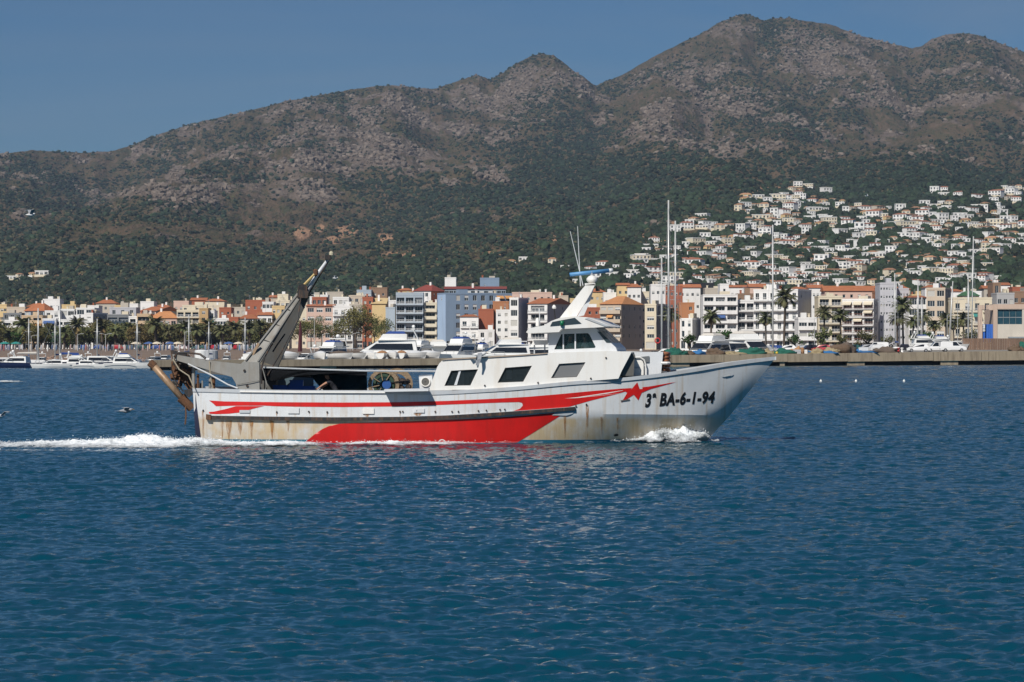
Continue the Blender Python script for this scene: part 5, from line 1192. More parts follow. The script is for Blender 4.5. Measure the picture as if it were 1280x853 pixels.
# fish crates on the deck
crate_m = mat('blue_plastic', (.015,.09,.38), .5, .2, 3)
def crate(px, y, w, name_label):
    q = P3(px, y, 109.6); mb = MB(); W, D, H = w, .4, .22
    o = empty('fish_crate', q)
    mb.box(-W/2, W/2, -D/2, D/2, 0, .03); mb.box(-W/2, -W/2+.03, -D/2, D/2, .03, H); mb.box(W/2-.03, W/2, -D/2, D/2, .03, H); mb.box(-W/2+.03, W/2-.03, -D/2, -D/2+.03, .03, H); mb.box(-W/2+.03, W/2-.03, D/2-.03, D/2, .03, H)
    mb.build('tub', crate_m, o); r_ = MB(); r_.box(-W/2-.02, W/2+.02, -D/2-.02, -D/2, H-.05, H+.01); r_.build('rim', crate_m, o)
    return tag(o, name_label, 'crate', 'blue fish crates on the trawler deck')
crate(351, 489, .55, 'blue plastic fish crate beside the gantry foot on the trawler deck'); crate(369, 489, .55, 'blue plastic fish crate in the middle under the trawler awning'); crate(371, 482.5, .5, 'blue fish crate stacked on top of another under the trawler awning'); crate(386, 490, .5, 'blue plastic fish crate nearest the crouching deckhand')
# ================================================================== TREES, BOATS, VEHICLES, GEAR
def near(px): return min(FRONTS, key=lambda q: abs((q[0]+q[1])/2 - px))[2]
bark = mat('bark', (.13,.095,.065), .95, .3, 3); palm_bark = mat('palm_bark', (.10,.075,.055), .95, .4, 4)
lf = [leaf_mat('plane_leaf', (.10,.10,.03), (.19,.155,.05), .2), leaf_mat('dusty_leaf', (.075,.09,.028), (.135,.13,.045), .2), leaf_mat('fresh_leaf', (.025,.065,.014), (.05,.11,.025), .15)]
pl = leaf_mat('palm_leaf', (.075,.09,.036), (.155,.148,.066), .2); pld = leaf_mat('dry_palm_leaf', (.14,.09,.035), (.22,.15,.07), .2)
def tree_recipe(seed, h_, w, m_, n_cl=20, n_leaf=62, ls=.55):
    r = random.Random(seed); tk = MB(); th = h_*.42
    tk.tube([(0,0,-.3),(.05,.03,th*.5),(0,.08,th)], [.24,.19,.14], 7)
    for i in range(5):
        a = i*1.256+r.random(); tk.tube([(0,.05,th*.85),(math.cos(a)*w*.18,math.sin(a)*w*.18,th+h_*.14),(math.cos(a)*w*.34,math.sin(a)*w*.34,th+h_*.3)], [.1,.07,.03], 5)
    cr = MB()
    for c_ in range(n_cl):
        a = r.random()*6.28; rr = w*.5*math.sqrt(r.random())*.78; z = h_*.38 + h_*.5*r.random()*(1-.45*(rr/(w*.5))**2); cx, cy = math.cos(a)*rr, math.sin(a)*rr; cs = w*r.uniform(.13,.22)
        for l_ in range(n_leaf):
            v = Vector((r.gauss(0,1), r.gauss(0,1), r.gauss(0,.8))); v = v.normalized()*cs*r.random()**.4; p = Vector((cx, cy, z)) + v
            u = Vector((r.uniform(-1,1), r.uniform(-1,1), r.uniform(-1,1))).normalized(); t = u.cross(Vector((r.uniform(-1,1), r.uniform(-1,1), r.uniform(-1,1)))).normalized(); s_ = ls*r.uniform(.6,1.2)
            cr.add([p-u*s_*.5, p+t*s_*.32, p+u*s_*.5, p-t*s_*.32], [(0,1,2,3)])
    return [('trunk', tk.mesh('tree_trunk', bark, True), (0,0,0)), ('crown', cr.mesh('tree_crown', m_), (0,0,0))]
def palm_recipe(seed, h_, fr, nf=40, dry=8, tr=.22):
    r = random.Random(seed); tk = MB(); pts = []; rd = []
    for i in range(9): t = i/8; pts.append((.25*math.sin(t*2+seed)*t, .2*math.sin(t*1.7+seed*2)*t, -.3+(h_+.3)*t)); rd.append(tr*(1.25 if i == 0 else 1.0+.12*(i % 2))*(1 if i < 8 else 1.5))
    tk.tube(pts, rd, 8); top = Vector(pts[-1])
    def frond(mb, a, el, L, droop):
        d = Vector((math.cos(a), math.sin(a), 0)); P = []; n = 9; p = top.copy(); e = el
        for i in range(n+1): P.append(p.copy()); p = p + (d*math.cos(e)+Vector((0,0,math.sin(e))))*L/n; e -= droop/n*(.6+i*.12)
        sd = d.cross(Vector((0,0,1)))
        for i in range(1, n+1):
            for k_ in (0, .5):
                q = P[i-1].lerp(P[i], k_) ; t = (i-1+k_)/n; ll = L*.30*math.sin(math.pi*(.15+.82*t)) ; fw = (P[i]-P[i-1]).normalized()
                for s_ in (-1, 1):
                    tip = q + sd*s_*ll*.8 + fw*ll*.55 + Vector((0,0,-ll*.30)); mb.add([q-fw*.10, q+fw*.12, tip], [(0,1,2)])
            mb.add([P[i-1]-sd*.04, P[i-1]+sd*.04, P[i]+sd*.03, P[i]-sd*.03], [(0,1,2,3)])
    cr = MB()
    for i in range(nf): frond(cr, i*2.399+r.uniform(-.2,.2), r.uniform(-.25,1.35), fr*r.uniform(.85,1.1), r.uniform(1.0,1.7))
    parts = [('trunk', tk.mesh('palm_trunk', palm_bark, True), (0,0,0)), ('crown', cr.mesh('palm_crown', pl), (0,0,0))]
    if dry:
        dr = MB()
        for i in range(dry): frond(dr, i*2.399*1.3+r.random(), r.uniform(-1.3,-.5), fr*.7, .4)
        parts.append(('dry_fronds', dr.mesh('palm_dry_fronds', pld), (0,0,0)))
    return parts
TP = [tree_recipe(1, 6.6, 6.5, lf[0]), tree_recipe(2, 6.2, 6.0, lf[1]), tree_recipe(3, 7.0, 6.8, lf[0], 22), tree_recipe(4, 6.4, 7.0, lf[2])]
BT = [tree_recipe(5, 12.5, 9.5, lf[0], 26, 60, .5), tree_recipe(6, 14, 9.0, lf[1], 28, 60, .5)]
BU = [tree_recipe(7, 3.2, 3.6, lf[1], 9, 60, .3), tree_recipe(8, 2.8, 3.2, lf[2], 8, 60, .3)]
PP = [palm_recipe(1, 5.6, 3.1, 44, 8, .3), palm_recipe(2, 5.0, 2.9, 44, 10, .3), palm_recipe(3, 11.0, 3.3, 46, 12, .24), palm_recipe(4, 9.0, 3.2, 46, 10, .24)]
def plant(rec, name, label, cat, px, ybase, Y, s_, group, z=None):
    o = spawn(rec, name, (PX(px, Y), Y, z if z is not None else 1.95), rnd.random()*6.28, (s_, s_, s_*rnd.uniform(.92, 1.1))); tag(o, label, cat, group, px=px); return o
# promenade row on the left: palms and plane trees alternate
r_ = random.Random(9); x = -4; i = 0
while x < 338:
    Y = r_.uniform(925, 965)
    if i % 3 == 0: plant(PP[(i//3) % 2], 'palm_tree', 'palm with dusty crown on the promenade before the ' + near(x), 'palm', x, 437, Y-14, r_.uniform(1.05,1.35), 'palms along the promenade')
    else: plant(TP[3] if 15 < x < 100 and i % 4 == 1 else TP[i % 3], 'plane_tree', '%s plane tree on the promenade before the %s' % ('bright green' if 15 < x < 100 and i % 4 == 1 else ('olive brown','olive green','olive brown')[i % 3], near(x)), 'tree', x, 437, Y, r_.uniform(1.05,1.4), 'plane trees along the promenade')
    x += r_.uniform(4.2, 7.2); i += 1
x = -6; i = 1
while x < 340:      # second, closer-set row of plane trees behind the palms
    plant(TP[(0,1,2,0,3)[i % 5]], 'plane_tree', '%s plane tree in the second row before the %s' % (('ochre tinged','olive green','ochre tinged','ochre tinged','bright green')[i % 5], near(x)), 'tree', x, 437, r_.uniform(968, 984), r_.uniform(1.15,1.45), 'plane trees along the promenade'); x += r_.uniform(6.5, 10); i += 1
for k_, (x, s_) in enumerate([(362,.75),(374,.9),(389,.95),(402,.85),(418,.7),(432,.95),(444,1.15),(457,1.0),(468,.95),(479,.8)]):
    plant(BT[k_ % 2], 'plane_tree', 'large autumn-tinged plane tree before the ' + near(x), 'tree', x, 437, 880+7*(k_ % 3), s_, 'large plane trees behind the yachts')
plant(BU[0], 'shrub', 'dark green shrub left of the balcony hotel', 'shrub', 488, 430, 870, 1.6, 'shrubs on the promenade')
for k_, (x, yt, Y, rec, nm) in enumerate([(838,384,760,3,'palm behind the three pale masts'),(889,388,740,3,'bushy palm in front of the shaded balcony hotel'),(957,392,720,3,'palm left of the tall mast before the tall white block'),(980,366,720,2,'tall palm in front of the tall white block'),
    (1030,387,700,2,'left of two palms before the yellow penthouse block'),(1051,384,705,2,'right of two palms before the yellow penthouse block'),(1129,376,705,2,'tall palm before the pale speckled tower'),(1122,392,700,3,'shorter palm left of the tall palm by the pale tower'),(1153,392,720,3,'palm before the white dark-window house'),
    (1141,398,700,3,'low palm between the pale tower and the dark-window house'),(1183,396,715,3,'palm before the beige modern block'),(1205,393,725,3,'palm before the cream villa'),(1168,400,705,3,'leafy low palm before the beige modern block'),(1192,402,705,3,'low palm between modern block and cream villa')]):
    hh = PZ(yt, Y) - 2.0; s_ = hh/(12.6 if rec == 2 else 10.4); plant(PP[rec], 'palm_tree', nm, 'palm', x, 435, Y, s_, 'palms on the harbour front')
for x, Y, k_, nm in [(861,700,1,'young green shrub before the old white house'),(908,690,1,'yellow-green shrub right of the covered yacht'),(993,690,1,'small spiky green shrub under the low white villa'),(1026,680,0,'round shrub at the left palm foot'),(1054,672,0,'grey-green shrub under the right palm'),(1084,672,0,'olive shrub before the green awning block'),(1160,690,1,'green hedge bush below the modern block'),(1146,700,0,'dark bush below the pale tower'),(1175,695,1,'leafy bush right of the moored cruisers'),(1213,690,0,'dark bush before the cream villa'),(1235,690,1,'bush seen through the port building portal'),(1110,690,0,'dark bush beside the pale tower foot')]:
    plant(BU[k_], 'shrub', nm, 'shrub', x, 435, Y, rnd.uniform(1.2, 1.9), 'shrubs on the harbour front', 2.0)

# ------------------------------------------------------------------ yachts
gel = mat('white_gelcoat', (.78,.78,.76), .25, .05, 2); gel_c = mat('cream_canvas', (.62,.58,.52), .85, .12, 2); navy_h = mat('navy_gelcoat', (.015,.025,.07), .25, .15, 2); tint_g = glass_mat('tinted_glass', (.015,.018,.022), .06); alu = mat('aluminium_spar', (.62,.62,.60), .4, .08, 2, metal=.3); chrome = mat('steel_rail', (.55,.55,.55), .3, .05, 2, metal=.6); teak = mat('teak', (.26,.15,.08), .7, .2, 4); blue_c = mat('blue_canvas', (.02,.06,.24), .85, .15, 2); grey_c = mat('grey_hypalon', (.30,.31,.33), .7, .1, 2); red_p2 = mat('red_plastic', (.55,.03,.03), .5, .1, 3); wood_o = mat('varnished_wood', (.33,.16,.07), .5, .2, 4)
def hull_loft(L, Bm, H, m=0, n=12, bow=.9):
    mb = MB(); rings = []
    for i in range(n+1):
        t = i/n; x = -L/2 + L*t; hb_ = Bm/2*(1-max(0,(t-.45)/.55)**2.3)*(.86+.14*min(1,t*4)); sh = H*(.82+.18*t**2) ; k_ = x + (0 if t < .5 else 0)
        rk = L*.10*bow*max(0,(t-.6)/.4)**2; hb_ = max(hb_, .02)
        rings.append([(x+rk,-hb_,sh),(x+rk*.55,-hb_*.93,sh*.45),(x,-hb_*.78,0),(x-.02,-hb_*.3,-.35),(x-.02,hb_*.3,-.35),(x,hb_*.78,0),(x+rk*.55,hb_*.93,sh*.45),(x+rk,hb_,sh)])
    mb.loft(rings, m); return mb
def yacht_recipe(L, hullm=gel, fly=True, arch=True, canvas=None):
    Bm = L*.31; H = L*.125; P = []
    P.append(('hull', hull_loft(L, Bm, H).mesh('yacht_hull', hullm, False), (0,0,0)))
    s_ = MB(); s_.hexa([(-L*.30,-Bm*.42,H*.86),(L*.26,-Bm*.30,H*.93),(L*.26,Bm*.30,H*.93),(-L*.30,Bm*.42,H*.86),(-L*.28,-Bm*.34,H*.9+L*.12),(L*.06,-Bm*.28,H*.9+L*.12),(L*.06,Bm*.28,H*.9+L*.12),(-L*.28,Bm*.34,H*.9+L*.12)]); P.append(('cabin', s_.mesh('yacht_cabin', gel), (0,0,0)))
    for sy in (-1, 1):
        w = MB(); w.hexa([(-L*.26,sy*Bm*.415,H*.9+L*.035),(L*.155,sy*Bm*.335,H*.92+L*.035),(L*.155,sy*Bm*.325,H*.92+L*.035),(-L*.26,sy*Bm*.40,H*.9+L*.035),(-L*.25,sy*Bm*.372,H*.9+L*.09),(L*.085,sy*Bm*.312,H*.9+L*.09),(L*.085,sy*Bm*.30,H*.9+L*.09),(-L*.25,sy*Bm*.36,H*.9+L*.09)]); P.append(('side_window', w.mesh('yacht_window', tint_g), (0,0,0)))
    w = MB(); w.hexa([(L*.205,-Bm*.29,H*.93+L*.04),(L*.205,Bm*.29,H*.93+L*.04),(L*.195,Bm*.29,H*.93+L*.04),(L*.195,-Bm*.29,H*.93+L*.04),(L*.095,-Bm*.275,H*.9+L*.107),(L*.095,Bm*.275,H*.9+L*.107),(L*.08,Bm*.275,H*.9+L*.107),(L*.08,-Bm*.275,H*.9+L*.107)]); P.append(('windscreen', w.mesh('yacht_windscreen', tint_g), (0,0,0)))
    if fly:
        f_ = MB(); z = H*.9+L*.12; f_.box(-L*.36,L*.07,-Bm*.37,Bm*.37,z+.002,z+.1); f_.hexa([(-L*.2,-Bm*.33,z+.103),(L*.06,-Bm*.25,z+.103),(L*.06,Bm*.25,z+.103),(-L*.2,Bm*.33,z+.103),(-L*.2,-Bm*.33,z+L*.06),(L*.02,-Bm*.25,z+L*.06),(L*.02,Bm*.25,z+L*.06),(-L*.2,Bm*.33,z+L*.06)]); P.append(('flybridge', f_.mesh('yacht_flybridge', gel), (0,0,0)))
        c_ = MB(); c_.hexa([(-L*.19,-Bm*.3,z+L*.062),(0,-Bm*.24,z+L*.062),(0,Bm*.24,z+L*.062),(-L*.19,Bm*.3,z+L*.062),(-L*.17,-Bm*.2,z+L*.085),(-L*.03,-Bm*.16,z+L*.085),(-L*.03,Bm*.16,z+L*.085),(-L*.17,Bm*.2,z+L*.085)]); P.append(('seat_cover', c_.mesh('yacht_cover', canvas or blue_c), (0,0,0)))
    if arch:
        z = H*.9+L*.12; a = MB()
        for sy in (-1, 1): a.tube([(-L*.31,sy*Bm*.34,z),(-L*.26,sy*Bm*.33,z+L*.10)], .07, 6)
        a.box(-L*.275,-L*.245,-Bm*.35,Bm*.35,z+L*.10,z+L*.112); P.append(('radar_arch', a.mesh('yacht_arch', gel), (0,0,0)))
        d = MB(); d.lathe([(.05,0),(.22,.06),(.25,.2),(.18,.36),(.05,.42)], 9, (-L*.26,0,z+L*.114)); P.append(('radar_dome', d.mesh('yacht_dome', gel, True), (0,0,0)))
    rl = MB()
    for sy in (-1, 1):
        pts = [(L*(.0+.11*k_), sy*Bm*.5*(1-max(0,((.5+.11*k_)-.45)/.55)**2.3)*.93, H*(.82+.18*(.5+.11*k_)**2)+.55) for k_ in range(5)]; rl.tube(pts, .03, 5)
        for p in pts: rl.tube([(p[0],p[1],p[2]-.55),p], .025, 4)
    P.append(('guard_rail', rl.mesh('yacht_rail', chrome), (0,0,0)))
    st = MB(); st.box(-L*.48, L*.2, -Bm*.51, -Bm*.5, H*.5, H*.56); P.append(('hull_stripe', st.mesh('yacht_stripe', navy_h if hullm is gel else gel), (0,0,0)))
    return P
def sail_recipe(L, mast, cover=blue_c, hullm=gel):
    Bm = L*.29; H = L*.1; P = [('hull', hull_loft(L, Bm, H).mesh('sailboat_hull', hullm), (0,0,0))]
    c_ = MB(); c_.hexa([(-L*.15,-Bm*.3,H*.85),(L*.25,-Bm*.2,H*.9),(L*.25,Bm*.2,H*.9),(-L*.15,Bm*.3,H*.85),(-L*.14,-Bm*.25,H*.9+.5),(L*.18,-Bm*.16,H*.9+.4),(L*.18,Bm*.16,H*.9+.4),(-L*.14,Bm*.25,H*.9+.5)]); P.append(('cabin', c_.mesh('sailboat_cabin', gel), (0,0,0)))
    m_ = MB(); m_.tube([(L*.08,0,H*.9),(L*.08,0,mast)], [.016*L, .012*L], 7); P.append(('mast', m_.mesh('sailboat_mast', alu, True), (0,0,0)))
    sp = MB()
    for t in (.45,.72): sp.tube([(L*.08,-Bm*.3,mast*t),(L*.08,Bm*.3,mast*t)], .04, 5)
    P.append(('spreader', sp.mesh('sailboat_spreader', alu), (0,0,0)))
    b_ = MB(); b_.tube([(L*.07,0,H+1.3),(-L*.30,0,H+1.35)], .07, 6); b_.tube([(L*.05,0,H+1.5),(-L*.28,0,H+1.5)], [.22,.13], 7, 1); P.append(('boom', b_.mesh('sailboat_boom', [alu, cover]), (0,0,0)))
    sy_ = MB()
    for a in ((L*.55,0,H),(-L*.48,0,H*.85),(L*.05,-Bm*.45,H*.9),(L*.05,Bm*.45,H*.9)): sy_.tube([a,(L*.08,0,mast*.97)], .018, 4)
    P.append(('rigging', sy_.mesh('sailboat_rigging', chrome), (0,0,0)))
    return P
def moor(rec, name, label, cat, px, Y, rz, s_=1.0, z=0.0, group='boats moored in the harbour'):
    o = spawn(rec, name, (PX(px, Y), Y, z), rz, (s_, s_, s_)); return tag(o, label, cat, group, px=px)
YR = yacht_recipe(9.0); YN_ = yacht_recipe(8.5, navy_h, False, False); YS = yacht_recipe(7.0, gel, False, True); YB = yacht_recipe(14.0); YO = yacht_recipe(12.0, gel, True, False, gel_c); SB = sail_recipe(9.0, 11.0); SBN = sail_recipe(9.5, 10.0, gel_c, navy_h)
for i, (px, Y, k_, rz) in enumerate([(8,505,0,R(250)),(26,520,1,R(265)),(36,500,2,R(100)),(52,515,0,R(275)),(70,530,2,R(260)),(92,510,1,R(95)),(106,525,0,R(255)),(122,505,2,R(270)),(137,520,1,R(262)),(150,535,0,R(100)),(172,520,2,R(268)),(192,540,0,R(250)),(206,560,1,R(265)),(224,566,0,R(95)),(262,570,2,R(260)),(283,575,0,R(270))]):
    moor((YS,YN_,SB)[k_], ('motor_boat','motor_boat','sailing_boat')[k_], ('small white motor boat','dark hulled motor boat','slim sailing boat')[k_] + ' moored end-on in the second row before the ' + near(px), ('motor boat','motor boat','sailing boat')[k_], px, Y, rz, (.85,.8,.75)[k_])
for rec, nm, lb, ct, px, Y, rz, s_ in [
 (YS,'motor_boat','white motor boat cut by the left edge of the picture','motor boat',2,452,R(200),1.0),
 (YN_,'motor_boat','dark rigid boat with a red engine cover near the left edge','motor boat',19,449,R(165),.9),
 (SBN,'sailing_boat','navy hulled sailing boat among the boats at far left','sailing boat',42,455,R(10),.95),
 (SB,'sailing_boat','white sailing boat with bare mast before the blue awning block','sailing boat',80,458,R(185),.93),
 (YS,'motor_boat','small white open boat beside the white sailing boat','motor boat',64,446,R(195),.8),
 (YR,'motor_cruiser','white cruiser moored below the slim white tower','motor cruiser',100,452,R(4),.75),
 (YN_,'motor_boat','dark sided low boat below the dark loggia block','motor boat',128,450,R(2),.95),
 (YR,'motor_cruiser','white flybridge cruiser at the right end of the left row','motor cruiser',160,446,R(-6),.82),
 (YS,'motor_boat','small white motor boat in front of the slim tower, low in the water','motor boat',112,447,R(-15),.75),
 (SB,'sailing_boat','sailing boat whose twin pole masts rise behind the gantry arm','sailing boat',306,600,R(90),.85),
 (SB,'sailing_boat','sailing boat with thin mast before the cream grid block','sailing boat',235,598,R(80),.9),
 (YB,'motor_yacht','large white yacht with radar domes behind the quay, centre left','yacht',482,500,R(180),1.35),
 (YR,'motor_cruiser','grey-white cruiser with stainless frame before the plane trees','motor cruiser',412,500,R(250),1.55),
 (YO,'motor_yacht','white yacht stern with cream covers before the balcony hotel','yacht',520,512,R(255),1.25),
 (YB,'motor_yacht','round bowed white yacht below the blue apartment block','yacht',572,520,R(250),1.15),
 (YO,'motor_yacht','dark decked yacht just aft of the trawler wheelhouse','yacht',628,500,R(190),1.3),
 (YR,'motor_cruiser','white cruiser partly hidden by the trawler wheelhouse roof','motor cruiser',668,515,R(175),1.5),
 (YS,'motor_boat','low white boat right of the trawler windscreen','motor boat',787,470,R(185),1.05),
 (YN_,'work_boat','navy work boat with red lifebuoy behind the trawler bow','work boat',834,486,R(180),1.5),
 (YO,'motor_yacht','white yacht under a cream cover left of the tall mast','yacht',884,510,R(240),1.5),
 (YO,'motor_yacht','broad white yacht under a cream cover beside the tall mast','yacht',937,515,R(295),1.6),
 (YR,'motor_cruiser','white cruiser bow-on between the blue block and the white corner house','motor cruiser',598,525,R(255),1.4),
 (YO,'motor_yacht','covered white yacht before the narrow beige block','yacht',545,530,R(100),1.2),
 (YR,'motor_cruiser','white cruiser before the glass fronted block','motor cruiser',648,530,R(265),1.4),
 (YS,'motor_boat','white motor boat before the lamp post left of the plane trees','motor boat',384,505,R(240),1.3)]:
    moor(rec, nm, lb, ct, px, Y, rz, s_)
ring_m = MB(); rings = [[( .42*math.cos(2*math.pi*i/14)*(1+.24*math.cos(a)), .1*math.sin(a), .42*math.sin(2*math.pi*i/14)*(1+.24*math.cos(a))) for i in range(14)] for a in [2*math.pi*k_/8 for k_ in range(9)]]
ring_m.loft(rings, cap=False); o = ring_m.build('lifebuoy', red_p2, None, True, (PX(822,474), 474, PZ(426,474))); tag(o, 'red lifebuoy hung on the navy work boat', 'lifebuoy', px=822)
# tall masts on the right; their hulls lie behind the quay
for px, yt, Y, lb, rz in [(836,250,520,'sailing yacht with the tallest pale mast, left group of three',R(90)),(827,320,516,'sailing yacht with the shortest mast of the group of three',R(86)),(845,276,524,'sailing yacht with the rightmost mast of the group of three',R(94)),(966,281,540,'sailing yacht with a tall bare mast before the tall white block',R(85))]:
    moor(sail_recipe(12, PZ(yt, Y), gel_c), 'sailing_yacht', lb, 'sailing yacht', px, Y, rz, 1.0)
for px, yt, Y, lb, rz, tilt in [(1120,342,640,'sailing yacht with slim mast before the pale speckled tower',R(92),.4),(1148,350,645,'sailing yacht with mast before the white dark-window house',R(88),0),(1186,352,640,'sailing yacht with leaning pale yellow mast before the modern block',R(85),-3.4),(1215,296,630,'sailing yacht with the tall mast near the port building',R(90),-1.0),(1211,345,636,'sailing yacht with the shorter mast beside the tall one near the port building',R(90),0),(1153,372,650,'sailing yacht with the shortest mast right of the pale tower',R(90),0)]:
    o = moor(sail_recipe(10, PZ(yt, Y)-1.6, blue_c), 'sailing_yacht', lb + ', ashore', 'sailing yacht', px, Y, rz, 1.0, 1.7); o.rotation_euler.y = 0; o.rotation_euler = (R(tilt)*0, 0, rz)
    if tilt: o.rotation_euler.x = R(-tilt)
for px, Y, rec, s_, lb in [(1158,600,YR,1.1,'white cruiser laid up behind the parked cars, left one'),(1180,605,YR,1.05,'white cruiser laid up behind the white van'),(1196,612,YS,1.1,'white motor boat laid up left of the brown fence')]:
    moor(rec, 'motor_cruiser', lb, 'motor cruiser', px, Y, R(8), s_, 2.6)

# covered dinghies and gear lying along the quay
tarp_w = mat('white_tarpaulin', (.66,.67,.68), .7, .15, 3, bump=.6, bscale=5); tarp_o = mat('orange_cover', (.42,.22,.10), .8, .2, 3, bump=.4, bscale=5); tarp_b = mat('brown_cover', (.12,.09,.07), .85, .25, 3, bump=.6, bscale=6)
def heap(seed, w, d, h_, m_, name, rough=.62):
    mb = MB(); r = random.Random(seed); nu, nv = 24, 10; rings = []
    for j in range(nv+1):
        ph = j/nv*math.pi/2; ring_ = []
        for i in range(nu):
            a = 2*math.pi*i/nu; q = Vector((math.cos(a)*math.cos(ph), math.sin(a)*math.cos(ph), math.sin(ph)*1.0)); k_ = 1 + rough*mnoise.noise(q*1.9 + Vector((seed*3.7,0,0))) + rough*.5*mnoise.noise(q*5.0 + Vector((0,seed*2.1,0)))
            ring_.append((q.x*w/2*k_, q.y*d/2*k_, max(0, q.z*h_*k_)))
        rings.append(ring_)
    mb.loft(rings); return mb.mesh(name, m_, True)
def lay(me, name, label, cat, px, dy=3.0, group='gear lying along the quay', z=0.0, rz=0.0):
    Y = quayY(px)+dy; o = inst(name, me, None, (PX(px, Y), Y, float(quayTop(px))-.03+z), rz); return tag(o, label, cat, group, px=px)
def dinghy_recipe(cov): 
    h_ = hull_loft(3.6, 1.6, .75); c_ = MB(); rings = []
    for i in range(9):
        t = i/8; x = -1.7+3.4*t; b_ = .78*(1-max(0,(t-.45)/.55)**2.3)+.03; zz = .62+.12*t*t; pk = .35*math.sin(math.pi*min(1,t*1.05))+.04
        rings.append([(x,-b_,zz),(x,-b_*.5,zz+pk*.8),(x,0,zz+pk),(x,b_*.5,zz+pk*.8),(x,b_,zz)])
    c_.loft(rings, closed=False); return [('hull', h_.mesh('dinghy_hull', gel), (0,0,.35)), ('cover', c_.mesh('dinghy_cover', cov, True), (0,0,.35))]
DR = [dinghy_recipe(tarp_w), dinghy_recipe(tarp_o), dinghy_recipe(tarp_b)]
for px, k_, rz, lb in [(357,0,.3,'dinghy under white cover just right of the gantry legs'),(401,0,-1.2,'dinghy under a white cover before the plane trees'),(424,2,.1,'dinghy under a dark cover before the plane trees'),(441,2,.2,'dark covered dinghy beside the large white yacht'),(460,0,-1.0,'white covered dinghy at the bow of the large yacht'),(478,1,1.4,'orange covered dinghy before the large yacht'),(491,0,-1.3,'white covered dinghy before the yacht with radar domes'),(502,1,1.5,'orange covered dinghy beside the balcony hotel'),(517,0,.2,'white covered dinghy below the narrow beige block'),(534,0,.1,'white covered dinghy at the trawler cabin edge'),(337,0,.4,'white covered dinghy seen behind the gantry base'),(318,0,.9,'white dinghy tipped up behind the gantry arm')]:
    Y = quayY(px)+4.5; o = spawn(DR[k_], 'covered_dinghy', (PX(px, Y), Y, float(quayTop(px))-.1), rz); tag(o, lb, 'dinghy', 'covered dinghies on the quay', px=px)
netg = mat('green_fishing_net', (.012,.12,.085), .9, .5, 4, bump=1.0, bscale=12); netb = mat('brown_fishing_net', (.15,.10,.065), .95, .5, 4, bump=1.0, bscale=12); netl = mat('blue_tarpaulin', (.03,.15,.36), .8, .2, 2, bump=.4, bscale=5); nety = mat('straw_coloured_net', (.36,.29,.17), .9, .4, 4, bump=1.0, bscale=12); crt = mat('grey_plastic_crate', (.42,.43,.45), .6, .1, 3)
for i, (px, w, h_, m_, lb) in enumerate([(842,4.0,1.0,netg,'green and tan net heap right of the trawler forward house'),(857,3.0,.7,netb,'low brown net heap before the work boat'),(872,2.6,.75,netl,'blue tarpaulin bundle before the covered yacht'),(893,3.4,1.0,netb,'rounded brown net pile before the covered yacht'),(912,5.0,.55,nety,'long low straw coloured net pile on the quay'),
    (940,4.0,1.0,netg,'green net heap right of the pier, first of two'),(955,3.0,.8,nety,'straw net pile between the two green heaps'),(979,3.6,.8,netg,'green net heap at the trawler bow tip, second of two'),(996,3.0,.9,tarp_o,'rust brown net bundle beside the grey crates'),(1022,3.0,.8,nety,'pale net pile left of the blue tarpaulin'),(1027,5.0,.5,netl,'long blue tarpaulin on the quay before the palms'),(1040,3.0,.9,nety,'straw net pile before the rolled net'),(1072,6.0,.55,netl,'blue tarpaulin right of the rolled brown net'),(1107,5.5,.95,tarp_b,'dark covered pile before the parked cars'),(1058,3.5,1.5,tarp_b,'grey hooded pile behind the rolled net'),(1270,3.0,1.0,netb,'small brown net heap before the brown fence'),(1283,3.0,1.6,netg,'green net heap at the right edge')]):
    lay(heap(i+1, w, 2.4, h_, m_, 'net_pile'), 'net_pile', lb, 'net pile', px, 2.6)
roll = MB(); roll.tube([(-1.7,0,.75),(-.9,0,.78),(0,.1,.8),(.9,0,.78),(1.7,0,.74)], [.66,.76,.8,.77,.68], 14); lay(roll.mesh('rolled_net', netb, True), 'rolled_net', 'large rolled brown net lying on the quay', 'net', 1050, 2.2)
for i, px in enumerate((966,971,984,1000)):
    fl_ = MB(); fl_.lathe([(.05,-.2),(.22,-.1),(.25,.05),(.16,.2),(.04,.24)], 8); lay(fl_.mesh('net_float', mat('yellow_float', (.62,.45,.04), .5, .1, 3), True), 'net_float', 'yellow float, %s from the left by the second green net heap' % ORD(i), 'float', px, 1.6, 'yellow net floats', .2)
for px, w, h_, m_, lb in [(996,1.3,.75,crt,'grey fish crate stack beside the rust brown bundle'),(1079,1.6,1.0,tarp_w,'white crate right of the rolled net'),(1007,.5,.7,gel,'small white box left of the blue tarpaulin')]:
    c_ = MB(); c_.box(-w/2,w/2,-.5,.5,0,h_*.47); c_.box(-w/2-.04,w/2+.04,-.54,.54,h_*.473,h_*.53); c_.box(-w/2,w/2,-.5,.5,h_*.533,h_); lay(c_.mesh('quay_crate', m_), 'quay_crate', lb, 'crate', px, 1.8)
bl = MB(); bl.lathe([(.32,0),(.32,.1),(.2,.18),(.2,.62),(.3,.72),(.3,.82),(.1,.88)], 10); lay(bl.mesh('bollard', red_p2, True), 'bollard', 'red painted bollard beside the parked cars on the quay', 'bollard', 1123, 1.2)
lay(bl.mesh('bollard', gel, True), 'bollard', 'white painted bollard beside the red one on the quay', 'bollard', 1127.5, 1.2)

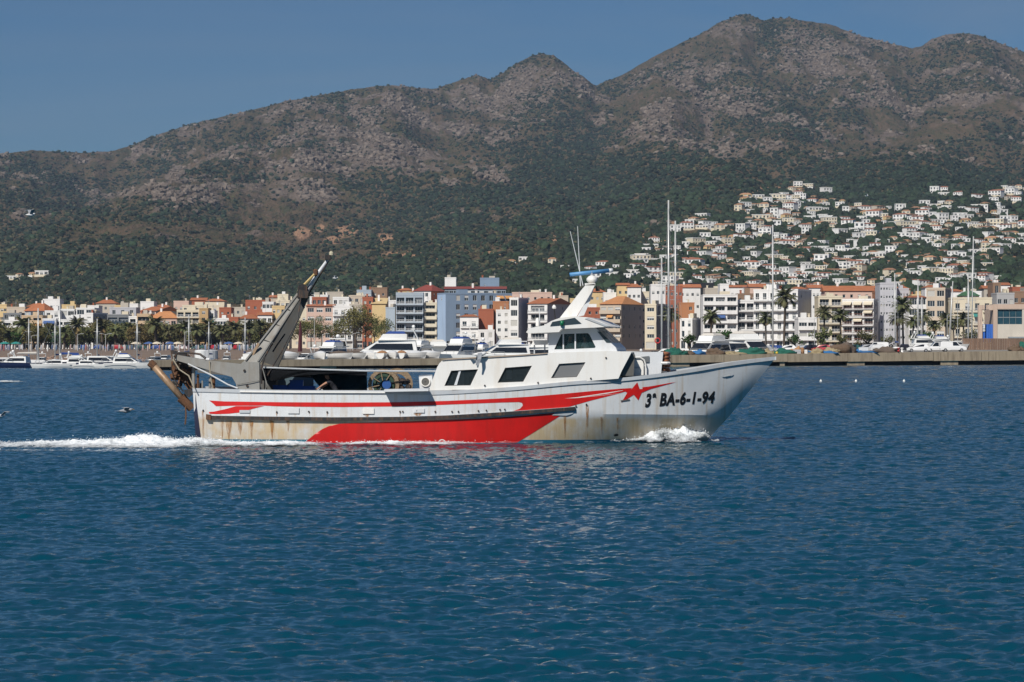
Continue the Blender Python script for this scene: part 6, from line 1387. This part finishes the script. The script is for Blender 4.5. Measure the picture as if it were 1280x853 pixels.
# ------------------------------------------------------------------ vehicles
tyre = mat('tyre_rubber', (.02,.02,.02), .8, .2, 4); rim_m = mat('wheel_rim', (.45,.45,.46), .35, .1, 4, metal=.6); lampm = mat('car_lamp', (.6,.58,.5), .2, .05, 3)
CARC = {n: mat('car_paint_' + n, c_, .25, .05, 2, coat=.6) for n, c_ in dict(white=(.76,.76,.76), silver=(.42,.43,.45), black=(.02,.02,.025), red=(.40,.02,.03), blue=(.03,.07,.25), green=(.03,.10,.09)).items()}
def car_recipe(col_, van=False):
    L, W, H = (4.9,1.9,1.95) if van else (4.2,1.75,1.48); P = []
    prof = [(-L/2,.35),(-L/2,.95),(-L/2+.06,H*.93),(-L*.40,H),(L*.12,H),(L*.27,1.12),(L*.46,.95),(L/2,.72),(L/2,.35)] if van else [(-L/2,.32),(-L/2,.85),(-L*.44,.98),(-L*.33,H*.97),(-L*.22,H),(L*.03,H),(L*.13,H*.95),(L*.27,.98),(L*.44,.84),(L/2,.68),(L/2,.32)]
    def ring_(y, k_): return [(x, y*(1 if z < 1.0 else k_), z) for x, z in prof]
    b_ = MB(); b_.loft([ring_(-W/2+.0,.84), ring_(W/2,.84)]); P.append(('body', b_.mesh('car_body', CARC[col_]), (0,0,0)))
    for sy in (-1, 1):
        g_ = MB(); y0 = sy*(W/2*.93+.012); y1 = sy*(W/2*.84+.012)
        pts = [(-L*.02,1.12),(L*.235,1.12),(L*.11,H*.94),(-L*.02,H*.94)] if van else [(-L*.40,1.0),(L*.23,1.0),(L*.10,H*.95),(-L*.30,H*.94)]
        q = [(x, (y0 if i < 2 else y1), z) for i, (x, z) in enumerate(pts)]; g_.add([(x, y-sy*.02, z) for x, y, z in q] + [(x, y+sy*.012, z) for x, y, z in q], [(0,1,2,3),(7,6,5,4),(0,4,5,1),(1,5,6,2),(2,6,7,3),(3,7,4,0)]); P.append(('side_window', g_.mesh('car_window', tint_g), (0,0,0)))
    w_ = MB(); xa, xb = (L*.265, L*.13) if van else (L*.262, L*.135); w_.hexa([(xa,-W*.38,1.12 if van else 1.0),(xa,W*.38,1.12 if van else 1.0),(xa+.03,W*.38,1.13 if van else 1.01),(xa+.03,-W*.38,1.13 if van else 1.01),(xb,-W*.36,H*.95),(xb,W*.36,H*.95),(xb+.03,W*.36,H*.96),(xb+.03,-W*.36,H*.96)]); P.append(('windscreen', w_.mesh('car_windscreen', tint_g), (0,0,0)))
    wm = MB(); wm.tube([(0,-.1,0),(0,.1,0)], .32, 14); tm_ = wm.mesh('tyre', tyre, False); rm_ = MB(); rm_.tube([(0,-.115,0),(0,.115,0)], .19, 10); rm_ = rm_.mesh('rim', rim_m)
    for sx in (-.31, .31):
        for sy in (-1, 1): P.append(('wheel', tm_, (L*sx, sy*(W/2-.06), .32), [('rim', rm_, (0,0,0))]))
    for sy in (-1, 1):
        h_ = MB(); h_.box(L/2-.06,L/2+.012,-.16,.16,.62,.74); P.append(('headlight', h_.mesh('headlight', lampm), (0, sy*W*.33, 0)))
    return P
CR = {n: car_recipe(n) for n in CARC}; VR = car_recipe('white', True)
def park(rec, lb, px, Y, rz, cat='car', z=None, s_=1.0, group='vehicles parked on the harbour front'):
    o = spawn(rec, 'parked_' + cat, (PX(px, Y), Y, z), rz, (s_,)*3); return tag(o, lb, cat, group, px=px)
zq = lambda px: float(quayTop(px))-.02
for px, dy, col_, rz, lb in [(1148,14,'white',R(176),'white car parked on the quay left of the white van'),(1063,60,'green',R(190),'dark green car behind the rolled net'),(1017,70,'black',R(10),'black car beneath the left palm'),(1028,66,'red',R(170),'red car under the left palm'),(1008,76,'silver',R(0),'silver car before the low white villa'),(1083,66,'silver',R(182),'silver car before the green awning block'),(1099,58,'white',R(15),'white car left of the lamp post'),(984,74,'white',R(175),'white car beside the tall palm foot'),(972,86,'blue',R(5),'blue car just right of the tall mast'),(1040,84,'white',R(180),'white car between the two palms'),(1131,40,'black',R(80),'black car seen end-on behind the bollards'),(958,80,'silver',R(0),'silver car beside the covered yacht'),(906,84,'silver',R(175),'silver car between the two covered yachts'),(894,96,'white',R(5),'white car behind the covered yacht')]:
    park(CR[col_], lb, px, quayY(px)+dy, rz, 'car', zq(px))
park(VR, 'white panel van parked on the quay beside the white car', 1191, quayY(1191)+13, R(0), 'van', zq(1191), .98); park(VR, 'white van facing left behind the white car', 1172, quayY(1172)+20, R(180), 'van', zq(1172), .95); park(VR, 'white van before the green awning block', 1096, quayY(1096)+78, R(170), 'van', zq(1096), 1.0)
r_ = random.Random(3)
for i in range(13):
    px = 108 + i*17.5 + r_.uniform(-5,5); col_ = r_.choice(list(CARC)); park(CR[col_], '%s car parked under the promenade trees before the %s' % (col_, near(px)), px, 905+r_.uniform(-6,6), R(r_.choice((0,180,90))), 'car', 1.98, 1.0, 'cars under the promenade trees')
for i, (px, c_) in enumerate([(186,'blue'),(196,'cream'),(213,'blue'),(222,'cream'),(170,'cream'),(286,'blue'),(298,'cream'),(20,'teal'),(6,'teal')]):
    o = empty('beach_parasol', (PX(px,780), 780, 1.9)); p_ = MB(); p_.tube([(0,0,0),(0,0,2.3)], .04, 5); p_.build('pole', alu, o); c2 = MB(); c2.lathe([(1.5,1.9),(1.45,2.0),(.8,2.3),(.08,2.5)], 8); c2.build('canopy', awn[c_], o); tag(o, '%s parasol on the beach before the %s' % (c_, near(px)), 'parasol', 'beach parasols', px=px)

# ------------------------------------------------------------------ lamps, monument, fence, port building, tanks
def lamp_recipe(h_, double):
    p_ = MB(); p_.tube([(0,0,0),(0,0,h_)], [.09,.055], 6); P = [('pole', p_.mesh('lamp_pole', alu), (0,0,0))]
    for sx in ((-1, 1) if double else (1,)):
        a = MB(); a.tube([(0,0,h_-.1),(sx*.9,0,h_+.12)], .04, 5); P.append(('arm', a.mesh('lamp_arm', alu), (0,0,0))); l_ = MB(); l_.box(sx*.8-.05, sx*1.5+.05, -.14, .14, h_+.08, h_+.22) if sx > 0 else l_.box(-1.55, -.75, -.14, .14, h_+.08, h_+.22); P.append(('lamp_head', l_.mesh('lamp_head', rail_g), (0,0,0)))
    return P
for px, yt, Y, db, lb in [(1105,378,660,True,'double-armed lamp post left of the pale tower'),(1184,394,660,False,'single lamp post before the beige modern block'),(403,418,640,False,'lamp post left of the grey-white cruiser'),(441,417,640,False,'lamp post before the large plane trees'),(39,420,700,False,'lamp post before the ochre block'),(132,418,700,True,'lamp post before the dark loggia block'),(97,418,720,False,'lamp post before the white grid block'),(231,415,700,False,'lamp post before the cream grid block'),(393,398,660,False,'tall lamp post left of the dark plane tree'),(1197,375,690,False,'tall lamp post before the cream villa'),(1066,395,660,True,'lamp post before the green awning block'),(1018,398,670,False,'lamp post before the low white villa')]:
    z0 = 1.9; o = spawn(lamp_recipe(PZ(yt, Y)-z0, db), 'street_lamp', (PX(px, Y), Y, z0), 0); tag(o, lb, 'street lamp', 'street lamps along the harbour', px=px)
mo = MB(); mo.tube([(0,0,0),(.1,0,4),(.05,0,7.4)], [.55,.42,.16], 4); o = mo.build('monument', mat('maroon_steel', (.10,.025,.03), .6, .2, 2), None, False, (PX(375,690), 690, 1.9)); tag(o, 'dark maroon pointed monument right of the gantry legs', 'monument', px=375)
fe = empty('board_fence', (PX(1203,606), 606, 2.4)); fx = MB(); bw = .5; fx.box(0,bw*.94,-.03,.03,.1,2.55); fm_ = fx.mesh('fence_board', mat('brown_fence_boards', (.20,.125,.085), .85, .3, 2, vary=.15)); po = MB(); po.box(-.07,.07,.035,.17,0,2.6); pm_ = po.mesh('fence_post', rail_g)
for i in range(34): inst('board', fm_, fe, (i*bw, 0, 0))
for i in range(8): inst('post', pm_, fe, (i*2.45, 0, 0))
tag(fe, 'brown board fence on the quay below the port building', 'fence', px=1240)
pb = empty('port_building', (PX(1223,640), 640, 2.2)); u = 640/F; gz = lambda y: PZ(y,640)-2.2; X_ = lambda p: (p-1223)*u
fr = wall_mat('salmon_render', (.56,.42,.33)); ins = wall_mat('warm_white_render', (.60,.54,.46))
def pbx(name, m_, xa, xb, ya, yb, d0, d1): q = MB(); q.box(X_(xa), X_(xb), d0, d1, gz(yb), gz(ya)); return q.build(name, m_, pb)
pbx('portal_column', fr, 1223, 1228, 388, 428, 0, 1.2); pbx('portal_beam', fr, 1223, 1241.5, 381.5, 387.9, .1, 1.3); pbx('wall_column', fr, 1241.6, 1246.6, 380.5, 428, 0, 12); pbx('roof_band', fr, 1246.7, 1310, 380.5, 386.5, .05, 12)
mb = MB(); mb.v = []; facade(mb, X_(1310)-X_(1246.7), gz(386.6), [(.1, X_(1278)-X_(1246.7), gz(405.5), gz(387.2))], .5); mb.build('infill_wall', ins, pb, loc=(X_(1246.7), .15, 0))
for i in range(4): q = MB(); w5 = (X_(1278)-X_(1246.8))/4; q.box(.03, w5-.03, 0, .05, 0, gz(387.3)-gz(405.4)); q.build('window_pane', glass_mat('teal_glass', (.02,.06,.085)), pb, loc=(X_(1246.8)+i*w5, .56, gz(405.4)))
q = MB(); q.box(X_(1246.8), X_(1278), .5, .54, gz(397.3), gz(396.5)); q.build('transom', rail_g, pb)
pbx('blue_panel', mat('blue_render', (.03,.13,.50), .7, .08, 1), 1228.1, 1241.5, 405.5, 428, .5, .8); sg = pbx('sign_board', gel, 1226.6, 1232.4, 406, 414.5, .3, .42); pbx('side_roof', rail_g, 1260, 1310, 421.2, 423, -1.5, .1)
for i, (xa, xb, ya, yb) in enumerate([(1227.6,1229.4,407.4,409.4),(1227.6,1231.6,410.6,411.4),(1227.6,1231,412.2,413)]): pbx('sign_mark', rail_g, xa, xb, ya, yb, .285, .298)
tag(pb, 'salmon framed port building with big teal window and blue panel', 'building', px=1250)
tk = MB(); tk.lathe([(1.5,0),(1.5,1.7),(1.3,1.85),(.2,2.0)], 16)
for px, m_, lb in ((252,gel,'white cylindrical tank behind the gantry arm'),(263.5,crt,'grey cylindrical tank beside the white one behind the gantry arm')): o = inst('storage_tank', tk.mesh('storage_tank', m_, False), None, (PX(px,600), 600, .6)); tag(o, lb, 'tank', 'tanks behind the gantry arm', px=px)
# rocks along the shore on the left
R_ = np.random.RandomState(8); n = 1500; xs = R_.uniform(-175, -20, n); ysr = R_.uniform(606, 626, n); s3 = R_.uniform(.5, 1.7, n)
scat_rock = lambda: scatter('shore_rocks', np.stack([xs, ysr, np.clip((ysr-612)/28*2.1-.5, -.3, 1.0)], 1), np.stack([s3, s3*.9, s3*.8], 1), R_.rand(n,3)*3, mat('shore_rock', (.26,.17,.125), .9, .4, .5, vary=.3), 1, .8, .6, 2.0, 5)

# ------------------------------------------------------------------ gulls, buoys
gw = mat('gull_white', (.72,.72,.72), .8, .06, 3); gg = mat('gull_grey', (.30,.32,.35), .8, .1, 3); gb = mat('gull_beak', (.5,.28,.05), .6, .1, 3)
def gull(label, p, rz, span=1.2, flap=.35, folded=False, dark=False):
    o = empty('gull', p, rz); b_ = MB(); L = .5; b_.tube([(-L*.55,0,.0),(-L*.3,0,.01),(0,0,0),(L*.3,0,.03),(L*.42,0,.06),(L*.55,0,.07)], [.015,.05,.09,.075,.055,.03], 8); b_.build('body', gg if dark else gw, o, True)
    k_ = MB(); k_.tube([(L*.54,0,.065),(L*.68,0,.05)], [.016,.006], 5); k_.build('beak', gb, o); t_ = MB(); t_.add([(-L*.45,-.03,.01),(-L*.45,.03,.01),(-L*.85,.10,0),(-L*.85,-.10,0)], [(0,1,2,3)]); t_.build('tail', gw, o)
    for sy in (-1, 1):
        w_ = MB(); hs_ = span/2
        if folded: pts = [(L*.2,sy*.07,.06),(-L*.15,sy*.09,.04),(L*.1,sy*.16,-.16),(-L*.2,sy*.16,-.2),(-L*.1,sy*.15,-.42),(-L*.22,sy*.14,-.40)]
        else: pts = [(L*.22,sy*.05,.04),(-L*.14,sy*.05,.04),(L*.30,sy*hs_*.45,.04+flap*hs_*.6),(-L*.10,sy*hs_*.45,.04+flap*hs_*.6),(-L*.05,sy*hs_,.04+flap*hs_*.55),(-L*.22,sy*hs_*.93,.04+flap*hs_*.5)]
        w_.add(pts+[(x,y,z+.015) for x,y,z in pts], [(0,2,3,1),(2,4,5,3),(6,7,9,8),(8,9,11,10),(0,6,8,2),(2,8,10,4),(1,3,9,7),(3,5,11,9)]); w_.build('wing', gg, o)
    return tag(o, label, 'gull', 'gulls', px=p[0]/p[1]*F+640)
def at(px, y, Y): return (PX(px, Y), Y, PZ(y, Y))
gull('gull with drooping grey wings touching the trawler coach roof', at(599,443.5,107.9), R(10), folded=True)
gull('white gull flying before the mountain at far left', at(38,269,150), R(30), 1.3, .6); gull('dark gull flying low over the wake astern of the trawler', at(157,514,112), R(12), 1.2, .25, dark=True); gull('white gull half cut by the left edge, low over the water', at(0.5,521,118), R(60), 1.1, .5); gull('small white gull beside the orange earth cliffs', at(419,348,260), R(15), 1.2, .5); gull('white gull above the hillside houses', at(1083,245,420), R(-20), 1.3, .6)
for i, px in enumerate((1026,1070,1130)):
    b_ = MB(); b_.lathe([(.03,-.14),(.11,-.07),(.13,.02),(.1,.1),(.035,.14),(.035,.22)], 9); o = b_.build('mooring_buoy', gel, None, True, (PX(px,281), 281, .1)); tag(o, '%s of three small white buoys right of the bow' % ('leftmost','middle','rightmost')[i], 'buoy', 'white buoys', px=px)

# ------------------------------------------------------------------ people
def person(label, p, joints, shirt, trousers, skin_c, rz=0.0):
    """one continuous skinned body; clothing is told apart by height zones on the body mesh"""
    o = empty('person', p, rz)
    names = list(joints); me = bpy.data.meshes.new('person_body'); E = [('pelvis','chest'),('chest','neck'),('neck','head'),('head','crown'),('chest','sh_l'),('sh_l','el_l'),('el_l','wr_l'),('wr_l','ha_l'),('chest','sh_r'),('sh_r','el_r'),('el_r','wr_r'),('wr_r','ha_r'),('pelvis','hip_l'),('hip_l','kn_l'),('kn_l','an_l'),('an_l','to_l'),('pelvis','hip_r'),('hip_r','kn_r'),('kn_r','an_r'),('an_r','to_r')]
    me.from_pydata([joints[n] for n in names], [(names.index(a), names.index(b_)) for a, b_ in E], [])
    ob = bpy.data.objects.new('body', me); COL.objects.link(ob); sk = ob.modifiers.new('s', 'SKIN'); rad = dict(pelvis=(.15,.11), chest=(.17,.12), neck=(.055,.055), head=(.085,.1), crown=(.06,.07), sh_l=(.07,.07), sh_r=(.07,.07), el_l=(.045,.045), el_r=(.045,.045), wr_l=(.03,.03), wr_r=(.03,.03), ha_l=(.035,.02), ha_r=(.035,.02), hip_l=(.095,.095), hip_r=(.095,.095), kn_l=(.06,.06), kn_r=(.06,.06), an_l=(.04,.04), an_r=(.04,.04), to_l=(.04,.03), to_r=(.04,.03))
    for i, n in enumerate(names): ob.data.skin_vertices[0].data[i].radius = rad[n]; ob.data.skin_vertices[0].data[i].use_root = n == 'pelvis'
    sb_ = ob.modifiers.new('d', 'SUBSURF'); sb_.levels = 2; sb_.render_levels = 2
    dg = bpy.context.evaluated_depsgraph_get(); m2 = bpy.data.meshes.new_from_object(ob.evaluated_get(dg)); bpy.data.objects.remove(ob)
    for m_ in (shirt, trousers, skin_c): m2.materials.append(m_)
    J = {n: Vector(v_) for n, v_ in joints.items()}
    for pg in m2.polygons:
        c_ = pg.center; bn = min(J, key=lambda n: (J[n]-c_).length); pg.material_index = 1 if bn[:3] in ('hip','kn_','an_','to_','pel') else (2 if bn in ('neck','head','crown','wr_l','wr_r','ha_l','ha_r','el_l','el_r') else 0); pg.use_smooth = True
    b_ = bpy.data.objects.new('body', m2); COL.objects.link(b_); b_.parent = o
    hr = MB(); h_ = J['head'].lerp(J['crown'], .75); hr.lathe([(.1,-.03),(.108,.03),(.09,.09),(.04,.125)], 10, tuple(h_ + Vector((0,.015,0)))); hr.build('hair', mat('dark_hair', (.02,.015,.012), .7, .2, 5), o, True)
    return tag(o, label, 'person')
skin_m = mat('skin', (.42,.22,.14), .6, .08, 5); dkc = mat('dark_cloth', (.02,.022,.03), .9, .3, 5); whc = mat('white_cloth', (.6,.6,.6), .9, .1, 5); jean = mat('denim', (.04,.06,.12), .9, .2, 5)
person('person in dark clothes bending over the net under the trawler awning', (PX(412,109.2), 109.2, 1.12), dict(pelvis=(.28,0,.86), chest=(.05,0,1.18), neck=(-.04,0,1.32), head=(-.10,-.02,1.42), crown=(-.14,-.02,1.52), sh_l=(.02,-.19,1.25), el_l=(-.22,-.22,1.12), wr_l=(-.42,-.2,.98), ha_l=(-.50,-.2,.93), sh_r=(.02,.19,1.25), el_r=(-.2,.22,1.08), wr_r=(-.38,.2,.92), ha_r=(-.45,.2,.86), hip_l=(.26,-.1,.82), kn_l=(.16,-.11,.45), an_l=(.28,-.11,.08), to_l=(.14,-.12,.03), hip_r=(.26,.1,.82), kn_r=(.2,.11,.45), an_r=(.34,.11,.08), to_r=(.2,.12,.03)), dkc, dkc, skin_m)
stand = dict(pelvis=(0,0,.95), chest=(0,0,1.3), neck=(0,0,1.5), head=(.03,0,1.6), crown=(.04,0,1.72), sh_l=(.0,-.19,1.42), el_l=(.05,-.24,1.15), wr_l=(.22,-.2,1.08), ha_l=(.3,-.18,1.1), sh_r=(0,.19,1.42), el_r=(.05,.24,1.15), wr_r=(.22,.2,1.08), ha_r=(.3,.18,1.1), hip_l=(0,-.1,.9), kn_l=(.02,-.11,.48), an_l=(0,-.11,.08), to_l=(.14,-.12,.03), hip_r=(0,.1,.9), kn_r=(.02,.11,.48), an_r=(0,.11,.08), to_r=(.14,.12,.03))
person('person in dark shirt standing in the wheelhouse behind the middle window', (PX(712,109.3), 109.3, 2.42), stand, dkc, jean, skin_m); person('person in white shirt standing in the wheelhouse behind the forward window', (PX(731,109.35), 109.35, 2.40), stand, whc, jean, skin_m, R(160))

# ------------------------------------------------------------------ wake, bow wave and spray
wx0, wx1 = PX(-70,108), PX(905,108); nx, ny = 640, 240
gx = np.linspace(wx0, wx1, nx); gy = np.linspace(96.5, 112.4, ny); GX, GY = np.meshgrid(gx, gy)
gpx = GX/108.0*F + 640
wlx = np.array([p.x for p in lvl(2, 1)]); wly = np.array([p.y for p in lvl(2, 1)])
side = np.interp(GX, wlx, wly, left=109.6, right=111.5)
dd = side - GY                                                   # metres outboard of the hull, towards the viewer
nA = fbm(GX*.55, GY*.8, 4, 101); nB = fbm(GX*2.2, GY*3.0, 4, 105); 
bow = np.exp(-((gpx-858)/34.)**2) * np.exp(-(np.clip(dd-.35,0,9)/(1.15+.012*np.clip(880-gpx,0,200)))**2) * (gpx < 893)
bowt = np.clip(1-np.abs(gpx-815)/60., 0, 1) * np.exp(-(np.clip(dd-.5,0,9)/1.1)**2)
lump = np.interp(gpx, [240,270,300,340,370,395,420,450,480,520,560,600,640,680,720,760,800], [.8,.8,.9,.95,1.0,.55,.35,.85,.95,.8,.65,.5,.4,.28,.22,.35,.55])
along = lump * np.exp(-((dd-.7-.0045*np.clip(640-gpx,0,400))/(.65+.003*np.clip(640-gpx,0,400)))**2) * (gpx > 236)
stern = np.exp(-((GY-105.9-1.2*nA)/2.7)**2) * np.interp(gpx, [-70,0,60,120,180,230,262,300], [.55,.6,.72,.9,1.0,.95,.7,0])
stern2 = np.exp(-((GY-100.6-.8*nA)/1.3)**2) * np.interp(gpx, [-70,60,200,300,380,430], [.32,.40,.42,.36,.2,0])
outer = .30*np.exp(-((dd-2.8-.5*nA)/1.1)**2) * np.interp(gpx, [240,300,420,600,740,800], [.8,.9,.7,.4,.35,0])
foam = np.clip(np.maximum.reduce([bow*1.1, bowt*.95, along, stern, stern2, outer]) , 0, 1.1)
hgt = .72*bow*np.exp(-(np.clip(dd-.3,0,9)/.8)**2) + .16*bowt + .13*along + .34*stern*np.exp(-((GY-106.6)/1.9)**2)*np.interp(gpx, [-70,100,185,262], [.3,.55,1,.5]) + .05*stern2
bz = waves(GX, GY)[0]
turb = .55 + .9*np.abs(nA)*1.6 + .8*nB
hz_ = bz*.9 + .03 + hgt*np.clip(turb, .15, 1.8) + .05*foam*nB
foamt = np.clip(foam*(.78 + .55*nA + .45*nB), 0, 1.2)
fm2, nb, bs = base_mat('sea_foam')
tc = nb.new('NewGeometry').outputs['Position']; fa = nb.new('Attribute', attribute_name='foam').outputs['Fac']
n1 = nb.noise(nb.mapping(tc, (1,.8,1.3)), 3.2, 6, .7); n2 = nb.noise(tc, 14, 4, .65)
al = nb.ramp(nb.math('ADD', nb.math('MULTIPLY', fa, .62), nb.math('ADD', nb.math('MULTIPLY', n1, .55), nb.math('MULTIPLY', n2, .16))), [(.52,(0,0,0)),(.80,(1,1,1))])
nb.l.new(nb.mix(n1, (.74,.80,.83), (.90,.91,.92)), bs.inputs['Base Color']); nb.l.new(al, bs.inputs['Alpha']); bs.inputs['Roughness'].default_value = .85
bp = nb.new('Bump'); bp.inputs['Strength'].default_value = .45; bp.inputs['Distance'].default_value = .10; nb.l.new(nb.math('ADD', n1, nb.math('MULTIPLY', n2, .5)), bp.inputs['Height']); nb.l.new(bp.outputs[0], bs.inputs['Normal'])
me = grid_mesh('wake_foam', np.stack([GX, GY, hz_], -1).reshape(-1,3), ny, nx, fm2)
a_ = me.attributes.new('foam', 'FLOAT', 'POINT'); a_.data.foreach_set('value', foamt.astype(np.float32).ravel())
bm = bmesh.new(); bm.from_mesh(me); bm.verts.ensure_lookup_table(); ft = foamt.ravel(); dead = (dd < -.35).ravel() & (gpx.ravel() > 246)
bmesh.ops.delete(bm, geom=[v_ for v_ in bm.verts if ft[v_.index] < .06 or dead[v_.index]], context='VERTS'); bm.to_mesh(me); bm.free()
wk = bpy.data.objects.new('wake_foam', me); COL.objects.link(wk); wk['kind'] = 'stuff'
# separate small patch of foam astern on the left, farther out
sp_w = np.clip(hgt, 0, 1)**1.2*(foamt > .3)*(dd > -.1); pw = np.cumsum(sp_w.ravel()); pw /= pw[-1]; RR = np.random.RandomState(4); nS = 4200
ki = np.searchsorted(pw, RR.rand(nS)); P_ = np.stack([GX.ravel()[ki], GY.ravel()[ki], hz_.ravel()[ki]], 1) + np.stack([RR.randn(nS)*.05, RR.randn(nS)*.08, np.abs(RR.randn(nS))*.13*hgt.ravel()[ki]**.5 + .01], 1)
ss = .010 + .03*RR.rand(nS)**3
spray_m = mat('spray', (.82,.85,.87), .6, .05, 3)
scat_spray = lambda: scatter('spray', P_, np.stack([ss*1.3, ss, ss], 1), RR.rand(nS,3)*3, spray_m, 1, 1.0, .3, 2.0, 6)
scat_rock(); scat_spray()
# a far-off breaking wavelet at the left, and people strolling on the promenade
for (px, yy, w, d_) in [(16,478,5.0,9.0)]:
    Y = CZ*F/(yy-HY); gx2, gy2 = np.meshgrid(np.linspace(PX(px,Y)-w, PX(px,Y)+w*.55, 120), np.linspace(Y-d_, Y+d_, 60))
    f2 = np.exp(-((gx2-PX(px,Y)+w*.2)/(w*.42))**2-((gy2-Y)/(d_*.35))**2)*(.8+.6*fbm(gx2*.8, gy2*.25, 3, 120))
    me = grid_mesh('wavelet_foam', np.stack([gx2, gy2, waves(gx2, gy2)[0]+.05+.10*f2], -1).reshape(-1,3), 60, 120, fm2)
    a_ = me.attributes.new('foam', 'FLOAT', 'POINT'); a_.data.foreach_set('value', f2.astype(np.float32).ravel()); o = bpy.data.objects.new('wavelet_foam', me); COL.objects.link(o); o['kind'] = 'stuff'
RC = np.random.RandomState(12); n = 120; cpx = RC.uniform(0, 335, n); cY = RC.uniform(700, 860, n)
cm, nb, bs = base_mat('crowd_clothes'); rn = nb.new('ObjectInfo').outputs['Random']
nb.l.new(nb.ramp(rn, [(0,(.6,.6,.6)),(.2,(.05,.1,.25)),(.4,(.5,.45,.4)),(.55,(.03,.03,.04)),(.7,(.15,.25,.4)),(.85,(.3,.08,.06)),(1,(.7,.7,.68))]), bs.inputs['Base Color'])
scatter('crowd', np.stack([(cpx-640)/F*cY, cY, np.full(n, 2.75)], 1), np.stack([RC.uniform(.4,.6,n), np.full(n,.4), RC.uniform(1.5,1.9,n)], 1), np.stack([np.zeros(n), np.zeros(n), RC.rand(n)*6], 1), cm, 2, 1.0, .2, 2.0, 9)
# labels that came out alike get their place in the row
from collections import defaultdict
byl = defaultdict(list)
for o, px in LABELLED: byl[o['label']].append((px, o))
for lab, L in byl.items():
    if len(L) > 1:
        L.sort(key=lambda q: q[0])
        for n, (px, o) in enumerate(L): o['label'] = lab + (', left one' if n == 0 else ', right one') if len(L) == 2 else lab + ', ' + ORD(n) + ' from left'
# ------------------------------------------------------------------ haze: the air between here and the mountain
hz = MB(); hz.box(-5000, 5000, -600, 9000, -2.5, 760)
hm = bpy.data.materials.new('haze_air'); hm.use_nodes = True; hm.node_tree.nodes.clear()
pv = hm.node_tree.nodes.new('ShaderNodeVolumePrincipled'); pv.inputs['Density'].default_value = 4.2e-5; pv.inputs['Anisotropy'].default_value = 0.0
pv.inputs['Color'].default_value = (.50, .70, .98, 1)
ho = hm.node_tree.nodes.new('ShaderNodeOutputMaterial'); hm.node_tree.links.new(pv.outputs[0], ho.inputs['Volume'])
haze = hz.build('haze', hm); haze['kind'] = 'stuff'
